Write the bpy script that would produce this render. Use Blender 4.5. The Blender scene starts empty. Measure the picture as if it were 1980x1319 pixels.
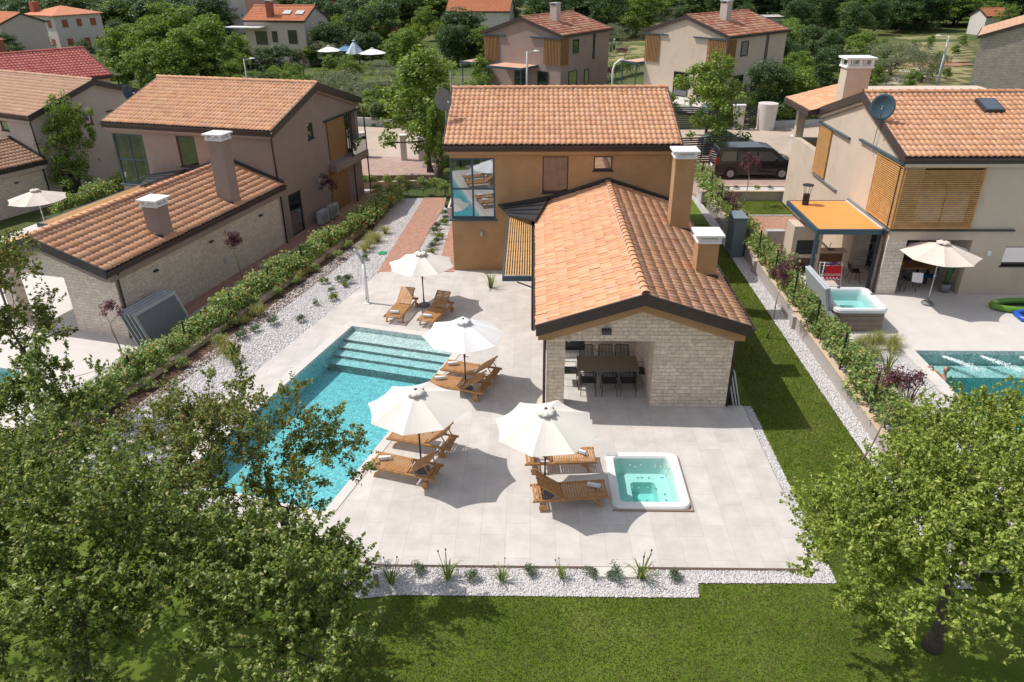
import bpy, math, random
import numpy as np
from mathutils import Matrix, Vector
from mathutils.geometry import tessellate_polygon
S = bpy.context.scene
COL = S.collection
R = math.radians
# ------------------------------------------------------------------ camera
CAMZ, FPX, PITCH, ROLL, YAW = 12.5, 1443.6, .475, -.0087, -.0289
_f = Vector((math.sin(YAW)*math.cos(PITCH), math.cos(YAW)*math.cos(PITCH), -math.sin(PITCH)))
_r = Vector((math.cos(YAW), -math.sin(YAW), 0)); _u = _r.cross(_f)
CR = _r*math.cos(ROLL) + _u*math.sin(ROLL); CU = _u*math.cos(ROLL) - _r*math.sin(ROLL); CF = _f
cam = bpy.data.cameras.new('camera'); camo = bpy.data.objects.new('camera', cam); COL.objects.link(camo)
cam.sensor_width = 36; cam.lens = 36*FPX/1980; cam.clip_start = .1; cam.clip_end = 3000
M3 = Matrix((CR, CU, -CF)).transposed()
camo.matrix_world = Matrix.Translation((0, 0, CAMZ)) @ M3.to_4x4()
S.camera = camo
# ------------------------------------------------------------------ light
SUN = Vector((-.63, .15, 1)).normalized()           # towards the sun
SEL, SAZ = math.asin(SUN.z), math.atan2(SUN.x, SUN.y)
W = bpy.data.worlds.new('World'); S.world = W; W.use_nodes = True
nt = W.node_tree; bg = nt.nodes['Background']; sk = nt.nodes.new('ShaderNodeTexSky')
sk.sky_type = 'NISHITA'; sk.sun_disc = False; sk.sun_elevation = SEL; sk.sun_rotation = SAZ
sk.dust_density = 1.6; sk.altitude = 100
hs_ = nt.nodes.new('ShaderNodeHueSaturation'); hs_.inputs['Saturation'].default_value = .5
nt.links.new(sk.outputs[0], hs_.inputs['Color']); nt.links.new(hs_.outputs[0], bg.inputs[0]); bg.inputs[1].default_value = .15
sl = bpy.data.lights.new('sun', 'SUN'); sl.energy = 3.75; sl.angle = R(.5); sl.color = (1, .955, .89)
so = bpy.data.objects.new('sun', sl); COL.objects.link(so); so.rotation_euler = SUN.to_track_quat('Z', 'Y').to_euler()
so.location = (-30, 10, 40)
S.view_settings.view_transform = 'Standard'; S.view_settings.look = 'None'; S.view_settings.exposure = .12; S.view_settings.gamma = 1
S.render.resolution_x = 1024; S.render.resolution_y = 682
S.cycles.max_bounces = 8; S.cycles.transparent_max_bounces = 24

def G(px, py, z=0.0):
    d = CF + CR*((px-990)/FPX) - CU*((py-659.5)/FPX); t = (z-CAMZ)/d.z
    return Vector((d.x*t, d.y*t, z))
# 16 degree frame of the pool side
A16 = R(16); UL = Vector((math.cos(A16), -math.sin(A16), 0)); VL = Vector((math.sin(A16), math.cos(A16), 0))
def L(u, v, z=0.0): return UL*u + VL*v + Vector((0, 0, z))

# ------------------------------------------------------------------ tags
def tag(o, label=None, cat=None, group=None, kind=None):
    if label: o['label'] = label
    if cat: o['category'] = cat
    if group: o['group'] = group
    if kind: o['kind'] = kind
    return o
def thing(name, label, cat, loc=(0, 0, 0), rz=0, group=None):
    o = bpy.data.objects.new(name, None); COL.objects.link(o); o.location = loc; o.rotation_euler = (0, 0, rz)
    o.empty_display_size = .3
    return tag(o, label, cat, group)
def dup(root, loc=None, rz=None, label=None, group=None, scale=None):
    def rec(o, p):
        c = o.copy(); COL.objects.link(c)
        if p is not None: c.parent = p
        for ch in KIDS.get(o.name, []): KIDS.setdefault(c.name, []).append(rec(ch, c))
        return c
    c = rec(root, None)
    if loc is not None: c.location = loc
    if rz is not None: c.rotation_euler = (0, 0, rz)
    if scale is not None: c.scale = (scale,)*3 if not hasattr(scale, '__len__') else scale
    if label: c['label'] = label
    if group: c['group'] = group
    return c
KIDS = {}
def link(name, me, mats, parent=None):
    o = bpy.data.objects.new(name, me)
    for m in (mats if isinstance(mats, (list, tuple)) else [mats]): me.materials.append(m)
    COL.objects.link(o)
    if parent is not None: o.parent = parent; KIDS.setdefault(parent.name, []).append(o)
    return o
class Fr:
    """local frame: origin + three axes"""
    def __init__(s, o, ex=(1, 0, 0), ey=(0, 1, 0), ez=(0, 0, 1)):
        s.o, s.x, s.y, s.z = Vector(o), Vector(ex), Vector(ey), Vector(ez)
    def p(s, a, b, c): return s.o + s.x*a + s.y*b + s.z*c
ID = Fr((0, 0, 0))
def rotfr(o, deg):
    a = R(deg); return Fr(o, (math.cos(a), math.sin(a), 0), (-math.sin(a), math.cos(a), 0))
class MB:
    def __init__(s): s.v = []; s.f = []; s.m = []
    def add(s, vs, fs, mi=0):
        n = len(s.v); s.v += [tuple(v) for v in vs]; s.f += [tuple(i+n for i in f) for f in fs]; s.m += [mi]*len(fs); return s
    def box(s, x0, x1, y0, y1, z0, z1, mi=0, fr=ID):
        vs = [fr.p(x, y, z) for z in (z0, z1) for x, y in ((x0, y0), (x1, y0), (x1, y1), (x0, y1))]
        return s.add(vs, [(0, 3, 2, 1), (4, 5, 6, 7), (0, 1, 5, 4), (1, 2, 6, 5), (2, 3, 7, 6), (3, 0, 4, 7)], mi)
    def bar(s, p, q, w, h, up=(0, 0, 1), mi=0):
        p, q, up = Vector(p), Vector(q), Vector(up); d = (q-p).normalized(); a = d.cross(up)
        if a.length < 1e-4: a = d.cross(Vector((1, 0, 0)))
        a.normalize(); b = a.cross(d).normalized(); a = a*w/2; b = b*h/2
        vs = [p-a-b, p+a-b, p+a+b, p-a+b, q-a-b, q+a-b, q+a+b, q-a+b]
        return s.add(vs, [(0, 3, 2, 1), (4, 5, 6, 7), (0, 1, 5, 4), (1, 2, 6, 5), (2, 3, 7, 6), (3, 0, 4, 7)], mi)
    def tube(s, pts, rs, n=8, mi=0, cap=True):
        pts = [Vector(p) for p in pts]
        if not hasattr(rs, '__len__'): rs = [rs]*len(pts)
        vs = []; prev = None
        for i, p in enumerate(pts):
            d = (pts[min(i+1, len(pts)-1)]-pts[max(i-1, 0)]).normalized()
            a = prev - d*prev.dot(d) if prev is not None else d.cross(Vector((0, 0, 1)) if abs(d.z) < .9 else Vector((1, 0, 0)))
            if a.length < 1e-5: a = d.orthogonal()
            a.normalize(); prev = a; b = d.cross(a)
            for k in range(n):
                t = 2*math.pi*k/n; vs.append(p + (a*math.cos(t)+b*math.sin(t))*rs[i])
        fs = [(i*n+k, i*n+(k+1) % n, (i+1)*n+(k+1) % n, (i+1)*n+k) for i in range(len(pts)-1) for k in range(n)]
        if cap: fs += [tuple(reversed(range(n))), tuple(range((len(pts)-1)*n, len(pts)*n))]
        return s.add(vs, fs, mi)
    def poly(s, pts, mi=0): return s.add(pts, [tuple(range(len(pts)))], mi)
    def prism(s, pts, off, mi=0):
        off = Vector(off); n = len(pts); vs = [Vector(p) for p in pts]
        nr = sum(((vs[i]-vs[0]).cross(vs[(i+1) % n]-vs[0]) for i in range(1, n-1)), Vector())
        if nr.dot(off) < 0: vs = vs[::-1]
        vs += [v+off for v in vs]
        return s.add(vs, [tuple(reversed(range(n))), tuple(range(n, 2*n))] + [(i, (i+1) % n, n+(i+1) % n, n+i) for i in range(n)], mi)
    def area(s, outer, holes=(), z=0, mi=0):
        loops = [[Vector((p[0], p[1], 0)) for p in lp] for lp in [outer]+list(holes)]
        flat = [Vector((p.x, p.y, z)) for lp in loops for p in lp]
        tris = []
        for t in tessellate_polygon(loops):
            a, b, c = (flat[i] for i in t)
            tris.append(t if (b-a).cross(c-a).z > 0 else (t[0], t[2], t[1]))
        return s.add(flat, tris, mi)
    def slab(s, outer, z0, z1, holes=(), mi=0, ms=None):
        s.area(outer, holes, z1, mi)
        for lp in [outer]+list(holes):
            for i in range(len(lp)):
                a, b = lp[i], lp[(i+1) % len(lp)]
                s.add([(a[0], a[1], z0), (b[0], b[1], z0), (b[0], b[1], z1), (a[0], a[1], z1)], [(0, 1, 2, 3)], mi if ms is None else ms)
        return s
    def cyl(s, c, r, h, n=24, mi=0, r1=None, fr=ID):
        c = Vector(c); r1 = r if r1 is None else r1
        vs = [fr.p(c.x+rr*math.cos(2*math.pi*k/n), c.y+rr*math.sin(2*math.pi*k/n), c.z+z) for rr, z in ((r, 0), (r1, h)) for k in range(n)]
        return s.add(vs, [(k, (k+1) % n, n+(k+1) % n, n+k) for k in range(n)] + [tuple(reversed(range(n))), tuple(range(n, 2*n))], mi)
    def lathe(s, c, prof, n=24, mi=0):
        c = Vector(c); vs = [c+Vector((r*math.cos(2*math.pi*k/n), r*math.sin(2*math.pi*k/n), z)) for r, z in prof for k in range(n)]
        return s.add(vs, [(i*n+k, i*n+(k+1) % n, (i+1)*n+(k+1) % n, (i+1)*n+k) for i in range(len(prof)-1) for k in range(n)], mi)
    def build(s, name, mats, parent=None, smooth=False, bevel=0, org=None):
        me = bpy.data.meshes.new(name)
        vs = s.v if org is None else [(x-org[0], y-org[1], z-org[2]) for x, y, z in s.v]
        me.from_pydata(vs, [], s.f); me.polygons.foreach_set('material_index', s.m)
        if smooth: me.polygons.foreach_set('use_smooth', [True]*len(s.f))
        me.update(); o = link(name, me, mats, parent)
        if org is not None: o.location = org
        if bevel:
            b = o.modifiers.new('bevel', 'BEVEL'); b.width = bevel; b.segments = 2; b.limit_method = 'ANGLE'
        return o
def npmesh(name, V, F, mats, parent=None, smooth=False):
    """V (n,3), F (m,k) arrays"""
    me = bpy.data.meshes.new(name); k = F.shape[1]
    me.vertices.add(len(V)); me.vertices.foreach_set('co', V.astype(np.float32).ravel())
    me.loops.add(F.size); me.loops.foreach_set('vertex_index', F.astype(np.int32).ravel())
    me.polygons.add(len(F)); me.polygons.foreach_set('loop_start', np.arange(0, F.size, k, dtype=np.int32))
    me.polygons.foreach_set('loop_total', np.full(len(F), k, dtype=np.int32))
    if smooth: me.polygons.foreach_set('use_smooth', np.ones(len(F), dtype=bool))
    me.update(calc_edges=True); me.validate()
    return link(name, me, mats, parent)

# ------------------------------------------------------------------ materials
def newmat(name):
    m = bpy.data.materials.new(name); m.use_nodes = True; t = m.node_tree
    return m, t, t.nodes['Principled BSDF']
class N:
    def __init__(s, t): s.t = t
    def n(s, ty, **kw):
        x = s.t.nodes.new('ShaderNode'+ty)
        for k, v in kw.items():
            if k.startswith('i_'):
                key = k[2:]; key = int(key) if key.isdigit() else key.replace('_', ' ')
                x.inputs[key].default_value = v
            else: setattr(x, k, v)
        return x
    def l(s, a, b): s.t.links.new(a, b)
def ramp(nd, stops, src):
    r = nd.n('ValToRGB'); e = r.color_ramp.elements
    while len(e) > 1: e.remove(e[-1])
    for i, (p, c) in enumerate(stops):
        x = e[0] if i == 0 else e.new(p)
        x.position = p; x.color = (*c, 1)
    nd.l(src, r.inputs[0]); return r.outputs[0]
def hsl(c, f): return tuple(max(0, min(1, x*f)) for x in c)
def pm(name, col, rough=.6, var=.12, scale=3., bump=0., bscale=40., metal=0., spec=.5, det=4, big=0., dirt=None):
    """base colour with two scales of variation and a fine bump"""
    m, t, p = newmat(name); nd = N(t); tc = nd.n('TexCoord')
    no = nd.n('TexNoise', i_Scale=scale, i_Detail=det, i_Roughness=.6); nd.l(tc.outputs['Object'], no.inputs[0])
    c = ramp(nd, [(.3, hsl(col, 1-var)), (.55, col), (.75, hsl(col, 1+var))], no.outputs[0])
    if dirt:
        n2 = nd.n('TexNoise', i_Scale=dirt[1], i_Detail=6, i_Roughness=.7); nd.l(tc.outputs['Object'], n2.inputs[0])
        f = nd.n('MapRange', i_1=dirt[2], i_2=dirt[2]+.18); nd.l(n2.outputs[0], f.inputs[0])
        mx = nd.n('MixRGB'); mx.inputs[2].default_value = (*dirt[0], 1); nd.l(f.outputs[0], mx.inputs[0]); nd.l(c, mx.inputs[1]); c = mx.outputs[0]
    nd.l(c, p.inputs['Base Color']); p.inputs['Roughness'].default_value = rough; p.inputs['Metallic'].default_value = metal
    p.inputs['Specular IOR Level'].default_value = spec
    if bump:
        nb = nd.n('TexNoise', i_Scale=bscale, i_Detail=3); nd.l(tc.outputs['Object'], nb.inputs[0])
        b = nd.n('Bump', i_Strength=bump, i_Distance=.02); nd.l(nb.outputs[0], b.inputs['Height']); nd.l(b.outputs[0], p.inputs['Normal'])
    return m
def islandmat(name, stops, rough=.6, trans=0., bump=0., bscale=60, spec=.4, patch=None, grime=None):
    """colour picked per mesh island (tile, leaf, pebble)"""
    m, t, p = newmat(name); nd = N(t); g = nd.n('NewGeometry')
    c = ramp(nd, stops, g.outputs['Random Per Island'])
    tc = nd.n('TexCoord')
    if grime:
        n2 = nd.n('TexNoise', i_Scale=grime[1], i_Detail=5, i_Roughness=.65); nd.l(tc.outputs['Object'], n2.inputs[0])
        f = nd.n('MapRange', i_1=.42, i_2=.72); f.inputs[4].default_value = grime[2]; nd.l(n2.outputs[0], f.inputs[0])
        mx = nd.n('MixRGB'); mx.inputs[2].default_value = (*grime[0], 1); nd.l(f.outputs[0], mx.inputs[0]); nd.l(c, mx.inputs[1]); c = mx.outputs[0]
    if patch:
        n2 = nd.n('TexNoise', i_Scale=patch[1], i_Detail=3); nd.l(tc.outputs['Object'], n2.inputs[0])
        f = nd.n('MapRange', i_1=.4, i_2=.62); f.inputs[4].default_value = patch[2]; nd.l(n2.outputs[0], f.inputs[0])
        mx = nd.n('MixRGB', blend_type='MIX'); mx.inputs[2].default_value = (*patch[0], 1); nd.l(f.outputs[0], mx.inputs[0]); nd.l(c, mx.inputs[1]); c = mx.outputs[0]
    nd.l(c, p.inputs['Base Color']); p.inputs['Roughness'].default_value = rough; p.inputs['Specular IOR Level'].default_value = spec
    if bump:
        nb = nd.n('TexNoise', i_Scale=bscale); nd.l(tc.outputs['Object'], nb.inputs[0])
        b = nd.n('Bump', i_Strength=bump, i_Distance=.01); nd.l(nb.outputs[0], b.inputs['Height']); nd.l(b.outputs[0], p.inputs['Normal'])
    if trans:
        tr = nd.n('BsdfTranslucent'); hs = nd.n('HueSaturation', i_Saturation=1.15, i_Value=1.25, i_Hue=.49)
        nd.l(c, hs.inputs['Color']); nd.l(hs.outputs[0], tr.inputs[0])
        mx = nd.n('MixShader', i_0=trans); o = t.nodes['Material Output']
        nd.l(p.outputs[0], mx.inputs[1]); nd.l(tr.outputs[0], mx.inputs[2]); nd.l(mx.outputs[0], o.inputs[0])
    return m
def brickmat(name, c1, c2, mortar, bw, rh, ms=.006, vert=False, swap=False, rough=.7, bump=.4, off=.5, noise=.25, nsc=6, ang=0, sq=1, bias=0.):
    m, t, p = newmat(name); nd = N(t); tc = nd.n('TexCoord'); sx = nd.n('SeparateXYZ'); nd.l(tc.outputs['Object'], sx.inputs[0]); cb = nd.n('CombineXYZ')
    if ang:
        mp = nd.n('Mapping'); mp.inputs['Rotation'].default_value = (0, 0, ang); nd.l(tc.outputs['Object'], mp.inputs[0]); nd.l(mp.outputs[0], sx.inputs[0])
    if vert:
        ad = nd.n('Math', operation='ADD'); nd.l(sx.outputs[0], ad.inputs[0]); nd.l(sx.outputs[1], ad.inputs[1])
        nd.l(ad.outputs[0], cb.inputs[0]); nd.l(sx.outputs[2], cb.inputs[1])
    elif swap: nd.l(sx.outputs[1], cb.inputs[0]); nd.l(sx.outputs[0], cb.inputs[1])
    else: nd.l(sx.outputs[0], cb.inputs[0]); nd.l(sx.outputs[1], cb.inputs[1])
    b = nd.n('TexBrick', offset=off, squash=sq); nd.l(cb.outputs[0], b.inputs[0])
    for k, v in (('Color1', (*c1, 1)), ('Color2', (*c2, 1)), ('Mortar', (*mortar, 1)), ('Scale', 1), ('Mortar Size', ms), ('Mortar Smooth', .2), ('Bias', bias), ('Brick Width', bw), ('Row Height', rh)): b.inputs[k].default_value = v
    no = nd.n('TexNoise', i_Scale=nsc, i_Detail=5, i_Roughness=.65); nd.l(tc.outputs['Object'], no.inputs[0])
    mr = nd.n('MapRange', i_1=.3, i_2=.7, i_3=1-noise, i_4=1+noise*.6); nd.l(no.outputs[0], mr.inputs[0])
    mx = nd.n('MixRGB', blend_type='MULTIPLY', i_0=1.); nd.l(b.outputs[0], mx.inputs[1]); nd.l(mr.outputs[0], mx.inputs[2])
    nd.l(mx.outputs[0], p.inputs['Base Color']); p.inputs['Roughness'].default_value = rough
    bp = nd.n('Bump', i_Strength=bump, i_Distance=.015); ad2 = nd.n('Math', operation='SUBTRACT'); sc = nd.n('Math', operation='MULTIPLY', i_1=.6)
    nd.l(no.outputs[0], sc.inputs[0]); nd.l(sc.outputs[0], ad2.inputs[0]); nd.l(b.outputs['Fac'], ad2.inputs[1]); nd.l(ad2.outputs[0], bp.inputs['Height']); nd.l(bp.outputs[0], p.inputs['Normal'])
    return m
def pane(name, tint, gl=.45, rough=.02, body=None):
    """glazing: mirror-like coating over what lies behind (or over a closed dark body)"""
    m, t, p = newmat(name); nd = N(t); o = t.nodes['Material Output']
    gs = nd.n('BsdfGlossy', i_Roughness=rough); gs.inputs[0].default_value = (.9, .95, 1, 1)
    if body is None: b = nd.n('BsdfTransparent'); b.inputs[0].default_value = (*tint, 1)
    else: b = nd.n('BsdfDiffuse'); b.inputs[0].default_value = (*body, 1)
    lw = nd.n('LayerWeight', i_Blend=.35); mr = nd.n('MapRange', i_1=0., i_2=1., i_3=gl, i_4=1.); nd.l(lw.outputs['Facing'], mr.inputs[0])
    mx = nd.n('MixShader'); nd.l(mr.outputs[0], mx.inputs[0]); nd.l(b.outputs[0], mx.inputs[1]); nd.l(gs.outputs[0], mx.inputs[2]); nd.l(mx.outputs[0], o.inputs[0])
    return m
M = {}
M['ochre'] = pm('ochre_render', (.44, .26, .125), .85, .12, 1.3, .5, 90, dirt=((.37, .21, .095), .5, .5))
M['taupe'] = pm('taupe_render', (.325, .245, .21), .85, .10, 1.2, .5, 90, dirt=((.28, .19, .165), .6, .48))
M['cream'] = pm('cream_render', (.58, .475, .375), .85, .06, 1.0, .4, 90, dirt=((.50, .40, .30), .6, .52))
M['pinkish'] = pm('pale_render', (.52, .44, .39), .85, .06, 1.0, .4, 90)
M['grey_render'] = pm('grey_render', (.235, .215, .195), .85, .08, 1.0, .4, 90)
M['stone'] = brickmat('stone_cladding', (.84, .69, .56), (.66, .54, .435), (.52, .43, .35), .34, .125, .006, vert=True, bump=.9, noise=.28, nsc=9, off=.37)
M['stone_d'] = brickmat('stone_cladding_taupe', (.80, .67, .575), (.69, .575, .49), (.60, .50, .43), .34, .125, .006, vert=True, bump=.9, noise=.25, nsc=9, off=.37)
M['stone_w'] = brickmat('stone_cladding_white', (.74, .66, .57), (.62, .55, .475), (.50, .45, .39), .42, .14, .006, vert=True, bump=.8, noise=.22, nsc=8, off=.4)
M['anth'] = pm('anthracite_metal', (.035, .036, .042), .45, .15, 8, spec=.5)
M['brown'] = pm('dark_brown_metal', (.055, .038, .036), .4, .15, 6)
M['bluegrey'] = pm('blue_grey_metal', (.045, .085, .115), .4, .1, 6)
M['white'] = pm('white_paint', (.78, .78, .77), .45, .05, 6)
M['offwhite'] = pm('off_white_concrete', (.62, .58, .53), .8, .08, 3, .2, 60)
M['whitewall'] = pm('whitewashed_wall', (.60, .555, .515), .85, .08, 1.5, .3, 60, dirt=((.47, .43, .40), .9, .6))
M['grey'] = pm('grey_plastic', (.18, .19, .20), .5, .1, 6)
M['lgrey'] = pm('light_grey_plastic', (.45, .46, .46), .5, .08, 6)
M['black'] = pm('black_plastic', (.018, .018, .02), .5, .2, 8)
M['dkgrey'] = pm('dark_grey_stone', (.07, .07, .075), .7, .15, 10, .3, 60)
M['wood'] = pm('teak', (.47, .235, .085), .55, .30, 9, .2, 60, det=6)
M['woodslat'] = pm('oiled_larch', (.60, .36, .145), .6, .22, 5, .15, 60, det=6)
M['orange_w'] = pm('golden_oak_slats', (.56, .30, .105), .6, .18, 4)
M['panel_w'] = pm('brown_wood_panel', (.30, .155, .055), .55, .15, 4)
M['canvas'] = pm('parasol_canvas', (.70, .655, .595), .9, .03, 2, .15, 120)
M['canvas_w'] = pm('white_parasol_canvas', (.78, .765, .75), .9, .02, 2, .15, 120)
M['canvas_t'] = pm('sand_parasol_canvas', (.66, .57, .50), .9, .04, 2, .15, 120)
M['towel'] = pm('white_towel', (.80, .80, .84), .95, .06, 20, .6, 80)
M['terr'] = brickmat('terrace_tiles', (.60, .555, .52), (.535, .495, .46), (.38, .345, .32), 1.2, .6, .004, swap=True, rough=.55, bump=.08, noise=.15, nsc=1.7, off=.33, bias=.1)
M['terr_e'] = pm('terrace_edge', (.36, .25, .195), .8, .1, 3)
M['cop'] = pm('pool_coping', (.60, .56, .52), .6, .06, 2)
M['path'] = brickmat('red_brick_paving', (.46, .235, .155), (.36, .19, .14), (.30, .22, .18), .2, .1, .006, swap=True, rough=.8, bump=.4, noise=.2, nsc=5)
M['drive'] = brickmat('pink_brick_paving', (.45, .30, .245), (.38, .255, .215), (.33, .25, .21), .2, .1, .006, rough=.8, bump=.3, noise=.2, nsc=2)
M['road'] = pm('worn_pale_road', (.46, .36, .285), .9, .10, .35, .3, 30, dirt=((.34, .275, .22), .25, .5))
M['cop_t'] = pm('tan_wall_coping', (.56, .43, .31), .8, .1, 3, .2, 40)
M['retain'] = pm('grey_retaining_wall', (.43, .39, .365), .85, .07, .8, .3, 50, dirt=((.36, .32, .29), .6, .55))
M['curb'] = pm('concrete_curb', (.42, .41, .41), .85, .1, 3, .2, 40)
M['mulch'] = pm('brown_mulch', (.085, .045, .028), .95, .5, 14, 1., 30, dirt=((.2, .12, .085), 5, .5))
M['bark'] = pm('bark', (.095, .075, .06), .9, .35, 8, 1., 25)
M['bark_l'] = pm('pale_bark', (.27, .21, .15), .9, .3, 8, .8, 25)
M['glass'] = pane('window_glass', (.22, .25, .26), .12)
M['glass_c'] = pane('coated_window_glass', (.5, .55, .57), .42)
M['glass_d'] = pane('dark_window_glass', (0, 0, 0), .04, body=(.012, .014, .017))
M['curtain'] = pm('curtain', (.62, .60, .55), .95, .2, 12)
M['blind'] = pm('wooden_blind', (.55, .36, .25), .7, .25, 3)
TILE = [(0, (.55, .26, .135)), (.2, (.64, .335, .185)), (.4, (.585, .29, .15)), (.6, (.65, .37, .205)), (.8, (.63, .34, .215)), (1, (.53, .26, .15))]
M['tile'] = islandmat('terracotta_tiles', TILE, .75, bump=.15, grime=((.44, .26, .16), .8, .22))
M['tile2'] = islandmat('terracotta_tiles_brown', [(p, hsl(c, 1.0)) for p, c in TILE], .75, bump=.15, grime=((.33, .19, .12), 1.2, .45))
M['tile_t'] = islandmat('faded_clay_tiles', [(0, (.44, .25, .155)), (.5, (.53, .325, .205)), (1, (.47, .27, .175))], .75, bump=.15, grime=((.30, .17, .11), 1, .4))
M['tile_r'] = islandmat('crimson_clay_tiles', [(0, (.42, .085, .07)), (.5, (.52, .15, .12)), (1, (.46, .11, .085))], .7, bump=.15)
M['tile_s'] = islandmat('speckled_clay_tiles', [(0, (.36, .10, .06)), (.3, (.50, .20, .11)), (.6, (.56, .33, .22)), (1, (.33, .12, .08))], .8, bump=.15)
M['tile_o'] = islandmat('orange_clay_tiles', [(0, (.50, .16, .075)), (.5, (.58, .215, .10)), (1, (.52, .18, .09))], .8, bump=.1)
# ------------------------------------------------------------------ house pieces
OFF = [Vector((0, 0, 0))]
_b0 = MB.build
def _build(s, name, mats, parent=None, smooth=False, bevel=0, org=None):
    o = OFF[0]
    if o.length and org is None: s.v = [(x-o.x, y-o.y, z-o.z) for x, y, z in s.v]
    return _b0(s, name, mats, parent, smooth, bevel, org)
MB.build = _build
def tiles(parent, name, p0, xd, sd, width, length, mat, cw=.222, rl=.38, seed=0):
    """one roof slope laid with separate curved clay tiles; p0 eave corner, xd along eave, sd up slope"""
    rng = np.random.RandomState(seed+7); p0 = np.array(p0) - np.array(OFF[0]); xd = np.array(Vector(xd).normalized()); sd = np.array(Vector(sd).normalized()); nd_ = np.cross(xd, sd)
    if nd_[2] < 0: nd_ = -nd_
    nc = max(1, round(width/cw)); nr = max(1, round(length/rl)); cw = width/nc; rl = length/nr
    t = np.array([0, .07, .2, .36, .52, .65, .74, .88, 1.0]); h = np.array([.006, .020, .034, .040, .034, .020, .004, 0, .004])*1.0
    k = len(t); c, r = np.meshgrid(np.arange(nc), np.arange(nr)); c = c.ravel(); r = r.ravel(); n = len(c)
    jx = rng.normal(0, .004, n); jy = rng.normal(0, .008, n); jz = rng.normal(0, .003, n)
    X = (c*cw+jx)[:, None] + t[None]*cw*1.04
    y0 = (r*rl+jy)[:, None] + 0*t[None]; y1 = y0+rl*1.06
    H = h[None] + jz[:, None]
    rows = [(X, y0, H-.008), (X, y0, H+.024), (X, y1, H+.003)]
    P = np.stack([p0[None, None]+a[..., None]*xd+b[..., None]*sd+z[..., None]*nd_ for a, b, z in rows], 1)  # n,3,k,3
    V = P.reshape(-1, 3); q = []
    for j in range(2):
        for i in range(k-1): q.append((j*k+i, j*k+i+1, (j+1)*k+i+1, (j+1)*k+i))
    F = (np.array(q)[None]+(np.arange(n)*3*k)[:, None, None]).reshape(-1, 4)
    if np.dot(np.cross(xd, sd), nd_) < 0: F = F[:, ::-1]
    return npmesh(name, V, F, mat, parent)
def ridge(parent, name, p, q, mat, r=.12, seed=0, mort=True):
    """row of half round caps"""
    p = np.array(p)-np.array(OFF[0]); q = np.array(q)-np.array(OFF[0]); d = q-p; Ln = np.linalg.norm(d); d /= Ln; s = np.cross(d, [0, 0, 1]); s /= np.linalg.norm(s); u = np.cross(s, d)
    if mort:
        for sg in (-1, 1):
            a0, b0 = Vector(p)+Vector(s)*sg*(r+.008)-Vector((0, 0, .035)), Vector(q)+Vector(s)*sg*(r+.008)-Vector((0, 0, .035)); mm = MB(); mm.bar(a0, b0, .03, .025); _b0(mm, 'ridge_mortar', M['retain'], parent)
    n = round(Ln/.36); st = Ln/n; a = np.linspace(-.15, math.pi+.15, 9); V = []; F = []
    for i in range(n):
        for e, (y, rr, zz) in enumerate(((i*st, r*1.08, .02), ((i+1.1)*st, r*.94, .0))):
            for t in a: V.append(p+d*y+s*math.cos(t)*rr+u*(math.sin(t)*rr*.8+zz))
        for k in range(8): F.append((i*18+k, i*18+k+1, i*18+9+k+1, i*18+9+k))
    return npmesh(name, np.array(V), np.array(F), mat, parent)
def wall(mb, p0, p1, z0, z1, th, ops=(), mi=0):
    """wall from p0 to p1 seen with its outer face on the right of the walk; openings (a0,a1,c0,c1) cut through"""
    p0, p1 = Vector((*p0, 0)), Vector((*p1, 0)); d = (p1-p0); Ln = d.length; d.normalize(); n = Vector((-d.y, d.x, 0))
    fr = Fr(p0, d, n)
    xs = sorted({0, Ln} | {max(0, min(Ln, v)) for o in ops for v in o[:2]}); zs = sorted({z0, z1} | {max(z0, min(z1, v)) for o in ops for v in o[2:4]})
    op = lambda x, z: any(o[0] <= x <= o[1] and o[2] <= z <= o[3] for o in ops)
    for i in range(len(xs)-1):
        for j in range(len(zs)-1):
            a, b, c, e = xs[i], xs[i+1], zs[j], zs[j+1]
            if op((a+b)/2, (c+e)/2): continue
            mb.poly([fr.p(a, 0, c), fr.p(b, 0, c), fr.p(b, 0, e), fr.p(a, 0, e)], mi)
            mb.poly([fr.p(b, th, c), fr.p(a, th, c), fr.p(a, th, e), fr.p(b, th, e)], mi)
            for (xx, zz, e0, e1) in ((a-.001, (c+e)/2, (a, c), (a, e)), (b+.001, (c+e)/2, (b, e), (b, c)), ((a+b)/2, c-.001, (b, c), (a, c)), ((a+b)/2, e+.001, (a, e), (b, e))):
                if xx < 0 or xx > Ln or zz < z0 or zz > z1 or op(xx, zz):
                    mb.poly([fr.p(e0[0], 0, e0[1]), fr.p(e1[0], 0, e1[1]), fr.p(e1[0], th, e1[1]), fr.p(e0[0], th, e0[1])], mi)
    return mb
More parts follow.
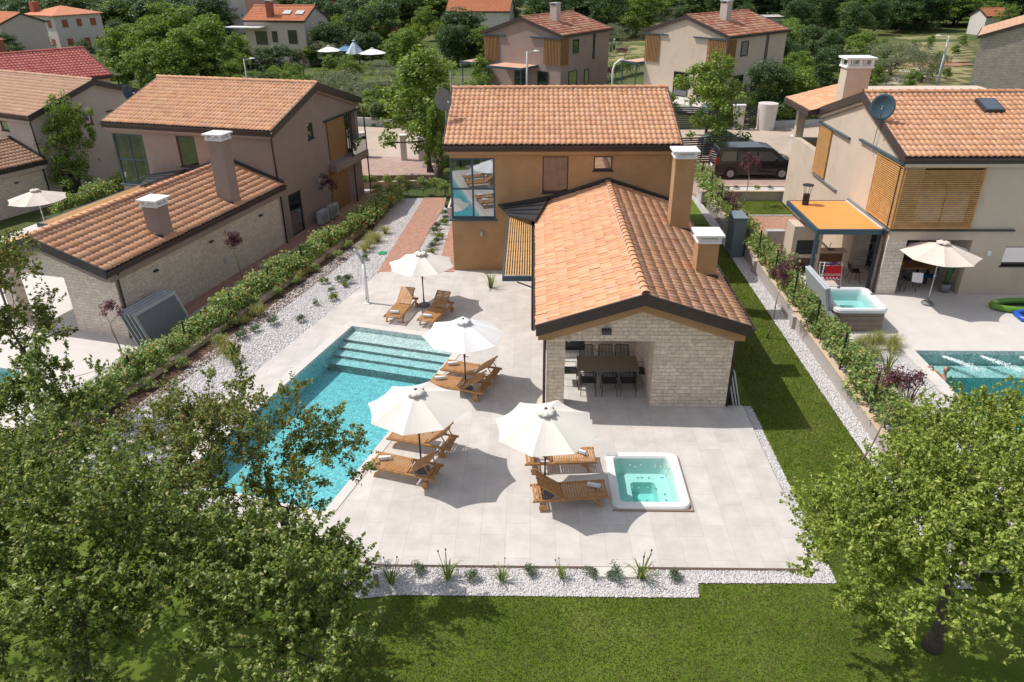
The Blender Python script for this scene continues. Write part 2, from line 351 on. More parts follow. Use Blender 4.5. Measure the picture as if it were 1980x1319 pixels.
def window(parent, fr, w, h, cols=1, rows=1, gl='glass', fm='anth', t=.06, rec=.10, name='window', sill=False, back=None):
    mb = MB(); y0, y1 = rec, rec+.06
    mb.box(0, w, y0, y1, 0, t*1.4, 0, fr).box(0, w, y0, y1, h-t, h, 0, fr).box(0, t, y0, y1, t*1.4, h-t, 0, fr).box(w-t, w, y0, y1, t*1.4, h-t, 0, fr)
    for i in range(1, cols): mb.box(w*i/cols-t/2, w*i/cols+t/2, y0+.002, y1-.002, t*1.4, h-t, 0, fr)
    for i in range(1, rows): mb.box(t, w-t, y0+.004, y1-.004, h*i/rows-t/2, h*i/rows+t/2, 0, fr)
    if sill: mb.box(-.05, w+.05, -.05, rec-.002, -.05, .0, 0, fr)
    o = mb.build(name, M[fm], parent)
    MB().poly([fr.p(.01, y0+.03, .01), fr.p(w-.01, y0+.03, .01), fr.p(w-.01, y0+.03, h-.01), fr.p(.01, y0+.03, h-.01)]).build('pane', M[gl], o)
    if back: MB().box(.02, w-.02, y1+.05, y1+.07, .03, h-.03, 0, fr).build('blind' if back == 'blind' else 'curtain', M[back], o)
    return o
def chimney(parent, x0, x1, y0, y1, z0, z1, wm, tall=.3):
    c = MB().box(x0, x1, y0, y1, z0, z1).build('chimney', wm, parent, bevel=.012)
    m = MB(); e = .05
    m.box(x0-e, x1+e, y0-e, y1+e, z1+.002, z1+.07)
    for a in (x0-e+.02, x1+e-.12):
        for b in (y0-e+.02, y1+e-.12): m.box(a, a+.1, b, b+.1, z1+.072, z1+tall-.072)
    m.box(x0-e+.05, x1+e-.05, y0+.0, y0+.04, z1+.072, z1+.14)
    m.box(x0-e-.07, x1+e+.07, y0-e-.07, y1+e+.07, z1+tall-.07, z1+tall)
    m.build('chimney_cap', M['white'], c, bevel=.006)
    f = MB(); s = .32; f.box(x0-.06, x1+.06, y0-.10, y0-.002, z0+.0, z0+.36).build('flashing', M['anth'], c)
    return c
def gable_roof(parent, x0, x1, ye, yr, yb, ze, zr, tm, name='roof', sk=(0, 0), axis='x', th=.27, rseed=0, cw=.222, rl=.38, gm='brown'):
    """ridge runs along x (axis x) or y; e = near/left eave, b = far/right eave. returns the roof object"""
    P = (lambda a, b, z: (a, b, z)) if axis == 'x' else (lambda a, b, z: (b, a, z))
    deck = MB(); D = .02
    for s_, (ea, zz) in enumerate(((ye, ze), (yb, ze))):
        pts = [P(x0, ea, ze-D), P(x0, yr, zr-D), P(x0, yr, zr-th), P(x0, ea, ze-th)]
        deck.prism(pts, Vector(P(x1-x0, 0, 0)))
    # verge boards, proud of the deck
    for xa, xb in ((x0-.06, x0-.003), (x1+.003, x1+.06)):
        for ea in (ye, yb):
            deck.prism([P(xa, ea, ze+.05), P(xa, yr, zr+.05), P(xa, yr, zr-th-.04), P(xa, ea, ze-th-.04)], Vector(P(xb-xa, 0, 0)))
    ro = deck.build(name, M[gm], parent)
    L1 = math.hypot(yr-ye, zr-ze); sd = Vector(P(0, yr-ye, zr-ze)); xd = Vector(P(1, 0, 0))
    tiles(ro, 'roof_tiles', P(x0, ye, ze), xd, sd, x1-x0, L1, tm, cw, rl, rseed)
    L2 = math.hypot(yb-yr, zr-ze); sd2 = Vector(P(0, yr-yb, zr-ze))
    tiles(ro, 'roof_tiles', P(x0, yb, ze), xd, sd2, x1-x0, L2, tm, cw, rl, rseed+1)
    ridge(ro, 'ridge_caps', P(x0-.03, yr, zr+.03), P(x1+.03, yr, zr+.03), tm, seed=rseed)
    for ea, sg in ((ye, -1), (yb, 1)):
        g = MB(); n = 8; a = [math.pi+math.pi*i/n for i in range(n+1)]
        prof = [(ea+sg*.07+.07*math.cos(t), ze-.04+.09*math.sin(t)) for t in a]
        inner = [(ea+sg*.07+.055*math.cos(t), ze-.04+.075*math.sin(t)) for t in reversed(a)]
        g.prism([P(x0-.06, y, z) for y, z in prof+inner], Vector(P(x1-x0+.12, 0, 0)))
        g.build('gutter', M[gm], ro)
    return ro
def downpipe(parent, pts, m='brown', r=.045):
    return MB().tube(pts, r, 10).build('downpipe', M[m], parent, smooth=True)
def lamp_box(parent, fr, m='anth', w=.1, h=.2):
    return MB().box(-w/2, w/2, -.1, -.0, -h/2, h/2, 0, fr).build('wall_light', M[m], parent, bevel=.01)

def villa(label, loc, rz, wm, st, tm, detail=True, stone_front=True, name='villa', ow=0, blind='blind'):
    """house with a low wing, in the coordinates of the middle plot; the base sits at (1.2, 30)"""
    OFF[0] = Vector((1.2, 30, 0))
    c, s = math.cos(rz), math.sin(rz)
    t = thing(name, label, 'house', loc, rz)
    wm_, st_ = M[wm], M[st]
    # ---- main block
    m = MB(); XL, XR, YF, YB, ZT = -3.47, 5.9, 31.24, 40.25, 5.45
    front = [(0, 1.9, 2.38, 5.03), (3.91, 5.0, 3.55, 5.1), (6.05, 6.84, 4.5, 5.1)]
    wall(m, (XL, YF), (XR, YF), 0, ZT, .3, front)
    right = [(.42, 1.65, .02, 2.2), (3.06, 3.66, 4.46, 5.27), (7.0, 8.41, 2.75, 5.0)]
    wall(m, (XR, YF+.3), (XR, YB-.3), 0, ZT, .3, right)
    wall(m, (XR, YB), (XL, YB), 0, ZT, .3, [(2, 3.2, 3.2, 4.9), (6, 7.6, 3.2, 4.9)])
    wall(m, (XL, YB-.3), (XL, YF+.3), 0, ZT, .3, [(7.01, 8.41, 2.38, 5.03), (2.7, 3.9, 3.2, 4.8)])
    for xa in (XL, XR-.3):
        m.prism([(xa, YF+.01, ZT), (xa, YB-.01, ZT), (xa, 35.74, 6.83)], (.3, 0, 0))
    m.build('wall', wm_, t)
    MB().box(XL+.31, XR-.31, YF+.31, YB-.31, 2.3, 2.45).box(XL+.31, XR-.31, 33.6, 33.7, 0.01, 5.4).build('inner_floor', M['curtain'], t)
    # eaves soffit
    MB().prism([(XL-.12, YF-.2, 5.22), (XL-.12, YF-.2, 5.34), (XL-.12, 35.74, 6.9), (XL-.12, 40.45, 5.34), (XL-.12, 40.45, 5.22), (XL-.12, 40.1, 5.3), (XL-.12, 35.74, 6.7), (XL-.12, YF+.1, 5.3)], (XR-XL+.24, 0, 0)).build('soffit', wm_, t)
    gable_roof(t, -3.65, 6.13, 30.99, 35.74, 40.5, 5.64, 7.14, M[tm], rseed=3)
    # corner window
    w = window(t, Fr((XL, YF, 2.38)), 1.9, 2.65, 2, 2, 'glass_c' if wm == 'ochre' else 'glass', 'bluegrey', .075, .04, 'corner_window')
    MB().box(XL+.02, XL+.06, YF+.1, YF+1.7, 2.45, 5.0).build('side_pane', M['glass_c'], w)
    MB().box(XL-.06, XL+.05, YF+1.66, YF+1.72, 2.4, 5.02).box(XL+.0, XL+.09, YF+.02, YF+.10, 2.4, 5.02).box(XL-.0, XL+.08, YF+.11, YF+1.65, 3.68, 3.75).build('side_frame', M['bluegrey'], w)
    MB().box(XL-.1, XL+1.98, YF-.07, YF+.038, 2.31, 2.378).box(XL-.1, XL-.002, YF+.04, YF+1.8, 2.31, 2.378).build('window_sill', M['bluegrey'], t)
    MB().box(XL+1.45, XL+1.86, YF+.22, YF+.26, 2.4, 5.0).box(XL+.12, XL+.4, YF+.22, YF+.26, 2.4, 5.0).build('curtain', M['curtain'], w)
    window(t, Fr((XL+3.91, YF, 3.55)), 1.09, 1.55, 1, 1, 'glass', 'brown', .055, .03, sill=True, back=blind)
    window(t, Fr((XL+6.05, YF, 4.5)), .79, .6, 1, 1, 'glass_c', 'anth', .055, .03, sill=True, back='curtain')
    lamp_box(t, Fr((-2.2, YF, 1.74)), 'lgrey')
    # right face
    fx = lambda y, z: Fr((XR, y, z), (0, 1, 0), (-1, 0, 0))
    window(t, fx(31.96, .02), 1.23, 2.18, 1, 1, 'glass', 'anth', .06, .05, name='glass_door', back='curtain')
    window(t, fx(34.6, 4.46), .6, .81, 1, 1, 'glass', 'anth', .05, .05, sill=True)
    MB().box(XR+.03, XR+.08, 36.55, 38.5, 2.9, 5.0).build('sliding_panel', M['panel_w'], t)
    MB().box(XR+.0, XR+.12, 36.3, 40.5, 5.02, 5.1).build('panel_rail', M['anth'], t)
    window(t, fx(38.54, 2.75), 1.71, 2.25, 2, 1, 'glass', 'anth', .05, .2, name='loggia_window')
    MB().box(XR+.01, XR+.45, 36.4, 40.4, 2.3, 2.72).build('balcony', wm_, t)
    MB().box(XR+.40, XR+.42, 38.5, 40.35, 2.75, 3.6).build('glass_railing', M['glass'], t)
    MB().box(XR+.03, XR+.08, 36.3, 38.3, .05, 2.28).build('shutter_panel', M['panel_w'], t)
    for yy in (38.5, 40.3): MB().box(XR+.38, XR+.44, yy-.03, yy+.03, 0, 5.2).build('steel_post', M['anth'], t)
    lamp_box(t, Fr((XR, 35.0, 2.2), (0, 1, 0), (-1, 0, 0)), 'lgrey')
    downpipe(t, [(5.97, 31.1, 5.5), (5.99, 31.12, 5.3), (6.0, 31.14, 3.2)])
    # ---- low wing
    w_ = MB(); a, b, yf, yb = .47, 6.03, 19.85, 31.22; gz = lambda x: 2.52+.318*(min(x-a, b-x))
    fm = st_
    # front: pillar, lintel, block, gable
    w_.box(a, 1.02, yf, yf+.45, 0, 2.3); w_.box(a, 3.69, yf, yf+.45, 2.3, 2.5)
    w_.prism([(a, yf, 2.502), (b, yf, 2.502), (3.25, yf, gz(3.25))], (0, .4, 0))
    w_.build('stone_front', fm, t)
    MB().box(3.69, b, yf, 23.5, 0, 2.5).build('stone_block', fm, t)
    MB().box(1.9, 3.69, 23.5, 23.8, 0, 2.45).build('back_wall', fm, t)
    sw = M['ochre'] if wm == 'ochre' else st_
    MB().box(5.73, b-.001, 23.501, yb, 0, 2.5).build('side_wall', sw, t)
    MB().box(a, a+.3, 24.2, yb, 0, 2.5).box(a, a+.3, yf+.451, 24.2, 2.3, 2.5).build('side_wall', sw, t)
    MB().box(a+.02, b-.02, yf+.47, yb-.02, 2.46, 2.55).build('ceiling', M['offwhite'], t)
    window(t, Fr((.5, 23.6, 0.02)), 1.4, 2.4, 2, 1, 'glass_d', 'anth', .05, .0, name='glass_door')
    sof = [(.2, 2.5), (.2, 2.72), (3.217, 3.74), (6.23, 2.72), (6.23, 2.5), (5.92, 2.5), (3.217, 3.42), (.55, 2.5)]
    MB().prism([(x, 19.5, z) for x, z in sof], (0, 11.7, 0)).build('soffit', wm_, t)
    ro = gable_roof(t, 19.35, 31.22, .135, 3.217, 6.30, 3.03, 4.02, M[tm], 'wing_roof', axis='y', rseed=11)
    chimney(t, 5.25, 5.98, 27.4, 28.05, 2.9, 5.9, wm_)
    chimney(t, 5.33, 6.0, 22.75, 23.4, 2.9, 4.32, wm_)
    downpipe(t, [(.2, 19.62, 2.95), (.28, 19.66, 2.75), (.38, 19.78, 2.6), (.4, 19.8, 2.4), (.4, 19.8, .02)])
    downpipe(t, [(6.3, 19.7, 2.95), (6.25, 19.9, 2.7), (6.1, 19.95, 2.55), (6.1, 19.95, .02)])
    downpipe(t, [(6.3, 31.05, 2.95), (6.12, 31.0, 2.6), (6.1, 31.0, .02)])
    # flashing where the wing meets the block
    f = MB(); f.bar((.1, 31.19, 3.14), (3.217, 31.19, 4.16), .1, .16, (0, 1, 0)); f.bar((3.217, 31.19, 4.16), (6.25, 31.19, 3.16), .1, .16, (0, 1, 0)); f.build('flashing', M['anth'], t)
    e = MB(); pp = [(-1.45, 31.18, 2.98), (.75, 31.18, 3.36), (.12, 28.5, 3.16), (-.93, 29.85, 2.93)]
    e.prism(pp, (0, 0, .08))
    for k in range(1, 5):
        u = k/5; A = Vector(pp[0]).lerp(Vector(pp[3]), u); B_ = Vector(pp[1]).lerp(Vector(pp[2]), u); e.bar(A+Vector((0, 0, .1)), B_+Vector((0, 0, .1)), .03, .05)
    e.build('metal_canopy', M['anth'], t)
    for yy in (21.9, 25.4, 29.2):
        MB().box(b+.001, b+.12, yy-.11, yy+.11, 2.0, 2.08).build('wall_light', M['anth'], t, bevel=.02)
    MB().box(b, b+.03, 26.0, 26.18, .75, 1.0).build('meter_box', M['lgrey'], t)
    # pergola along the wing
    p = MB(); x0, x1, y0, y1 = -.93, .02, 23.45, 29.85
    p.box(x0-.06, x0, y0, y1, 2.74, 2.92).box(x0-.06, x1, y0-.06, y0, 2.74, 2.92).box(x1, x1+.05, y0-.06, y1-1.2, 2.72, 2.9)
    p.tube([(x1+.4, y0+.1, 2.2), (x1+.1, y0, 2.45), (x1-.5, y0-.03, 2.7)], .025, 6)
    pg = p.build('pergola', M['bluegrey'], t)
    for k in range(11):
        xx = x0+.045+k*(x1-x0-.09)/10; MB().box(xx-.021, xx+.021, y0+.005, y1-.04*k, 2.86, 2.91).build('slat', M['woodslat'], pg)
    for k in range(6): MB().box(x0, x1, y0+.5+k*1.05, y0+.55+k*1.05, 2.80, 2.855).build('cross_rail', M['anth'], pg)
    OFF[0] = Vector((0, 0, 0))
    return t
# ------------------------------------------------------------------ ground
def W2(pts): return [(p[0], p[1]) for p in pts]
def grassmat(name, c1, c2, c3, dry=(.20, .15, .06), sc=.5, amt=.5):
    m, t, p = newmat(name); nd = N(t); tc = nd.n('TexCoord')
    n1 = nd.n('TexNoise', i_Scale=sc, i_Detail=6, i_Roughness=.65); nd.l(tc.outputs['Object'], n1.inputs[0])
    c = ramp(nd, [(.35, c1), (.5, c2), (.66, c3)], n1.outputs[0])
    n2 = nd.n('TexNoise', i_Scale=38, i_Detail=4, i_Roughness=.8); nd.l(tc.outputs['Object'], n2.inputs[0])
    mr = nd.n('MapRange', i_1=.3, i_2=.7, i_3=.62, i_4=1.35); nd.l(n2.outputs[0], mr.inputs[0])
    mx = nd.n('MixRGB', blend_type='MULTIPLY', i_0=1.); nd.l(c, mx.inputs[1]); nd.l(mr.outputs[0], mx.inputs[2])
    n3 = nd.n('TexNoise', i_Scale=1.1, i_Detail=7, i_Roughness=.72); nd.l(tc.outputs['Object'], n3.inputs[0])
    f = nd.n('MapRange', i_1=.56, i_2=.72); f.inputs[4].default_value = amt; nd.l(n3.outputs[0], f.inputs[0])
    m2 = nd.n('MixRGB'); m2.inputs[2].default_value = (*dry, 1); nd.l(f.outputs[0], m2.inputs[0]); nd.l(mx.outputs[0], m2.inputs[1])
    nd.l(m2.outputs[0], p.inputs['Base Color']); p.inputs['Roughness'].default_value = .85; p.inputs['Specular IOR Level'].default_value = .2
    b = nd.n('Bump', i_Strength=.7, i_Distance=.04); nd.l(n2.outputs[0], b.inputs['Height']); nd.l(b.outputs[0], p.inputs['Normal'])
    return m
M['lawn'] = grassmat('lawn_grass', (.080, .128, .012), (.112, .168, .017), (.155, .195, .033), dry=(.17, .15, .05), amt=.45)
M['meadow'] = grassmat('dry_meadow', (.045, .075, .018), (.085, .105, .03), (.17, .16, .06), dry=(.30, .22, .11), sc=.05, amt=.55)
def gravelmat(name, sc, cols):
    m, t, p = newmat(name); nd = N(t); tc = nd.n('TexCoord'); v = nd.n('TexVoronoi', i_Scale=sc); nd.l(tc.outputs['Object'], v.inputs[0])
    c = ramp(nd, cols, nd.n('SeparateColor').outputs[0]); sp = [x for x in t.nodes if x.type == 'SEPARATE_COLOR'][0]; nd.l(v.outputs['Color'], sp.inputs[0])
    nd.l(c, p.inputs['Base Color']); p.inputs['Roughness'].default_value = .8
    b = nd.n('Bump', i_Strength=1., i_Distance=.03, invert=True); nd.l(v.outputs['Distance'], b.inputs['Height']); nd.l(b.outputs[0], p.inputs['Normal'])
    return m
PEB = [(0, (.40, .38, .38)), (.25, (.62, .60, .60)), (.5, (.55, .52, .51)), (.75, (.70, .68, .67)), (1, (.46, .41, .39))]
M['gravel'] = gravelmat('white_gravel', 24, PEB)
M['pebble'] = islandmat('white_pebbles', PEB, .75)
# terrain to the horizon
def zt(x, y):
    d = max(0., -(x*math.cos(A16)-y*math.sin(A16))-18.)
    z = -.42 - .0*d
    if d > 2: z -= min(.3, (d-2)*.1)
    if d > 14: z -= min(.9, (d-14)*.06)
    if y > 100: z -= min(3., (y-100)*.045)
    return z
xs = sorted(set([-900, -500, -300, -200, -150, -120, -100, -85]+list(range(-70, 71, 5))+[80, 95, 120, 160, 220, 320, 520, 900]+[v*.5 for v in range(-70, 54)])); ys = sorted(set([-200, -80, -40, -25]+list(range(-15, 131, 5))+[140, 155, 170, 200, 240, 300, 400, 600, 900, 1500]+[v*.5 for v in range(16, 60)]))
Lw = lambda u, v: tuple(L(u, v))[:2]
APT = lambda x, y: (math.cos(R(14.66))*(x-27.2)+math.sin(R(14.66))*(y+.5), -math.sin(R(14.66))*(x-27.2)+math.cos(R(14.66))*(y+.5))
PITS = [[Lw(-13.9, 12.5), Lw(-8.85, 12.5), Lw(-8.85, 22.9), Lw(-13.9, 22.9)], [(2.0, 14.9), (4.2, 14.9), (4.2, 17.4), (2.0, 17.4)], [(13.0, 13.6), (20.9, 13.6), (20.9, 23.6), (13.0, 23.6)], [APT(-4.7, 12.2), APT(4.6, 12.2), APT(4.6, 17.0), APT(-4.7, 17.0)]]
def pit(x, y):
    for q in PITS:
        r = False; j = 3
        for i in range(4):
            (xi, yi), (xj, yj) = q[i], q[j]
            if (yi > y) != (yj > y) and x < (xj-xi)*(y-yi)/(yj-yi)+xi: r = not r
            j = i
        if r: return True
    return False
g = MB(); g.v = [(x, y, zt(x, y)) for y in ys for x in xs]; n = len(xs)
g.f = [(j*n+i, j*n+i+1, (j+1)*n+i+1, (j+1)*n+i) for j in range(len(ys)-1) for i in range(n-1) if not pit((xs[i]+xs[i+1])/2, (ys[j]+ys[j+1])/2)]; g.m = [0]*len(g.f)
tag(g.build('ground', M['meadow'], smooth=True), kind='structure')

# main plot
Lw = lambda u, v: tuple(L(u, v))[:2]
POOL = [Lw(-13.624, 12.746), Lw(-9.116, 12.746), Lw(-9.116, 22.624), Lw(-13.624, 22.624)]
HOT = [(2.28, 15.12), (3.92, 15.12), (3.92, 17.12), (2.28, 17.12)]
terrace = [(6.6, 12.98), (6.6, 19.97), (6.02, 20.0), (6.02, 23.6), (.5, 23.6), (.5, 31.24), (-3.47, 31.24), (-3.47, 31.0), Lw(-15.07, 28.05), Lw(-15.07, 11.9), (-4.26, 13.57), (-3.92, 13.04), (-3.48, 12.95)]
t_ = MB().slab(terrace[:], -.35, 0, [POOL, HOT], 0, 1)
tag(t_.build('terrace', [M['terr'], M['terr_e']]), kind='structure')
lawn = [(-26, -22), (30, -22), (30, 13.05), (9.96, 13.05), (9.5, 13.05), (9.4, 20), (9.3, 46), (5.85, 46), (5.85, 20.05), (6.9, 20.05), (6.9, 12.62), (3.78, 12.55), (3.72, 12.14), (-3.0, 12.1), (-4.3, 13.5), Lw(-15.06, 11.95), Lw(-15.06, 14), Lw(-17.9, 14), Lw(-17.9,11.5), (-26, 12)]
tag(MB().area(lawn, (), -.1).build('lawn', M['lawn']), kind='structure')
bedf = [(-4.3, 11.9), (-3.0, 12.1), (3.72, 12.14), (3.78, 12.57), (6.9, 12.62), (6.9, 20.05), (6.55, 20.05), (6.55, 13.05), (-4.0, 13.05), (-4.5, 12.6)]
bedl = [Lw(-17.3, 12.2), Lw(-15.05, 12.2), Lw(-15.05, 28.0), (-6.9, 31.2), (-6.33, 42.6), (-8.6, 42.4), Lw(-18.0, 33)]
bedp = [(-5.6, 31.05), (-4.25, 31.15), (-4.25, 39.5), (-5.0, 41)]
bedr = [(9.5, 12.5), (9.95, 12.5), (9.95, 32), (9.6, 46), (9.3, 46), (9.4, 20)]
gsheet = MB()
for b_, z in ((bedf, -.085), (bedl, -.03), (bedp, -.03), (bedr, -.08)): gsheet.area(b_, (), z)
tag(gsheet.build('gravel_bed', M['gravel']), kind='structure')
tag(MB().area([Lw(-18.05, 12.2), Lw(-17.2, 12.2), Lw(-17.0, 20), Lw(-17.25, 30), (-8.2, 37), (-7.8, 42), (-9.5, 42), Lw(-18.25, 33)], (), -.015).build('mulch_strip', M['mulch']), kind='structure')
tag(MB().slab([(-6.9, 31.0), (-5.65, 31.05), (-4.95, 41.0), (-5.0, 42.6), (-6.3, 42.6)], -.2, .006).slab([(-4.25, 31.15), (-3.47, 31.0), (-3.47, 41), (-4.25, 41)], -.2, .006).build('brick_path', M['path']), kind='structure')
tag(MB().slab([(-16, 47.6), (-6.3, 47.8), (-6.3, 52), (-14, 53.5)], -.6, -.02).slab([(9.6, 42.9), (16.5, 42.9), (19, 53), (8, 52.2), (8.4, 46)], -.4, .1).build('driveway', M['drive']), kind='structure')
# road
tag(MB().area([(-60, 64), (-15, 53.6), (-9, 51.6), (-3, 51.2), (8, 52.3), (18.4, 53), (30, 52.5), (75, 46), (75, 56), (30, 61.5), (24, 64.5), (17, 62.2), (-11, 63), (-30, 67), (-60, 73)], (), -.08).build('road', M['road']), kind='structure')
# ---- loose stones and grass blades
def inpoly(P, poly):
    x, y = P[:, 0], P[:, 1]; r = np.zeros(len(P), bool); n = len(poly); j = n-1
    for i in range(n):
        xi, yi = poly[i][:2]; xj, yj = poly[j][:2]
        c = ((yi > y) != (yj > y)) & (x < (xj-xi)*(y-yi)/((yj-yi) or 1e-9)+xi); r ^= c; j = i
    return r
def scatter(poly, n, rng, holes=()):
    a = np.array(poly)[:, :2]; lo, hi = a.min(0), a.max(0); out = []; tot = 0
    while tot < n:
        P = lo+(hi-lo)*rng.rand(n*2, 2); P = P[inpoly(P, poly)]
        for h in holes: P = P[~inpoly(P, h)]
        out.append(P); tot += len(P)
    return np.concatenate(out)[:n]
def pebbles(name, jobs, rng=np.random.RandomState(5)):
    base = np.array([(1, 0, 0), (0, 1, 0), (-1, 0, 0), (0, -1, 0), (.0, .0, 1), (.6, .6, .5), (-.6, .6, .5), (-.6, -.6, .5), (.6, -.6, .5)], float)
    F0 = np.array([(0, 1, 5), (1, 2, 6), (2, 3, 7), (3, 0, 8), (5, 1, 6), (6, 2, 7), (7, 3, 8), (8, 0, 5), (5, 6, 4), (6, 7, 4), (7, 8, 4), (8, 5, 4)])
    Vs = []; k = 0
    for poly, z, dens, sz in jobs:
        a = np.array(poly)[:, :2]; ar = abs(sum(a[i][0]*a[i-1][1]-a[i-1][0]*a[i][1] for i in range(len(a))))/2
        n = int(ar*dens); P = scatter(poly, n, rng)
        th = rng.rand(n)*6.28; s = sz*(.6+rng.rand(n)*.8); sc = np.stack([s, s*(.6+.4*rng.rand(n)), s*(.45+.3*rng.rand(n))], 1)
        B = base[None]*(1+.18*rng.randn(n, 9, 1))*sc[:, None]; c, s_ = np.cos(th)[:, None], np.sin(th)[:, None]
        X = B[..., 0]*c-B[..., 1]*s_; Y = B[..., 0]*s_+B[..., 1]*c
        Vs.append(np.stack([X+P[:, :1], Y+P[:, 1:], B[..., 2]+z], -1).reshape(-1, 3)); k += n
    F = (F0[None]+(np.arange(k)*9)[:, None, None]).reshape(-1, 3)
    return tag(npmesh(name, np.concatenate(Vs), F, M['pebble']), kind='stuff')
pebbles('loose_pebbles', [(bedf, -.08, 1500, .024), (bedr, -.075, 550, .03), (bedl, -.025, 420, .030), (bedp, -.025, 500, .028)])
M['blade'] = islandmat('grass_blades', [(0, (.05, .085, .008)), (.4, (.11, .165, .015)), (.7, (.16, .215, .028)), (.92, (.20, .215, .06)), (1, (.34, .28, .13))], .6, trans=.3, spec=.3, patch=((.20, .175, .07), .9, .6))
def grass(name, jobs, mat='blade', rng=np.random.RandomState(8), h=.035, w=.006):
    Vs = []; k = 0
    for poly, z, n, hh in jobs:
        P = scatter(poly, n, rng); th = rng.rand(n)*6.28; hh = hh*(.6+.8*rng.rand(n)); ww = w*(1+rng.rand(n)); lean = rng.randn(n, 2)*.6
        dx, dy = np.cos(th)*ww, np.sin(th)*ww
        a = np.stack([P[:, 0]-dx, P[:, 1]-dy, np.full(n, z)], -1); b = np.stack([P[:, 0]+dx, P[:, 1]+dy, np.full(n, z)], -1)
        c = np.stack([P[:, 0]+lean[:, 0]*hh, P[:, 1]+lean[:, 1]*hh, z+hh], -1)
        Vs.append(np.stack([a, b, c], 1).reshape(-1, 3)); k += n
    return tag(npmesh(name, np.concatenate(Vs), np.arange(k*3).reshape(-1, 3), M[mat]), kind='stuff')
grass('lawn_blades', [([(-4.5, 7), (6.5, 7), (8.3, 12.6), (3.9, 12.55), (3.72, 12.14), (-3.0, 12.1)], -.1, 90000, .04), ([(6.95, 12), (9.5, 12), (9.38, 22), (9.35, 38), (6.95, 38)], -.1, 85000, .045)])
V0 = villa('ochre rendered two storey house with tiled roof and stone fronted low wing beside the pool', (1.2, 30, 0), 0, 'ochre', 'stone', 'tile')
# ------------------------------------------------------------------ pool, hot tub and furniture
def mosaic_caustics(name, cols, sc=28):
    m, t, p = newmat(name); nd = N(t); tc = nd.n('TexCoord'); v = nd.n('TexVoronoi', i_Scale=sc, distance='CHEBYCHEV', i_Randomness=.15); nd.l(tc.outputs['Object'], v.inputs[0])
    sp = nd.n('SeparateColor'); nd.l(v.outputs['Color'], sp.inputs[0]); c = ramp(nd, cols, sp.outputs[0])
    n2 = nd.n('TexNoise', i_Scale=7.5, i_Detail=3, i_Distortion=1.8); nd.l(tc.outputs['Object'], n2.inputs[0]); mr = nd.n('MapRange', i_1=.38, i_2=.62, i_3=.74, i_4=1.2); nd.l(n2.outputs[0], mr.inputs[0]); mx = nd.n('MixRGB', blend_type='MULTIPLY', i_0=1.); nd.l(c, mx.inputs[1]); nd.l(mr.outputs[0], mx.inputs[2])  # distorted noise paints caustic ripples, light and dark, into the tile colour
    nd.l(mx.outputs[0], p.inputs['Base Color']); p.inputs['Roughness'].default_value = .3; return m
M['mosaic_caustics'] = mosaic_caustics('pool_mosaic_painted_caustics', [(0, (.36, .45, .44)), (.4, (.56, .62, .60)), (.75, (.66, .69, .67)), (1, (.46, .56, .54))])
def watermat(name, col, dens, bs=2.2, bstr=.35, foam=None):
    m, t, p = newmat(name); nd = N(t); o = t.nodes['Material Output']; tc = nd.n('TexCoord')
    n1 = nd.n('TexNoise', i_Scale=bs, i_Detail=3, i_Roughness=.55, i_Distortion=.8); nd.l(tc.outputs['Object'], n1.inputs[0])
    n2 = nd.n('TexVoronoi', i_Scale=bs*1.7, feature='SMOOTH_F1'); nd.l(tc.outputs['Object'], n2.inputs[0])
    ad = nd.n('Math', operation='ADD'); nd.l(n1.outputs[0], ad.inputs[0]); nd.l(n2.outputs['Distance'], ad.inputs[1])
    b = nd.n('Bump', i_Strength=bstr, i_Distance=.06); nd.l(ad.outputs[0], b.inputs['Height'])
    tr = nd.n('BsdfTransparent'); gl = nd.n('BsdfGlossy', i_Roughness=.03); fr = nd.n('Fresnel', i_IOR=1.33)
    nd.l(b.outputs[0], gl.inputs['Normal']); nd.l(b.outputs[0], fr.inputs['Normal'])
    mx = nd.n('MixShader'); nd.l(fr.outputs[0], mx.inputs[0]); nd.l(tr.outputs[0], mx.inputs[1]); nd.l(gl.outputs[0], mx.inputs[2]); nd.l(mx.outputs[0], o.inputs['Surface'])
    va = nd.n('VolumeAbsorption', i_Density=dens); va.inputs[0].default_value = (*col, 1); nd.l(va.outputs[0], o.inputs['Volume'])
    return m
M['water'] = watermat('pool_water', (.05, .84, .91), .62, 3.0, .6)
M['water_b'] = watermat('moving_pool_water', (.05, .82, .85), .5, 1.2, 1.0)
M['water_h'] = watermat('hot_tub_water', (.15, .85, .80), .75, 5, .1)
def floor_mb(u0, u1, v0, v1, fr, zb, steps, zw):
    """open basin shell with steps at the far end, inner faces only"""
    m = MB(); n = len(steps); sv = [v1-s for s in steps]   # v where each step begins
    P = fr.p
    prof = [(v1, zw)] + sum([[(v1 if i == 0 else sv[i-1], zw-.10-.115*i), (sv[i], zw-.10-.115*i)] for i in range(n)], []) + [(sv[-1], zb), (v0, zb), (v0, 0)]
    prof[0] = (v1, 0)
    for (a, b), (c, d) in zip(prof[:-1], prof[1:]): m.poly([P(u0, a, b), P(u0, c, d), P(u1, c, d), P(u1, a, b)])
    for u in (u0, u1): m.poly([P(u, a, b) for a, b in (prof if u == u1 else prof[::-1])])
    return m, prof
LF = Fr((0, 0, 0), UL, VL)
pt = thing('swimming_pool', 'rectangular turquoise pool with underwater steps beside the cream parasols', 'swimming pool', L(-11.4, 17.7, -1.5))
def inloc(mb, t): mb.v = [tuple(Vector(v)-t.location) for v in mb.v]; return mb
u0, u1, v0, v1 = -13.62, -9.12, 12.75, 22.62
fm_, prof = floor_mb(u0, u1, v0, v1, LF, -.86, [.72, 1.14, 1.56, 2.0], -.11)
inloc(fm_, pt).build('basin', M['mosaic_caustics'], pt)
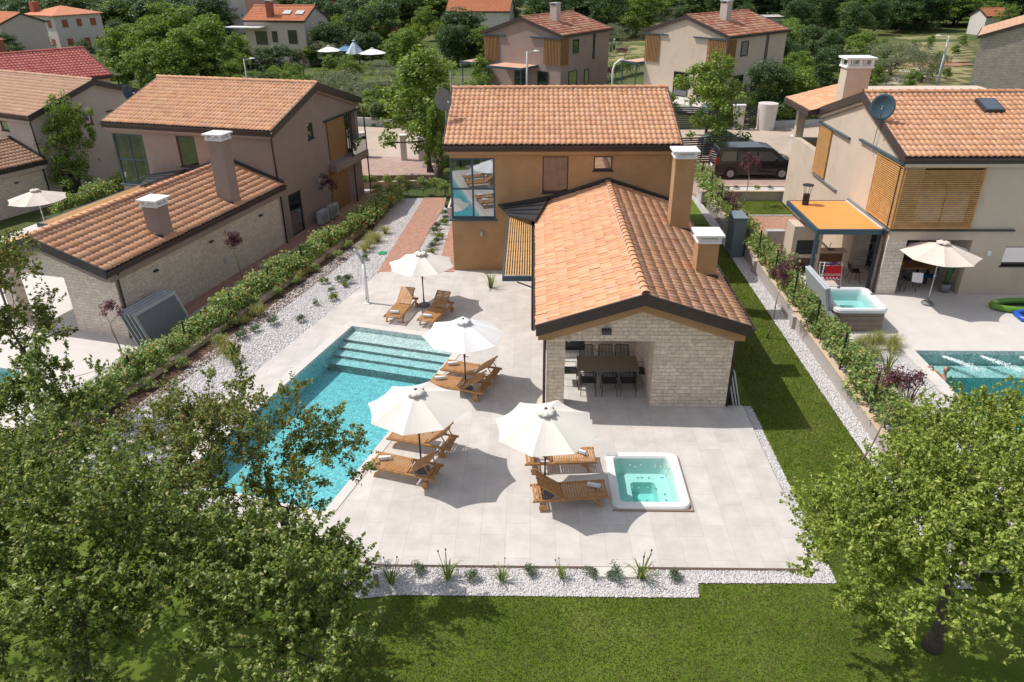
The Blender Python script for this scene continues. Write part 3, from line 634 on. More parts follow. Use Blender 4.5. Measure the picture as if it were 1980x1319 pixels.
w = MB(); e = -.004; wp = [(v1-e, -.11)]+[(v+(-e if i == 0 else 0), z+e) for i, (v, z) in enumerate(prof[1:-2])]+[(v0+e, -.86+e), (v0+e, -.11)]
w.prism([LF.p(u0+e, v, z) for v, z in wp], UL*(u1-u0-2*e)); inloc(w, pt).build('water', M['water'], pt)
c = MB()
for a, b, cc, d in ((u0-.33, u1+.33, v1, v1+.33), (u0-.33, u1+.33, v0-.33, v0), (u0-.33, u0, v0, v1), (u1, u1+.33, v0, v1)): c.box(a, b, cc, d, .0, .004, 0, LF)
c.box(u1+.28, u1+.30, v0, v1, .005, .007, 1, LF)
inloc(c, pt).build('coping', [M['cop'], M['dkgrey']], pt)
for i in range(3): inloc(MB().box(-1, -.9, -1, -.9, 0, .1) if 0 else MB().cyl(LF.p(u0+.006, 14.5+3*i, -.6), .09, .02, 16, fr=Fr((0, 0, 0))), pt).build('pool_lamp', M['white'], pt)

# --- sunken hot tub
ht = thing('hot_tub', 'square white sunken hot tub full of clear turquoise water in the terrace', 'hot tub', (3.1, 16.1, -.9))
hx0, hx1, hy0, hy1 = 2.08, 4.09, 14.93, 17.3
def rrect(x0, x1, y0, y1, r, n=5):
    o = []
    for cx, cy, a0 in ((x1-r, y1-r, 0), (x0+r, y1-r, 90), (x0+r, y0+r, 180), (x1-r, y0+r, 270)):
        o += [(cx+r*math.cos(R(a0+90*i/n)), cy+r*math.sin(R(a0+90*i/n))) for i in range(n+1)]
    return o
def tubshell(mb, x0, x1, y0, y1, zt_, w=.19, seat=.42, deep=.78, base=0.0):
    a = rrect(x0, x1, y0, y1, .26); a1 = rrect(x0-.0, x1+.0, y0-.0, y1+.0, .26); b = rrect(x0+.03, x1-.03, y0+.03, y1-.03, .24); c = rrect(x0+w, x1-w, y0+w, y1-w, .16); d = rrect(x0+w+.03, x1-w-.03, y0+w+.03, y1-w-.03, .15)
    e = rrect(x0+w+.12, x1-w-.12, y0+w+.14, y1-w-.12, .2); f = rrect(x0+.66, x1-.66, y0+.72, y1-.66, .12); g_ = rrect(x0+.70, x1-.70, y0+.76, y1-.70, .1)
    loops = [(a, base), (a1, zt_-.05), (b, zt_), (c, zt_), (d, zt_-.05), (e, zt_-seat), (f, zt_-seat-.03), (g_, zt_-deep)]
    n = len(a); vs = [(x, y, z) for lp, z in loops for x, y in lp]
    fs = [(i*n+k, i*n+(k+1) % n, (i+1)*n+(k+1) % n, (i+1)*n+k) for i in range(len(loops)-1) for k in range(n)] + [tuple(range((len(loops)-1)*n, len(loops)*n))]
    mb.add(vs, fs); return d
M['acryl'] = pm('white_acrylic', (.76, .755, .745), .22, .02, 3)
sh = MB(); tubshell(sh, hx0, hx1, hy0, hy1, .12, .20, .52, .9, .012); inloc(sh, ht).build('shell', M['acryl'], ht, smooth=False)
inloc(MB().slab(rrect(hx0+.215, hx1-.215, hy0+.215, hy1-.215, .15), -.78, .045), ht).build('water', M['water_h'], ht)
j = MB()
inloc(MB().box(hx0+.02, hx0+.34, hy1-.2, hy1-.05, .121, .14), ht).build('control_panel', M['lgrey'], ht, bevel=.01)
inloc(MB().box(hx0+.0, hx1+.035, hy0-.035, hy0-.0, .0, .055).box(hx1, hx1+.035, hy0, hy1-.1, 0.001, .054), ht).build('skirt', M['terr_e'], ht, bevel=.01)
def jets(parent, pts, r=.028):
    for p in pts: inloc(MB().cyl(p, r, .02, 10), parent).build('jet', M['lgrey'], parent)
zs = -.41; jets(ht, [(2.95+dx, 16.95-.08+dy*.0, -.1+dz) for dx, dy, dz in ((-.2, 0, .06), (-.05, 0, .0), (.1, 0, .06), (.5, 0, .06), (.5, 0, -.02), (.65, 0, .02), (.8, 0, .06), (.8, 0, -.02))] + [(x, 16.35, zs) for x in (2.75, 2.95, 3.2, 3.4)] + [(3.62, y, zs) for y in (15.6, 15.85, 16.1)] + [(x, 15.5, zs) for x in (2.9, 3.1, 3.3)] + [(2.95, 16.15, -.75), (3.2, 16.15, -.75)], .03)
for k in range(3): inloc(MB().cyl((hx1-.12, 15.6+.5*k, .12), .02, .012, 10), ht).build('valve_knob', M['lgrey'], ht)

# --- teak lounger: foot at origin, head along +x
def lounger():
    t = thing('sun_lounger', '', 'sun lounger')
    m = MB(); wd = .33; zs_ = .34
    for s in (-1, 1):
        m.box(-.04, 1.92, s*wd-.022, s*wd+.022, zs_-.075, zs_-.01)
    for x in (.0, 1.15, 1.86): m.box(x-.02, x+.02, -wd+.024, wd-.024, zs_-.07, zs_-.03)
    m.build('frame', M['wood'], t, bevel=.006)
    for k in range(17):
        x = .03+k*.067; MB().box(x-.024, x+.024, -wd+.001, wd-.001, zs_-.009, zs_+.010).build('slat', M['wood'], t)
    for k in range(3): MB().box(1.70+k*.07-.024, 1.70+k*.07+.024, -wd+.001, wd-.001, zs_-.009, zs_+.010).build('slat', M['wood'], t)
    a = R(36); fr = Fr((1.18, 0, zs_+.005), (math.cos(a), 0, math.sin(a)), (0, 1, 0), (-math.sin(a), 0, math.cos(a)))
    b = MB()
    for s in (-1, 1): b.box(0, .76, s*(wd-.06)-.018, s*(wd-.06)+.018, -.03, 0, 0, fr)
    b.box(0, .76, -.02, .02, -.03, 0, 0, fr)
    bk = b.build('backrest', M['wood'], t)
    for k in range(12): MB().box(.015+k*.064, .063+k*.064, -wd+.035, wd-.035, .001, .016, 0, fr).build('slat', M['wood'], bk)
    p0 = fr.p(.52, 0, -.03)
    for s in (-1, 1): MB().bar((p0.x, s*.24, p0.z), (1.80, s*.24, zs_-.05), .03, .02).build('back_strut', M['wood'], t)
    for s in (-1, 1):
        MB().prism([(.34, s*wd-.02, zs_-.076), (.44, s*wd-.02, zs_-.076), (.26, s*wd-.02, .12), (.2, s*wd-.02, 0), (.12, s*wd-.02, 0), (.18, s*wd-.02, .14)], (0, .04, 0)).build('leg', M['wood'], t)
        MB().box(1.62, 1.70, s*wd-.021, s*wd+.021, .08, zs_-.076).build('leg', M['wood'], t)
        c = MB(); c.tube([(1.66, s*(wd+.026), .105), (1.66, s*(wd+.066), .105)], .105, 20); wl = c.build('wheel', M['wood'], t)
    MB().tube([(1.66, -wd-.02, .105), (1.66, wd+.02, .105)], .014, 8).build('axle', M['dkgrey'], t)
    return t
def towel():
    m = MB(); pts = []
    n = 22
    for i in range(n*2+1):      # rolled spiral
        a = i*math.pi/ (n*.42); r = .018+.052*(i/(2*n)); pts.append((r*math.cos(a), r*math.sin(a)))
    out = [(x*(1+.12/max(.02, math.hypot(x, y))*.12), y*(1+.12/max(.02, math.hypot(x, y))*.12)) for x, y in pts]
    Lh = .17; vs = []
    for y in (-Lh, -Lh*.96, Lh*.96, Lh):
        k = .9 if abs(y) == Lh else 1
        vs += [(x*k, y, z*k+.07) for x, z in pts]
    q = len(pts); m.add(vs, [(j*q+i, j*q+i+1, (j+1)*q+i+1, (j+1)*q+i) for j in range(3) for i in range(q-1)])
    for yy in (-Lh*.97, Lh*.97): m.add([(.058*math.cos(2*math.pi*k/20), yy, .07+.058*math.sin(2*math.pi*k/20)) for k in range(20)], [tuple(range(20))])
    return m.build('rolled_towel', M['towel'], smooth=True)
LG = [  # foot point, heading of the head end, towel offset (x along, y, rot), label bits
    ((-5.31, 25.66), 77.5, (.22, -.02, 82), 'teak sun lounger left of the parasol pole at the far end of the pool', 'rolled white towel on the left lounger beyond the pool'),
    ((-4.0, 25.33), 72, (.22, 0, 78), 'half shaded teak sun lounger right of the parasol pole beyond the pool', 'rolled white towel on the shaded lounger beyond the pool'),
    ((-2.90, 21.92), -17, (.30, 0, 98), 'teak lounger under the bright white parasol, the one farther from the camera', 'rolled white towel on the farther lounger by the white parasol'),
    ((-3.22, 20.95), -17, (.30, 0, 98), 'teak lounger in front of the bright white parasol, partly behind the next parasol', 'rolled white towel on the nearer lounger by the white parasol'),
    ((-4.0, 17.9), -15, None, 'teak lounger half hidden below the cream parasol next to the pool edge', None),
    ((-4.28, 16.58), -17, (.33, .02, 98), 'teak lounger at the pool edge brushed by the oak branch', 'rolled white towel under the oak twigs on the lounger by the pool'),
    ((1.74, 16.88), 184, (.38, -.02, 60), 'teak lounger under the parasol beside the sunken hot tub, reclined flat at its slatted foot', 'rolled bluish towel on the lounger behind the other near the hot tub'),
    ((1.93, 15.42), 186.5, (.30, -.02, 75), 'teak lounger nearest the camera with its foot against the hot tub', 'rolled white towel on the lounger nearest the camera')]
l0 = lounger(); tw0 = towel(); tag(tw0, '', 'towel')
for i, (p, hd, tw, la, lt) in enumerate(LG):
    o = l0 if i == 0 else dup(l0); o.location = (*p, 0.002); o.rotation_euler = (0, 0, R(hd)); o['label'] = la; o['group'] = 'teak sun loungers by the pool'
    if tw:
        x, y, r_ = tw; a = R(hd); w_ = tw0 if i == 0 else tw0.copy()
        if i: COL.objects.link(w_)
        w_.location = (p[0]+x*math.cos(a)-y*math.sin(a), p[1]+x*math.sin(a)+y*math.cos(a), .352); w_.rotation_euler = (0, 0, R(r_)-0*a); w_['label'] = lt; w_['group'] = 'rolled towels on the loungers'

# --- parasol
def parasol(h=2.0, r=1.32, phi=90, mat='canvas', up=.44, cane='dkgrey'):
    t = thing('parasol', '', 'parasol')
    m = MB(); n = 8; vs = []; rings = [(.13, .0), (.35, -.10), (.62, -.42), (1, -1.)]
    sub = 6
    hub = h+up
    for k in range(n):
        a0, a1 = R(phi)-2*math.pi*k/n, R(phi)-2*math.pi*(k+1)/n
        c0, c1 = np.array([math.cos(a0), math.sin(a0)]), np.array([math.cos(a1), math.sin(a1)]); g = []
        for i in range(7):
            s = .11+(1-.11)*i/6
            for j in range(sub+1):
                u = j/sub; q = (c0*(1-u)+c1*u)*r*s; scal = 4*u*(1-u)
                q = q*(1-.045*scal*s) ; z = hub-up*(s**1.12) - .045*scal*s
                g.append((q[0], q[1], z))
        b = len(vs); vs += g
        m.add(g, [(i*(sub+1)+j, i*(sub+1)+j+1, (i+1)*(sub+1)+j+1, (i+1)*(sub+1)+j) for i in range(6) for j in range(sub)])
    cn = m.build('canopy', M[mat], t, smooth=False)
    so_ = cn.modifiers.new('cloth', 'SOLIDIFY'); so_.thickness = .006; so_.offset = 1
    # vented top flap with a wavy edge
    m = MB(); V = []; nn = 48
    for rr, z, wv in ((.03, .09, 0), (.09, .085, .0), (.17, .055, .006), (.245, .012, .022)):
        V += [((rr+wv*.6*math.cos(8*2*math.pi*k/nn))*math.cos(2*math.pi*k/nn), (rr+wv*.6*math.cos(8*2*math.pi*k/nn))*math.sin(2*math.pi*k/nn), hub+z+wv*math.cos(8*2*math.pi*k/nn)) for k in range(nn)]
    m.add(V, [(i*nn+k, i*nn+(k+1) % nn, (i+1)*nn+(k+1) % nn, (i+1)*nn+k) for i in range(3) for k in range(nn)])
    vt = m.build('vent_cap', M[mat], t, smooth=True); s2 = vt.modifiers.new('cloth', 'SOLIDIFY'); s2.thickness = .005
    MB().lathe((0, 0, hub+.085), [(0.0, .045), (.03, .04), (.045, .0), (.02, -.02)], 14).build('finial', M['dkgrey'], t)
    MB().tube([(0, 0, .08), (0, 0, 1.15)], .024, 10).tube([(0, 0, 1.15), (0, 0, 1.28)], .034, 10).tube([(0, 0, 1.28), (0, 0, hub+.05)], .019, 10).build('pole', M[cane], t, smooth=True)
    for k in range(n):
        a = R(phi)-2*math.pi*k/n; c, s = math.cos(a), math.sin(a)
        MB().bar((c*.05, s*.05, hub-.03), (c*r*.985, s*r*.985, h-.012), .016, .012).bar((c*.04, s*.04, hub-.42), (c*r*.52, s*r*.52, hub-up*.48-.02), .012, .012).build('rib', M['grey'], t)
    MB().tube([(.03, 0, 1.2), (.11, 0, 1.2), (.11, 0, 1.13)], .009, 6).build('crank', M['grey'], t)
    bs = MB().lathe((0, 0, 0), [(0, .0), (.22, .0), (.235, .03), (.22, .075), (.07, .09), (.04, .11), (.035, .3), (0, .3)], 24).build('base', M['grey'], t, smooth=True)
    return t
PS = [((-4.33, 27.39), 1.78, 1.32, 127, 'canvas', 'cream parasol between the two loungers beyond the far end of the pool'),
      ((-2.12, 20.87), 1.99, 1.31, 96, 'canvas_w', 'bright white parasol over the pool edge, whiter than the others'),
      ((-2.99, 16.56), 2.02, 1.335, 128, 'canvas', 'large cream parasol covering the loungers at the right edge of the pool'),
      ((.37, 15.55), 2.10, 1.31, 120, 'canvas', 'cream parasol with a wavy vent cap beside the sunken hot tub')]
for (p, h, r, ph, mt, lb) in PS:
    o = parasol(h, r, ph, mt); o.location = (*p, .002); o['label'] = lb; o['group'] = 'parasols on the terrace'
# --- solar shower
t = thing('garden_shower', 'white outdoor shower column with a leaning grey head on the terrace edge', 'shower', (-6.67, 27.63, 0), R(-10))
MB().tube([(0, 0, .0), (0, 0, 1.0), (-.01, 0, 1.75)], [.07, .065, .06], 14).build('column', M['white'], t, smooth=True)
MB().tube([(-.01, 0, 1.72), (-.1, .0, 1.95), (-.30, .0, 2.25), (-.36, 0, 2.3)], [.06, .06, .05, .04], 14).build('shower_head', M['lgrey'], t, smooth=True)
MB().tube([(.05, -.02, 1.15), (.13, -.05, 1.15)], .02, 8).build('tap', M['grey'], t)
MB().tube([(0, -.06, .25), (0, -.15, .25)], .02, 8).build('foot_tap', M['grey'], t)
MB().box(-.13, .13, -.13, .13, 0, .02).build('base_plate', M['white'], t, bevel=.005)
# --- dining set under the wing
t = thing('dining_table', 'long taupe dining table in the open bay of the stone fronted wing', 'table', (2.48, 21.32, 0))
M['taupe_top'] = pm('taupe_table_glass', (.20, .165, .125), .3, .08, 3)
MB().box(-.98, .98, -.5, .5, .72, .75).build('tabletop', M['taupe_top'], t, bevel=.006)
for x in (-.93, .93):
    for y in (-.45, .45): MB().box(x-.03, x+.03, y-.03, y+.03, 0, .718).build('leg', M['taupe_top'], t)
def dchair():
    t = thing('dining_chair', '', 'chair'); w = .24
    m = MB()
    for s in (-1, 1):
        m.tube([(s*w, -.24, 0), (s*(w-.01), -.2, .45), (s*(w-.01), .2, .45), (s*w, .27, 0)], .012, 6)
        m.tube([(s*(w-.01), -.2, .45), (s*(w-.01), -.2, .64), (s*(w-.01), .1, .64), (s*(w-.01), .22, .66)], .012, 6)
    m.build('frame', M['black'], t)
    s_ = MB(); s_.box(-w+.02, w-.02, -.22, .2, .44, .455); s_.build('seat', M['black'], t, bevel=.004)
    b = MB()
    for s in (-1, 1): b.tube([(s*(w-.01), .2, .45), (s*(w-.015), .28, .88)], .013, 6)
    b.tube([(-w+.015, .28, .87), (-w+.06, .29, .9), (w-.06, .29, .9), (w-.015, .28, .87)], .013, 6); b.build('back_frame', M['black'], t)
    for k in range(9):
        x = -w+.05+k*(2*w-.1)/8; MB().bar((x, .21, .5), (x, .285, .88), .022, .006, (0, 1, 0)).build('back_strap', M['black'], t)
    return t
dc = dchair(); k = 0
CH = [((1.83, 20.72), 180, 'near side of the taupe table, at its left end'), ((2.5, 20.7), 180, 'near side of the taupe table, in the middle'), ((3.1, 20.72), 180, 'near side of the taupe table, at its right end'),
      ((1.85, 22.02), 0, 'far side of the taupe table, at its left end'), ((2.5, 22.05), 0, 'far side of the taupe table, in the middle'), ((3.05, 22.04), 0, 'far side of the taupe table, at its right end'), ((1.28, 21.35), 90, 'sunlit left head of the taupe table'), ((3.72-.12, 21.35), -90, 'shaded right head of the taupe table, by the stone wall')]
for i, (p, a, lb) in enumerate(CH):
    o = dc if i == 0 else dup(dc); o.location = (*p, .002); o.rotation_euler = (0, 0, R(a)); o['label'] = 'black strap chair on the '+lb if i < 6 else 'black strap chair at the '+lb; o['group'] = 'dining chairs in the open bay'
# --- small things by the wing
t = tag(MB().box(-.14, .14, -.09, .09, -.07, .07).build('wall_lamp', M['dkgrey'], bevel=.01), 'dark box lamp above the opening of the stone fronted wing', 'wall lamp'); t.location = (2.22, 19.76, 2.66)
t = thing('security_camera', 'small white camera on the stone gable above the left pillar', 'camera', (1.10, 19.85, 2.42))
MB().tube([(0, -.02, 0), (0.03, -.2, -.06)], .04, 10).build('housing', M['white'], t); MB().tube([(0.03, -.2, -.06), (.034, -.215, -.065)], .033, 10).build('lens', M['black'], t); MB().box(-.03, .03, -.03, -.001, -.04, .04).build('bracket', M['white'], t)
def panels(t, n, w, h, dep, m1='lgrey', m2='grey', lean=.25):
    for k in range(n):
        y = k*dep; fr = Fr((0, -y, 0), (1, 0, 0), (0, math.cos(lean), math.sin(lean)) if 0 else (0, 1, 0), (0, math.sin(lean), math.cos(lean)))
        m = MB(); a = .12
        m.box(-w/2, w/2, 0, .05, 0, a, 0, fr).box(-w/2, w/2, 0, .05, h-a, h, 0, fr).box(-w/2, -w/2+a, .0, .05, a, h-a, 0, fr).box(w/2-a, w/2, .0, .05, a, h-a, 0, fr)
        o = m.build('frame_panel', M[m1], t, bevel=.012); MB().box(-w/2+a, w/2-a, .02, .03, a, h-a, 0, fr).build('infill', M[m2], o)
t = thing('cover_panels', 'stack of grey framed cover panels leaning on the right wall of the stone fronted wing', 'panel stack', (6.35, 20.75, 0), R(90)); panels(t, 3, 1.6, 1.25, .09)
t = thing('cover_panels', 'stack of grey framed cover panels leaning on the long wall of the neighbouring low wing', 'panel stack', (-14.3, 25.45, -.4), R(90-15.5)); panels(t, 4, 2.3, 1.5, .21, lean=.40)
t = thing('storage_cabinet', 'tall blue grey outdoor cabinet against the right garden wall', 'cabinet', (9.55, 33.6, -.05))
M['cab'] = pm('blue_grey_plastic', (.17, .215, .25), .5, .06, 3)
MB().box(-.28, .3, -.55, .55, 0, 1.85).build('body', M['cab'], t, bevel=.02)
for s in (-1, 1): MB().box(-.30, -.281, s*.27-.25, s*.27+.25, .08, 1.78).build('door', M['cab'], t, bevel=.005)
MB().box(-.33, .33, -.6, .6, 1.852, 1.9).build('lid', M['cab'], t, bevel=.01)
t = tag(MB().slab([(1.5-.02, 12.66), (2.42, 12.66), (2.5, 12.97), (1.45, 12.97)], -.1, -.012).build('garden_step', M['offwhite'], bevel=.01), 'pale concrete step slab between the terrace edge and the pebble bed', 'step')
t = thing('bollard_light', 'short round bollard lamp at the left end of the front pebble bed', 'bollard lamp', (-3.45, 12.35, -.1)); MB().cyl((0, 0, 0), .055, .42, 14).build('post', M['bark_l'], t); MB().cyl((0, 0, .421), .065, .03, 14).build('cap', M['lgrey'], t)
t = tag(MB().cyl((0, 0, 0), .22, .05, 6).build('valve_box_lid', pm('green_lid', (.02, .28, .11), .5, .1, 5)), 'green irrigation valve lid on the white gravel', 'valve lid'); t.location = (-7.11, 33.4, -.02)
t = tag(MB().cyl((0, 0, 0), .30, .04, 24).build('drain_cover', M['grey']), 'round dark cover lying on the gravel behind the far parasol', 'drain cover'); t.location = (-4.95, 33.6, -.02)
# planter with shrub follows in plants
t = thing('planter_box', 'low white rendered planter against the left wall of the ochre house', 'planter', (-3.9, 40.0, 0)); MB().slab([(-.65, -1), (.4, -1), (.4, 1), (-.65, 1)], 0, .5, [[(-.55, -.9), (-.55, .9), (.3, .9), (.3, -.9)]]).build('trough', M['whitewall'], t); MB().area([(-.55, -.9), (.3, -.9), (.3, .9), (-.55, .9)], (), .42).build('soil', M['mulch'], t)
# ------------------------------------------------------------------ neighbours to the left (same plan, turned)
def put(dx, dy, z, deg):
    a = R(deg); U = Vector((math.cos(a), -math.sin(a), 0)); V = Vector((math.sin(a), math.cos(a), 0)); return U*(1.2+dx)+V*(30+dy)+Vector((0, 0, z)), -a
la, ra = put(-27.2, .5, -.4, 14.66)
VA = villa('taupe rendered neighbouring house with a long low stone wing and two grey chimneys', la, ra, 'taupe', 'stone_d', 'tile2', ow=1)
a = R(26.1); lc = Vector((-30.59+.15*math.cos(a), 45.71, -1.46)); off = Vector((1.2-5.9, 30-31.24, 0))
lc = lc + Vector((math.cos(a), -math.sin(a), 0))*off.x + Vector((math.sin(a), math.cos(a), 0))*off.y
VC = villa('pale pink grey house at the far left edge with faded brown roof tiles', lc, -a, 'pinkish', 'stone_d', 'tile_t', ow=1)
def AF(x, y, z=0):      # local plan coordinates on plot A
    b = R(14.66); return Vector((math.cos(b), -math.sin(b), 0))*(x-27.2)+Vector((math.sin(b), math.cos(b), 0))*(y+.5)+Vector((0, 0, z-.4))
A2 = lambda x, y: tuple(AF(x, y))[:2]
A_LAWN = [A2(7.4, 5), A2(8.5, 5), A2(8.6, 20), A2(8.6, 31), A2(7.4, 31)]
tag(MB().area([A2(6.9, 5), A2(9.0, 5), A2(9.0, 34), A2(6.9, 34)], (), -.37).build('lawn_strip', M['lawn']), kind='structure')
tag(MB().area([A2(6.04, 20.0), A2(6.9, 20.0), A2(6.9, 30.5), A2(7.9, 31.5), A2(7.9, 42), A2(5.9, 42), A2(5.9, 31.2), A2(6.04, 31.2)], (), -.355).build('brick_path', M['path']), kind='structure')
tag(MB().slab([A2(6.9, 14), A2(7.05, 14), A2(7.05, 30.45), A2(8.1, 31.4), A2(8.1, 41), A2(7.95, 41), A2(7.95, 31.5), A2(6.9, 30.55)], -.6, -.33).build('path_curb', M['curb']), kind='structure')
APOOL = [A2(-4.4, 12.5), A2(4.3, 12.5), A2(4.3, 16.7), A2(-4.4, 16.7)]
tag(MB().slab([A2(6.9, 12.9), A2(6.9, 20), A2(6.02, 20), A2(6.02, 23.6), A2(.5, 23.6), A2(.5, 31.2), A2(-3.6, 31.2), A2(-9, 31), A2(-9, 11.5), A2(4, 11.5)], -1, -.345, [[(p[0]-(A2(-.05, 14.6)[0]-p[0])*.002, p[1]-(A2(-.05, 14.6)[1]-p[1])*.002) for p in APOOL]], 0, 0).build('terrace', M['cop']), kind='structure')
tag(MB().area([A2(6.9, 8), A2(7.25, 8), A2(7.25, 20.6), A2(6.9, 20.6)], (), -.36).build('gravel_strip', M['gravel']), kind='structure')
pt = thing('swimming_pool', 'pool of the left neighbour glimpsed in small turquoise patches through the trees', 'swimming pool', (*A2(0, 14.6), -1.6))
m = MB(); z1 = -.35
for i in range(4):
    p, q = APOOL[i], APOOL[(i+1) % 4]; m.poly([(q[0], q[1], z1), (p[0], p[1], z1), (p[0], p[1], -1.6), (q[0], q[1], -1.6)])
m.poly([(*p, -1.6) for p in APOOL]); inloc(m, pt).build('basin', M['mosaic_caustics'], pt)
q = [(p[0]-(sum(k[0] for k in APOOL)/4-p[0])*.002, p[1]-(sum(k[1] for k in APOOL)/4-p[1])*.002) for p in APOOL]
inloc(MB().prism([(*p, -.48) for p in q], (0, 0, -1.13)), pt).build('water', M['water'], pt)
# A: parasol, AC units, curb lights
t = parasol(1.9, 1.45, 100, 'canvas_t', cane='white'); t.location = G(93, 452, -.4); t['label'] = 'sand coloured parasol beyond the roof of the left low wing'
def acunit(white='lgrey'):
    t = thing('air_conditioner', '', 'air conditioner')
    MB().box(-.42, .42, -.16, .16, .06, .76).build('casing', M[white], t, bevel=.02)
    m = MB()
    for r_ in (.08, .15, .22, .29):
        m.tube([(-.1+r_*math.cos(R(a_)), -.17, .41+r_*math.sin(R(a_))) for a_ in range(0, 361, 20)], .008, 5, cap=False)
    m.build('fan_grille', M['grey'], t)
    for x in (-.3, .3): MB().box(x-.03, x+.03, -.18, .18, 0, .058).build('foot', M['grey'], t)
    return t
ac = acunit(); ac.location = AF(6.4, 34.25, .05); ac.rotation_euler = (0, 0, R(90-14.7)); ac['label'] = 'grey air conditioning unit nearer the glass door of the taupe house'; ac['group'] = 'air conditioning units'
a2 = dup(ac, AF(6.4, 35.35, .05), R(90-14.7), 'grey air conditioning unit beside the brown shutter of the taupe house')
a3 = dup(ac, (11.5, 34.0, .2), R(180), 'white air conditioning unit standing on brick paving by the right neighbour', None)
for ch in KIDS[a3.name]:
    pass
# retaining wall with tan coping between the two plots, hedge is planted on it
cw = [(-18.25, 11), (-18.2, 20), (-18.42, 30), (-18.7, 33.6)]
m = MB(); c = MB()
for (u_, v_), (u2, v2) in zip(cw[:-1], cw[1:]):
    p, q = L(u_, v_), L(u2, v2); m.bar(p-Vector((0, 0, .15)), q-Vector((0, 0, .15)), .2, .6); c.bar(p+Vector((0, 0, .175)), q+Vector((0, 0, .175)), .26, .05)
t = thing('boundary_wall', 'long low garden wall with tan stone coping below the laurel hedge on the left', 'wall', L(-18.3, 20, -.4)); inloc(m, t).build('wall', M['cop_t'], t); inloc(c, t).build('coping', M['cop_t'], t)
def fence(name, label, pts, h, step, z=0, top=True, m='black', mesh=True):
    t = thing(name, label, 'fence', (*pts[0][:2], z)); o = Vector((*pts[0][:2], z)); wire = MB()
    for (a, b) in zip(pts[:-1], pts[1:]):
        a, b = Vector((*a[:2], 0)), Vector((*b[:2], 0)); n = max(1, round((b-a).length/step))
        for i in range(n+1):
            if i == n and b != Vector((*pts[-1][:2], 0)): continue
            p = a.lerp(b, i/n)+Vector((0, 0, z)); inloc(MB().bar(p, p+Vector((0, 0, h)), .05, .05), t).build('post', M[m], t)
        if mesh:
            for k in range(int(h/.2)): zz = z+.1+k*.2; wire.bar(a+Vector((0, 0, zz)), b+Vector((0, 0, zz)), .005, .005)
            n2 = int((b-a).length/.25)
    if mesh: inloc(wire, t).build('wire_mesh', M[m], t)
    return t
fence('wire_fence', 'dark wire mesh fence running through the left laurel hedge', [Lw(-18.5, 14), Lw(-18.5, 22), Lw(-18.7, 30), (-8.3, 38.5), (-7.7, 42.5)], 1.15, 2.4, -.1)
fence('wire_fence', 'dark wire mesh fence rising from the right garden wall', [(10.06, 14), (10.06, 46.5)], 1.75, 2.45, .05)
# right garden wall stepping down towards the camera
t = thing('garden_wall', 'long grey rendered retaining wall on the right with stepped tan coping', 'wall', (10.03, 30, 0))
steps = [(12.8, 19.4, .36), (19.4, 25.9, .42), (25.9, 31.5, .48), (31.5, 38.5, .54), (38.5, 46, .60)]
for i, (a, b, h) in enumerate(steps):
    inloc(MB().box(9.93, 10.13, a, b-.001, -.4, h), t).build('wall_section', M['retain'], t)
    inloc(MB().box(9.91, 10.15, a, b-.002, h+.001, h+.035), t).build('coping', M['cop_t'], t)
    if i in (1, 2): inloc(MB().box(9.8, 9.929, b-.4, b-.1, -.4, h+.02), t).build('pier', M['retain'], t)

# ------------------------------------------------------------------ right neighbour
zb = .2
BP = [(13.36, 14), (20.5, 14), (20.5, 23.3), (13.36, 23.3)]
tag(MB().slab([(10.14, 23.45), (12.95, 23.45), (12.95, 13), (30, 13), (30, 40), (14.1, 40), (14.1, 32.5), (11.0, 32.5), (10.5, 30.2), (10.14, 30.2)], -.5, zb, [[(13.356, 13.996), (20.504, 13.996), (20.504, 23.304), (13.356, 23.304)]]).build('terrace', M['cop']), kind='structure')
tag(MB().area([(10.14, 12.8), (12.96, 12.8), (12.96, 23.44), (10.14, 23.44)], (), .12).build('gravel_bed', M['gravel']), kind='structure')
pebbles('loose_pebbles', [([(10.6, 16), (12.94, 16), (12.94, 23.4), (10.6, 23.4)], .125, 700, .028)])
tag(MB().area([(10.14, 30.2), (10.6, 30.2), (11.0, 32.5), (14.0, 32.5), (14.0, 41.6), (10.14, 41.6)], (), .12).build('lawn', M['lawn']), kind='structure')
grass('lawn_blades', [([(10.2, 30.2), (10.6, 30.2), (11.0, 32.5), (14.0, 32.5), (14.0, 41.4), (9.6, 41.4)], .12, 30000, .05)])
tag(MB().slab([(11.0, 33.0), (13.9, 33.0), (13.9, 38.6), (10.55, 38.6)], .1, .16).build('brick_patio', M['path']), kind='structure')
tag(MB().slab([(10.75, 32.6), (11.0, 32.6), (10.6, 38.75), (13.9, 38.75), (13.9, 38.9), (10.4, 38.9)], .1, .15).build('patio_curb', M['curb']), kind='structure')
t = thing('planting_wall', 'low grey wall with white stones in front of the black van', 'wall', (12.2, 42.2, 0))
inloc(MB().box(9.6, 15.0, 41.6, 41.8, 0, .62), t).build('wall', M['retain'], t); inloc(MB().box(9.6, 15, 41.55, 41.85, .621, .67), t).build('coping', M['cop_t'], t); inloc(MB().box(9.6, 15, 41.801, 42.85, 0, .55), t).build('stone_bed', M['gravel'], t); inloc(MB().box(9.6, 15, 42.851, 43.0, 0, .62), t).build('back_curb', M['cop_t'], t)
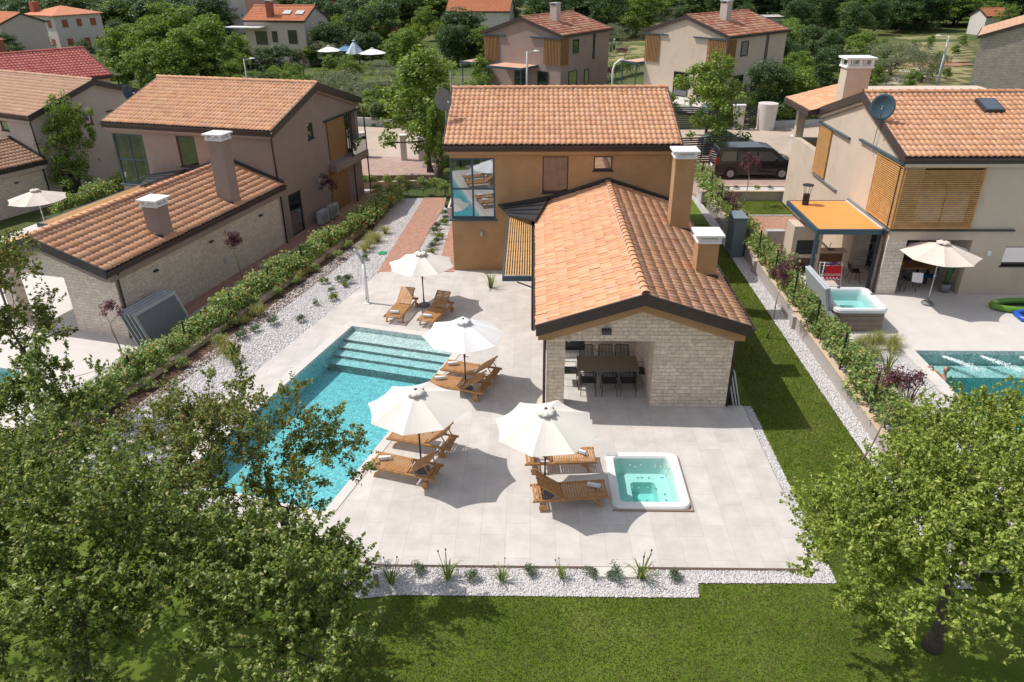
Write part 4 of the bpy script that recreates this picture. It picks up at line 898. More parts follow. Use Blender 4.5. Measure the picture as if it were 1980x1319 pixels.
# pool
pt = thing('swimming_pool', 'right neighbour turquoise pool with rushing white inlet jets', 'swimming pool', (17, 18.7, -1.3))
m = MB(); P0, P1 = BP[0], BP[2]
m.poly([(P0[0], P0[1], zb), (P0[0], P1[1], zb), (P0[0], P1[1], -1.3), (P0[0], P0[1], -1.3)]).poly([(P0[0], P1[1], zb), (P1[0], P1[1], zb), (P1[0], P1[1], -1.3), (P0[0], P1[1], -1.3)])
m.poly([(P1[0], P1[1], zb), (P1[0], P0[1], zb), (P1[0], P0[1], -1.3), (P1[0], P1[1], -1.3)]).poly([(P1[0], P0[1], zb), (P0[0], P0[1], zb), (P0[0], P0[1], -1.3), (P1[0], P0[1], -1.3)])
m.poly([(P0[0], P0[1], -1.3), (P0[0], P1[1]-.9, -1.3), (P1[0], P1[1]-.9, -1.3), (P1[0], P0[1], -1.3)]).box(P0[0]+.001, P1[0]-.001, P1[1]-.9, P1[1]-.001, -1.3, -.35)
inloc(m, pt).build('basin', M['mosaic_caustics'], pt)
q = rrect(P0[0]+.004, P1[0]-.004, P0[1]+.004, P1[1]-.004, .01, 1); mw = MB().slab(q, -1.29, .05); mw.area(q[::-1], (), -1.29)
e = -.004; inloc(MB().prism([(P0[0]+e, P0[1]+e, .05), (P0[0]+e, P1[1]-e, .05), (P0[0]+e, P1[1]-e, -.355), (P0[0]+e, P1[1]-.9-e, -.355), (P0[0]+e, P1[1]-.9-e, -1.305), (P0[0]+e, P0[1]+e, -1.305)], (P1[0]-P0[0]-2*e, 0, 0)), pt).build('water', M['water_b'], pt)
M['foam'] = pm('water_foam', (.75, .82, .82), .6, .1, 20)
rf = np.random.RandomState(2)
for jx in (14.6, 15.9, 17.2):
    V = []; F = []
    for i in range(520):
        s = rf.rand()**1.3; x = jx-.25+s*.75+rf.randn()*.05*(1+2*s); y = 23.15-s*.95+rf.randn()*.04*(1+s); z = .056+rf.rand()*.012; r_ = .012+.02*rf.rand(); a = rf.rand()*6.28
        V += [(x+r_*math.cos(a+k*2.09), y+r_*math.sin(a+k*2.09), z) for k in range(3)]; F.append((3*i, 3*i+1, 3*i+2))
    o = npmesh('inlet_foam', np.array(V)-np.array(pt.location), np.array(F), M['foam'], pt); tag(o, kind='stuff')
inloc(MB().box(12.96, 13.359, 13, 23.7, zb, zb+.012).box(13.36, 21, 23.301, 23.7, zb, zb+.0125), pt).build('coping', M['cop'], pt)
# house B
def bhouse():
    t = thing('house', 'cream rendered two storey house on the right with sliding slatted wooden shutters', 'house', (18.7, 32.8, zb))
    Z = zb; XL, XR, YF, YB, ZT = 14.0, 23.4, 28.2, 37.3, 5.45+Z
    m = MB(); T = Vector(t.location)
    def B(mb, n, mt, p=t, **k): inloc(mb, t); return mb.build(n, mt, p, **k)
    # front with terrace opening, corner loggia upstairs
    wall(m, (XL, YF), (XR, YF), Z, ZT, .3, [(.0, 3.25, -1, 2.52), (.75, 2.95, 3.1, 5.35), (4.6, 5.9, 1.45, 2.25)])
    wall(m, (XR, YF+.3), (XR, YB-.3), Z, ZT, .3, [(2, 3.4, 1, 2.2)])
    wall(m, (XR, YB), (XL, YB), Z, ZT, .3, [])
    wall(m, (XL, YB-.3), (XL, YF+.3), Z, ZT, .3, [(6.5, 8.45, 2.95, 5.35), (5.7, 8.5, -1, 2.6)])
    for xa in (XL, XR-.3): m.prism([(xa, YF+.01, ZT), (xa, YB-.01, ZT), (xa, 32.85, 6.83+Z)], (.3, 0, 0))
    B(m, 'wall', M['cream'])
    B(MB().box(XL+.31, XR-.31, YF+.31, YB-.31, 2.72+Z, 2.85+Z), 'inner_floor', M['curtain'])
    B(MB().box(17.3, 17.6, YF+.31, 31.5, Z, 2.6+Z).box(XL+.31, 17.3, 31.4, 31.6, Z, 2.6+Z), 'inner_wall', M['stone_w'])
    B(MB().box(XL-.0, XL+.75, YF+.05, YF+.8, Z, 2.52), 'stone_pillar', M['stone_w'])
    B(MB().box(14.8, 16.9, 31.34, 31.39, Z, 2.2+Z), 'glass_door', M['glass_d'])
    B(MB().prism([(XL-.12, YF-.2, ZT-.22), (XL-.12, YF-.2, ZT-.1), (XL-.12, 32.85, 6.9+Z), (XL-.12, YB+.2, ZT-.1), (XL-.12, YB+.2, ZT-.22), (XL-.12, YB-.1, ZT-.14), (XL-.12, 32.85, 6.7+Z), (XL-.12, YF+.1, ZT-.14)], (9.6, 0, 0)), 'soffit', M['cream'])
    OFF[0] = T
    ro = gable_roof(t, 13.85, 23.6, 28.0, 32.85, 37.7, 5.64+Z-.02, 7.14+Z, M['tile'], rseed=21)
    # lean-to roof on the far left corner
    tiles(ro, 'roof_tiles', (13.35, 37.3, 5.62+Z), (0, 1, 0), (1.2, 0, .30), 3.9, 3.0, M['tile'], seed=4)
    OFF[0] = Vector((0, 0, 0))
    B(MB().prism([(13.3, 37.4, 5.59+Z), (16.3, 37.4, 6.34+Z), (16.3, 37.4, 6.08+Z), (13.3, 37.4, 5.33+Z)], (0, 3.85, 0)), 'porch_roof', M['brown'])
    B(MB().box(14.0, 14.4, 40.7, 41.05, Z, 5.33+Z).box(14.001, 14.3, 37.301, 40.7, Z, 3.65+Z).box(14.3, 23, 40.75, 41.0, Z, 3.6+Z).box(15.5, 23, 37.31, 40.7, 3.3+Z, 3.4+Z).box(16.2, 23, 37.31, 41.0, 5.0+Z, 6.2+Z), 'loggia_wall', M['cream'])
    c = B(MB().box(14.12, 15.2, 35.7, 36.5, 6.2, 7.75+Z), 'chimney', M['cream'], bevel=.01)
    mc = MB(); mc.box(14.05, 15.27, 35.63, 36.57, 7.752+Z, 7.83+Z).box(13.98, 15.34, 35.56, 36.64, 8.12+Z, 8.2+Z)
    for a_ in (14.08, 14.6, 15.12):
        for b_ in (35.66, 36.44): mc.box(a_, a_+.12, b_, b_+.1, 7.832+Z, 8.118+Z)
    B(mc, 'chimney_cap', M['white'], c)
    # shutters: slatted panels on rails
    def shutter(fr, w, h, label=None):
        fm = MB().box(0, .05, 0, .05, 0, h, 0, fr).box(w-.05, w, 0, .05, 0, h, 0, fr).box(.05, w-.05, 0, .05, 0, .05, 0, fr).box(.05, w-.05, 0, .05, h-.05, h, 0, fr)
        o = B(fm, 'sliding_shutter', M['orange_w']); n = int((h-.1)/.078)
        for k in range(n): B(MB().box(.05, w-.05, .008, .042, .06+k*.078, .105+k*.078, 0, fr), 'slat', M['orange_w'], o)
        return o
    sh1 = shutter(Fr((XL-.09, 37.25, 2.95), (0, -1, 0), (1, 0, 0)), 1.55, 2.25)
    sh2 = shutter(Fr((XL-.09, 30.55, 3.0), (0, -1, 0), (1, 0, 0)), 2.4, 2.4)
    sh3 = shutter(Fr((XL-.02, YF-.09, 3.0)), 3.0, 2.42)
    B(MB().box(XL-.13, XL-.0, 33.6, 37.4, 5.25, 5.33), 'shutter_rail', M['bluegrey']); B(MB().box(XL-.13, XL-.0, 28.1, 32.45, 5.45, 5.54), 'shutter_rail', M['bluegrey']); B(MB().box(XL-.1, XL+6, YF-.13, YF-.0, 5.46, 5.56), 'shutter_rail', M['brown'])
    B(MB().box(XL-.1, XL-.0, 34.0, 37.3, 2.82, 2.88), 'bottom_rail', M['grey']); B(MB().box(XL-.1, XL-.0, 28.2, 32.5, 2.86, 2.93), 'bottom_rail', M['grey']); B(MB().box(XL, XL+4.7, YF-.1, YF-.0, 2.9, 2.96), 'bottom_rail', M['anth'])
    OFF[0] = T
    window(t, Fr((14.75, YF, 3.1)), 2.2, 2.25, 2, 1, 'glass', 'brown', .06, .15); window(t, Fr((18.6, YF, 1.45)), 1.3, .8, 1, 1, 'glass_c', 'brown', .07, .1, sill=True)
    window(t, Fr((XL, 31.0, 2.95), (0, -1, 0), (1, 0, 0)), 1.95, 2.4, 2, 1, 'glass', 'brown', .06, .15, back='curtain')
    lamp_box(t, Fr((17.98, YF, 2.0)), 'white', .14, .2)
    # skylight
    sd = Vector((0, 4.85, 1.52)).normalized(); fr = Fr((18.05, 31.1, 6.86), (1, 0, 0), sd, Vector((0, -1.5, 4.85)).normalized())
    sk_ = MB().box(0, .78, 0, 1.0, -.1, .09, 0, fr).build('skylight', M['anth'], t); MB().box(.07, .71, .07, .93, .091, .1, 0, fr).build('pane', M['glass_d'], sk_)
    OFF[0] = Vector((0, 0, 0))
    B(MB().tube([(XL-.06, YF+.15, 5.5), (XL-.07, YF+.2, 5.3), (XL-.07, YF+.2, Z)], .045, 8), 'downpipe', M['brown'])
    return t
HB = bhouse()
def satdish(label, c, aim, r=.47, m='grey', mast=None):
    t = thing('satellite_dish', label, 'satellite dish', c); aim = Vector(aim).normalized(); q = aim.to_track_quat('Z', 'Y').to_matrix()
    mb = MB(); n = 28; vs = []
    for i in range(6):
        rr = r*i/5; 
        for k in range(n): vs.append(q @ Vector((rr*math.cos(2*math.pi*k/n)*.92, rr*math.sin(2*math.pi*k/n), .22*(rr/r)**2*r)))
    mb.add(vs, [(i*n+k, i*n+(k+1) % n, (i+1)*n+(k+1) % n, (i+1)*n+k) for i in range(5) for k in range(n)])
    o = mb.build('reflector', M[m], t, smooth=True); s2 = o.modifiers.new('rim', 'SOLIDIFY'); s2.thickness = .012
    f = q @ Vector((0, -.1, r*1.15)); b = q @ Vector((0, -r*.97, .2*r))
    MB().tube([b, f], .013, 6).build('feed_arm', M[m], t); MB().tube([f, f+(q @ Vector((0, .02, -.1)))], .03, 8).build('receiver', M['lgrey'], t)
    if mast: MB().tube([Vector(p)-Vector(c) for p in mast], .022, 8).build('mast', M['lgrey'], t)
    return t
satdish('round grey satellite dish on the left gable of the ochre house', (-3.85, 33.0, 7.1), (.8, -1, .15), .46, 'grey', [(-3.75, 33.3, 5.4), (-3.75, 33.3, 7.0), (-3.85, 33.1, 7.1)])
t = thing('television_antenna', 'thin rod antenna on a mast above the left gable of the ochre house', 'antenna', (-3.75, 35.8, 5.9)); MB().tube([(0, 0, 0), (0, 0, 2.0)], .018, 8).build('mast', M['lgrey'], t)
m = MB(); m.bar((0, 0, 1.75), (1.0, .0, 1.7), .015, .015)
for k in range(9): m.bar((.1+k*.11, -.22+k*.012, 1.74), (.1+k*.11, .22-k*.012, 1.74), .008, .008)
m.build('yagi_rods', M['lgrey'], t)
satdish('dark satellite dish on a ladder bracket on the cream house gable', (13.75, 30.6, 7.15), (-.5, -1, .25), .5, 'bluegrey', [(13.9, 31.1, 5.3), (13.85, 30.9, 6.6), (13.75, 30.7, 7.1)])
satdish('small dark satellite dish behind the left roof', AF(-4.2, 33.8, 6.6), (1, -.3, .2), .42, 'bluegrey')
# patio roof with orange sheet, cooking corner
t = thing('patio_roof', 'steel patio canopy with a flat bright orange roof sheet beside the cream house', 'canopy', (12.7, 30.5, zb))
M['orange_sheet'] = pm('orange_roof_sheet', (.72, .30, .075), .5, .04, 1.2)
x0, x1, y0, y1, z1 = 11.38, 13.9, 28.65, 32.5, 2.78
inloc(MB().box(x0, x1, y0, y1, z1, z1+.03), t).build('roof_sheet', M['orange_sheet'], t)
f = MB().box(x0-.1, x0-.001, y0-.1, y1, z1-.16, z1+.05).box(x0, 15.0, y0-.1, y0-.001, z1-.16, z1+.045).box(x0, x1, y1, y1+.08, z1-.16, z1+.04)
inloc(f, t).build('frame', M['bluegrey'], t)
inloc(MB().box(x0-.09, x0+.03, y0-.09, y0+.03, zb, z1-.161), t).build('post', M['bluegrey'], t)
inloc(MB().box(13.75, 13.87, y0-.05, y0+.05, zb, z1-.161), t).build('post', M['anth'], t)
inloc(MB().box(x1-.06, x1+.09, y0, y1, z1+.031, z1+.07), t).build('wall_flashing', M['cop'], t)
t = thing('smoke_pipe', 'dark steel chimney pipe with a flat rain cap on the orange patio roof', 'chimney pipe', (11.9, 31.95, z1)); 
MB().tube([(0, 0, 0), (0, 0, .5)], .14, 16).build('pipe', M['black'], t)
for k in range(4): a_ = R(45+90*k); MB().tube([(.12*math.cos(a_), .12*math.sin(a_), .5), (.2*math.cos(a_), .2*math.sin(a_), .88)], .01, 5).build('cap_strut', M['black'], t)
MB().cyl((0, 0, .88), .24, .03, 20).build('rain_cap', M['black'], t)
t = thing('outdoor_kitchen', 'rendered barbecue corner with a black oven opening below the orange roof', 'outdoor kitchen', (11.9, 30.8, zb))
k = MB(); X0, X1, Y0, Y1 = 11.05, 12.3, 30.35, 31.3
k.box(X0, X0+.2, Y0, Y1, zb, 2.35).box(X1-.12, X1, Y0, Y1, zb, 2.35).box(X0+.201, X1-.121, Y0, Y1, .95, 1.1).box(X0+.201, X1-.121, Y0, Y1, 1.75, 2.35).box(X0+.201, X1-.121, Y1-.1, Y1, zb, 1.75)
inloc(k, t).build('masonry', M['cream'], t); inloc(MB().box(X0+.22, X1-.14, Y0+.08, Y1-.12, 1.12, 1.73).box(X0+.22, X1-.14, Y0+.05, Y0+.07, 1.3, 1.33), t).build('firebox', M['black'], t)
inloc(MB().box(12.301, 13.7, 30.9, 31.35, .95, 1.05), t).build('worktop', M['cream'], t); inloc(MB().box(12.31, 13.69, 31.3, 31.34, zb, .949), t).build('cupboard', M['panel_w'], t)
inloc(MB().box(12.9, 13.2, 31.0, 31.25, 1.051, 1.07).tube([(13.05, 31.28, 1.05), (13.05, 31.28, 1.3), (13.05, 31.12, 1.3)], .012, 6), t).build('sink_tap', M['dkgrey'], t)
t = thing('kettle_grill', 'small black appliance on the floor of the barbecue niche', 'grill', (11.75, 30.75, zb)); MB().lathe((0, 0, .02), [(0, 0), (.16, .04), (.19, .16), (.19, .2)], 16).build('bowl', M['black'], t); MB().lathe((0, 0, .222), [(.19, 0), (.16, .07), (.05, .1), (0, .1)], 16).build('lid', M['dkgrey'], t)
# ------------------------------------------------------------------ plants
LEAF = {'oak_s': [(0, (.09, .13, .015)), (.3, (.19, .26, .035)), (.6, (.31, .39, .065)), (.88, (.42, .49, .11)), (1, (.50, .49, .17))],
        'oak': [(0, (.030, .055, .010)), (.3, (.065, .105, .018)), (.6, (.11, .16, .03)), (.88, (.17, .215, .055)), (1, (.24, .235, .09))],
        'oak_w': [(0, (.035, .055, .012)), (.4, (.08, .115, .022)), (.85, (.14, .165, .04)), (1, (.22, .15, .06))],
        'broad': [(0, (.035, .07, .012)), (.5, (.075, .125, .02)), (1, (.125, .175, .035))],
        'dark': [(0, (.018, .042, .012)), (.5, (.035, .07, .018)), (1, (.065, .105, .03))],
        'lime': [(0, (.10, .16, .012)), (.5, (.17, .25, .02)), (1, (.26, .33, .05))],
        'olive': [(0, (.075, .105, .05)), (.5, (.135, .165, .09)), (1, (.21, .24, .15))],
        'plum': [(0, (.075, .022, .03)), (.5, (.13, .04, .055)), (1, (.22, .10, .12))],
        'laurel': [(0, (.035, .065, .018)), (.45, (.065, .105, .03)), (.8, (.11, .15, .045)), (.95, (.17, .15, .06)), (1, (.24, .12, .06))],
        'photinia': [(0, (.05, .06, .02)), (.5, (.10, .09, .03)), (1, (.28, .06, .04))],
        'straw': [(0, (.16, .19, .04)), (.5, (.26, .27, .07)), (1, (.40, .36, .13))],
        'lav': [(0, (.08, .12, .06)), (.6, (.13, .18, .09)), (1, (.18, .22, .13))],
        'spike': [(0, (.10, .16, .035)), (.5, (.19, .25, .06)), (1, (.36, .37, .12))],
        'bronze': [(0, (.06, .04, .03)), (.5, (.14, .12, .06)), (1, (.24, .18, .11))],
        'flower': [(0, (.55, .12, .2)), (.5, (.7, .3, .35)), (1, (.3, .35, .1))],
        'wflower': [(0, (.75, .72, .68)), (.55, (.7, .7, .62)), (.6, (.08, .12, .03)), (1, (.07, .11, .03))]}
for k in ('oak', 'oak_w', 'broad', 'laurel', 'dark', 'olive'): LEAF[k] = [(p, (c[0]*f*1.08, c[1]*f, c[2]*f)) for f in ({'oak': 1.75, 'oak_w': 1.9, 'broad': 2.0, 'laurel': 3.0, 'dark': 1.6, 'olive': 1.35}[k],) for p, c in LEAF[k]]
for k, v in LEAF.items(): M['l_'+k] = islandmat('leaves_'+k, v, .45 if k in ('oak', 'laurel', 'dark') else .6, trans=.36, spec=.45)
def leafset(rng, C, Rr, n, size, up=.6, flat=.8, asp=.58, fold=.25, fill=.45):
    """C centres (k,3), Rr radii (k,), n leaves per clump -> V, F"""
    k = len(C); N_ = k*n; c = np.repeat(C, n, 0); r = np.repeat(Rr, n)
    d = rng.randn(N_, 3); d /= np.linalg.norm(d, axis=1)[:, None]
    rad = rng.rand(N_)**fill*r; P = c+d*rad[:, None]*np.array([1, 1, flat])
    nm = d*.6+rng.randn(N_, 3)*.55+np.array([0, 0, up]); nm /= np.linalg.norm(nm, axis=1)[:, None]
    a = np.cross(nm, rng.randn(N_, 3)); a /= np.linalg.norm(a, axis=1)[:, None]; b = np.cross(nm, a)
    s = size*(.65+.7*rng.rand(N_))[:, None]; w = s*asp/2
    V = np.stack([P-a*s*.5, P+b*w+nm*w*fold, P+a*s*.5, P-b*w+nm*w*fold], 1)
    return V.reshape(-1, 3), (np.array([(0, 1, 2), (0, 2, 3)])[None]+(np.arange(N_)*4)[:, None, None]).reshape(-1, 3)
def shoots(rng, C, Rr, n, size, m=7, rad=.075, up=.35, asp=.6, fold=.3, ctr=None):
    """leaves set along short outward twigs; returns V, F and the twig ends"""
    k = len(C); ctr = C.mean(0)-np.array([0, 0, .8]) if ctr is None else ctr
    o = C-ctr; o /= np.linalg.norm(o, axis=1)[:, None]+1e-6
    D = np.repeat(o, m, 0)*.55+rng.randn(k*m, 3)*.55+np.array([0, 0, .45]); D /= np.linalg.norm(D, axis=1)[:, None]
    S_ = np.repeat(C, m, 0)+rng.randn(k*m, 3)*np.repeat(Rr, m)[:, None]*.35; Ls = np.repeat(Rr, m)*(1.0+.9*rng.rand(k*m))
    q = max(4, n//m); N_ = k*m*q; t = rng.rand(N_)**.8; s = np.repeat(S_, q, 0); d = np.repeat(D, q, 0); l = np.repeat(Ls, q)
    e = rng.randn(N_, 3); e /= np.linalg.norm(e, axis=1)[:, None]
    P = s+d*(l*t)[:, None]+e*(rad*(1.25-.7*t)*rng.rand(N_)**.5)[:, None]
    nm = e*.5+rng.randn(N_, 3)*.5+np.array([0, 0, up+.3]); nm /= np.linalg.norm(nm, axis=1)[:, None]
    a = np.cross(nm, rng.randn(N_, 3)+d); a /= np.linalg.norm(a, axis=1)[:, None]; b = np.cross(nm, a)
    z = size*(.6+.8*rng.rand(N_))[:, None]; w = z*asp/2
    V = np.stack([P-a*z*.5, P+b*w+nm*w*fold, P+a*z*.5, P-b*w+nm*w*fold], 1)
    return V.reshape(-1, 3), (np.array([(0, 1, 2), (0, 2, 3)])[None]+(np.arange(N_)*4)[:, None, None]).reshape(-1, 3), S_, S_+D*Ls[:, None]
def clumps(rng, lobes, k, rr=(.28, .5), shell=.55):
    C = []; tot = sum(l[1][0]*l[1][1]*l[1][2] for l in lobes)
    for (c, r) in lobes:
        m = max(3, int(k*r[0]*r[1]*r[2]/tot))
        d = rng.randn(m, 3); d /= np.linalg.norm(d, axis=1)[:, None]; d[:, 2] = np.where(d[:, 2] < -.5, -d[:, 2], d[:, 2])
        q = (shell+(1-shell)*rng.rand(m))[:, None]*(1+.16*rng.randn(m))[:, None]
        C.append(np.array(c)+d*np.array(r)*q)
    C = np.concatenate(C); return C, rr[0]+(rr[1]-rr[0])*rng.rand(len(C))
def limbs(mb, rng, base, fork, C, r0, wob=.12, n=5, kmin=.008):
    """branch network: every clump grows from the nearest earlier node"""
    base, fork = np.array(base, float), np.array(fork, float); H_ = np.linalg.norm(fork-base)
    pts = [base+(fork-base)*t+np.array([math.sin(t*5)*wob*.3, math.cos(t*4)*wob*.3-wob*.3, 0]) for t in np.linspace(0, 1, 6)]
    mb.tube([tuple(p) for p in pts], [r0*1.35]+[r0*(1-.35*t) for t in np.linspace(.1, 1, 5)], 9)
    nodes = [pts[-1], pts[-2], pts[-3]]; rad = [r0*.62, r0*.6, r0*.6]; dep = [0, 0, 0]
    order = np.argsort(np.linalg.norm(C-fork, axis=1))
    for i in order:
        c = C[i]; dd = [np.linalg.norm(c-q)*(1+.10*dp)+(.6 if q[2] > c[2]+.2 else 0) for q, dp in zip(nodes, dep)]; j = int(np.argmin(dd)); p = nodes[j]
        r1 = max(kmin, rad[j]*.62); m = (p+c)/2+rng.randn(3)*wob*np.linalg.norm(c-p)*.7; m[2] -= .05*np.linalg.norm(c-p)
        L_ = [p*(1-t)**2+2*m*t*(1-t)+c*t*t for t in np.linspace(0, 1, n)]
        mb.tube([tuple(q) for q in L_], list(np.linspace(r1, r1*.6, n)), 6, cap=False)
        nodes += [L_[2], L_[-1]]; rad += [r1*.8, r1*.6]; dep += [dep[j]+1, dep[j]+1]
def tree(name, label, base, fork, lobes, k, nl, size, mat, r0=.12, rr=(.28, .5), seed=1, bark='bark', shell=.5, extra=None, group=None, cat='tree', twig=0, **kw):
    rng = np.random.RandomState(seed); t = thing(name, label, cat, base, 0, group); b = np.array(base)
    C, Rr = clumps(rng, lobes, k, rr, shell)
    if extra: C = np.concatenate([C, np.array([e[:3] for e in extra])]); Rr = np.concatenate([Rr, np.array([e[3] for e in extra])])
    mb = MB(); limbs(mb, rng, (0, 0, 0), np.array(fork)-b, C-b, r0)
    if mat.startswith('oak'):
        V, F, A_, B_ = shoots(rng, C-b, Rr, nl, size)
        for p_, q_ in zip(A_[::2], B_[::2]): mb.tube([tuple(p_), tuple(q_)], [.009, .004], 3, cap=False)
    else: V, F = leafset(rng, C-b, Rr, nl, size, **kw)
    mb.build('trunk', M[bark], t, smooth=True)
    npmesh('crown', V, F, M['l_'+mat], t)
    return t
# --- the big oaks in front
tree('oak_tree', 'open crowned oak whose bare forked limbs cross the turquoise pool', (-4.95, 12.0, -.1), (-5.15, 12.15, 2.3),
     [((-5.9, 12.3, 3.9), (1.35, 1.2, 1.2)), ((-4.5, 12.5, 3.5), (1.0, 1.0, 1.0)), ((-6.7, 12.1, 3.3), (.9, .9, .9)), ((-5.2, 12.0, 2.6), (1.2, 1.2, .8)), ((-7.4, 11.9, 2.8), (1.1, 1.0, .9)), ((-7.1, 13.0, 3.9), (1.0, .9, .9)), ((-8.0, 13.2, 3.2), (.9, .9, .8))], 200, 150, .066, 'oak_w', .13, (.13, .30), 3, shell=.3,
     extra=[(-5.65, 12.3, 5.9, .14), (-5.62, 12.3, 5.55, .2), (-5.6, 12.3, 5.2, .24), (-4.6, 12.5, 5.0, .18), (-4.9, 12.4, 4.85, .2), (-3.5, 12.3, 4.0, .2), (-3.3, 12.1, 3.4, .18), (-3.6, 12.2, 3.1, .24), (-6.9, 12.4, 4.8, .22), (-7.2, 12.5, 4.5, .22), (-3.9, 12.6, 4.4, .2)])
tree('oak_tree', 'dense spreading oak filling the lower left corner', (-8.4, 9.0, -.1), (-7.9, 9.3, 2.2),
     [((-7.6, 9.6, 3.5), (2.3, 1.9, 1.5)), ((-9.6, 10.3, 3.6), (1.9, 1.6, 1.4)), ((-6.1, 9.2, 3.0), (1.5, 1.5, 1.3)), ((-8.3, 8.2, 3.2), (2.6, 1.4, 1.4)), ((-11.2, 11.3, 3.2), (1.6, 1.4, 1.3)), ((-7.0, 10.9, 2.6), (1.8, 1.2, 1.1))], 330, 260, .075, 'oak', .2, (.25, .46), 4, shell=.4)
tree('oak_tree', 'oak crown over the lawn just left of the bottom centre', (-4.3, 8.3, -.1), (-4.1, 8.5, 1.9),
     [((-4.1, 8.9, 3.2), (1.25, 1.3, 1.25)), ((-3.5, 8.2, 2.7), (.95, 1.1, .95)), ((-4.9, 9.9, 2.7), (.9, .9, .9))], 105, 260, .074, 'oak', .15, (.22, .38), 5, shell=.45,
     extra=[(-3.0, 9.9, 2.6, .3), (-3.1, 9.4, 3.0, .3)])
tree('oak_tree', 'tall slim oak by the left neighbour terrace at the left edge', (-14.7, 18.7, -.4), (-14.6, 18.7, 2.6),
     [((-14.7, 18.8, 4.9), (1.15, 1.1, 1.2)), ((-14.3, 18.6, 3.2), (1.0, 1.0, .9)), ((-15.4, 18.8, 3.6), (1.0, 1.0, 1.0))], 100, 150, .085, 'oak_w', .12, (.18, .34), 6, shell=.4)
tree('oak_tree', 'young oak with two pointed tops over the pale neighbour terrace', (-12.3, 16.2, -.4), (-12.3, 16.3, 1.4),
     [((-12.4, 16.4, 2.6), (.9, .9, 1.1)), ((-11.2, 16.2, 2.0), (.8, .8, .9)), ((-13.5, 16.2, 2.1), (1.3, 1.0, 1.0)), ((-12.1, 15.2, 1.6), (1.9, 1.0, .9)), ((-10.8, 14.6, 1.6), (1.3, .9, .8))], 135, 180, .085, 'oak', .1, (.18, .34), 7, shell=.4,
     extra=[(-12.35, 16.5, 3.9, .22), (-11.1, 16.3, 3.2, .2)])
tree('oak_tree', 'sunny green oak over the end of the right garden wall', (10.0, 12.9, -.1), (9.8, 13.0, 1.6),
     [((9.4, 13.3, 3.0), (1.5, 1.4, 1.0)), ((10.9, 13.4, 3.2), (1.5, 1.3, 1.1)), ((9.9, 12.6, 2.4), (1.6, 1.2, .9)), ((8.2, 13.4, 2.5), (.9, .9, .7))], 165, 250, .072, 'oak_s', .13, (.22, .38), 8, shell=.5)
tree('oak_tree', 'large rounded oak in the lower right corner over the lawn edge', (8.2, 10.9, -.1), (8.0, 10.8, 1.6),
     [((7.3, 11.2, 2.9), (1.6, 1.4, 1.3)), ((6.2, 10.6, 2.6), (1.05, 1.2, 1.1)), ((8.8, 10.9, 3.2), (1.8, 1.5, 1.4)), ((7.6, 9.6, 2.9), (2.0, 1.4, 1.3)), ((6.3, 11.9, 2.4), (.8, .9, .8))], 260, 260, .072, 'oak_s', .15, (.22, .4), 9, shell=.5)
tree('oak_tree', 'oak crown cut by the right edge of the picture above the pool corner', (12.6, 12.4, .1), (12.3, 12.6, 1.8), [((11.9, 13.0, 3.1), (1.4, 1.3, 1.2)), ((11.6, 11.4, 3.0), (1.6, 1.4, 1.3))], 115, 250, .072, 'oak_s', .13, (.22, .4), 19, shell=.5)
# --- young purple plum trees
def plum(label, base, top, cr, seed, lean=(0, 0), n=22, gap=.35):
    cr = tuple(c*1.15 for c in cr)
    b = Vector(base); tp = Vector((base[0]+lean[0], base[1]+lean[1], top-cr[2]))
    return tree('plum_tree', label, base, tuple(b.lerp(tp, .72)), [(tuple(tp), cr)], n, 60, .07, 'plum', .028, (.15, .24), seed, 'bark_l', .25, group='young purple leaved trees')
plum('purple sapling on a pale stem before the low stone wing on the left', AF(7.45, 25.2, .05), 2.4, (.38, .38, .5), 31, (-.05, .1))
plum('thin sparse purple sapling at the near corner of the low stone wing on the left', AF(6.75, 18.6, .05), 2.0, (.42, .42, .5), 32, (-.1, .1), 9)
plum('round purple tree shading the wall beside the two grey air conditioners', AF(6.75, 34.8, .05), 2.3, (.5, .5, .6), 33)
plum('purple leaved sapling on the small lawn in front of the black van', (11.68, 40.5, .12), 3.1, (.5, .5, .6), 34, (.25, .1))
plum('dark purple tree beside the tall blue grey cabinet', (9.6, 35.2, -.1), 2.6, (.6, .6, .6), 35)
plum('slim purple tree leaning over the stepped wall near the open air tub', (8.7, 24.8, -.1), 3.2, (.38, .4, .7), 36, (.25, .1))
plum('broad purple tree on a leaning stem near the front end of the right wall', (9.2, 17.2, -.1), 2.75, (.62, .55, .5), 37, (.75, .35))
# --- hedges
def protoshrub(name, cat, mat, k, nl, size, r, seed, rr=(.16, .28), bark=True, up=.5):
    rng = np.random.RandomState(seed); t = thing(name, '', cat); C, Rr = clumps(rng, [((0, 0, r[2]*.95), r)], k, rr, .35); C[:, 2] = np.maximum(C[:, 2], .12)
    if bark: mb = MB(); limbs(mb, rng, (0, 0, -.1), (0, 0, .15), C, .022, n=3, kmin=.006); mb.build('stems', M['bark'], t)
    V, F = leafset(rng, C, Rr, nl, size, up=up); npmesh('foliage', V, F, M['l_'+mat], t); return t
rh = random.Random(4)
lau = [protoshrub('laurel_shrub', 'shrub', 'laurel', 16, 60, .085, (.42, .42, .42), 40+i) for i in range(3)]
used = set()
def plant(pr, loc, sc, label, group, rz=None, jit=.12):
    sc *= 1+rh.uniform(-jit, jit)
    o = dup(pr) if pr.name in used else pr; used.add(pr.name)
    o.location = loc; o.rotation_euler = (0, 0, rh.uniform(0, 6.28) if rz is None else rz); o.scale = (sc, sc, sc*rh.uniform(.92, 1.1)); o['label'] = label; o['group'] = group; return o
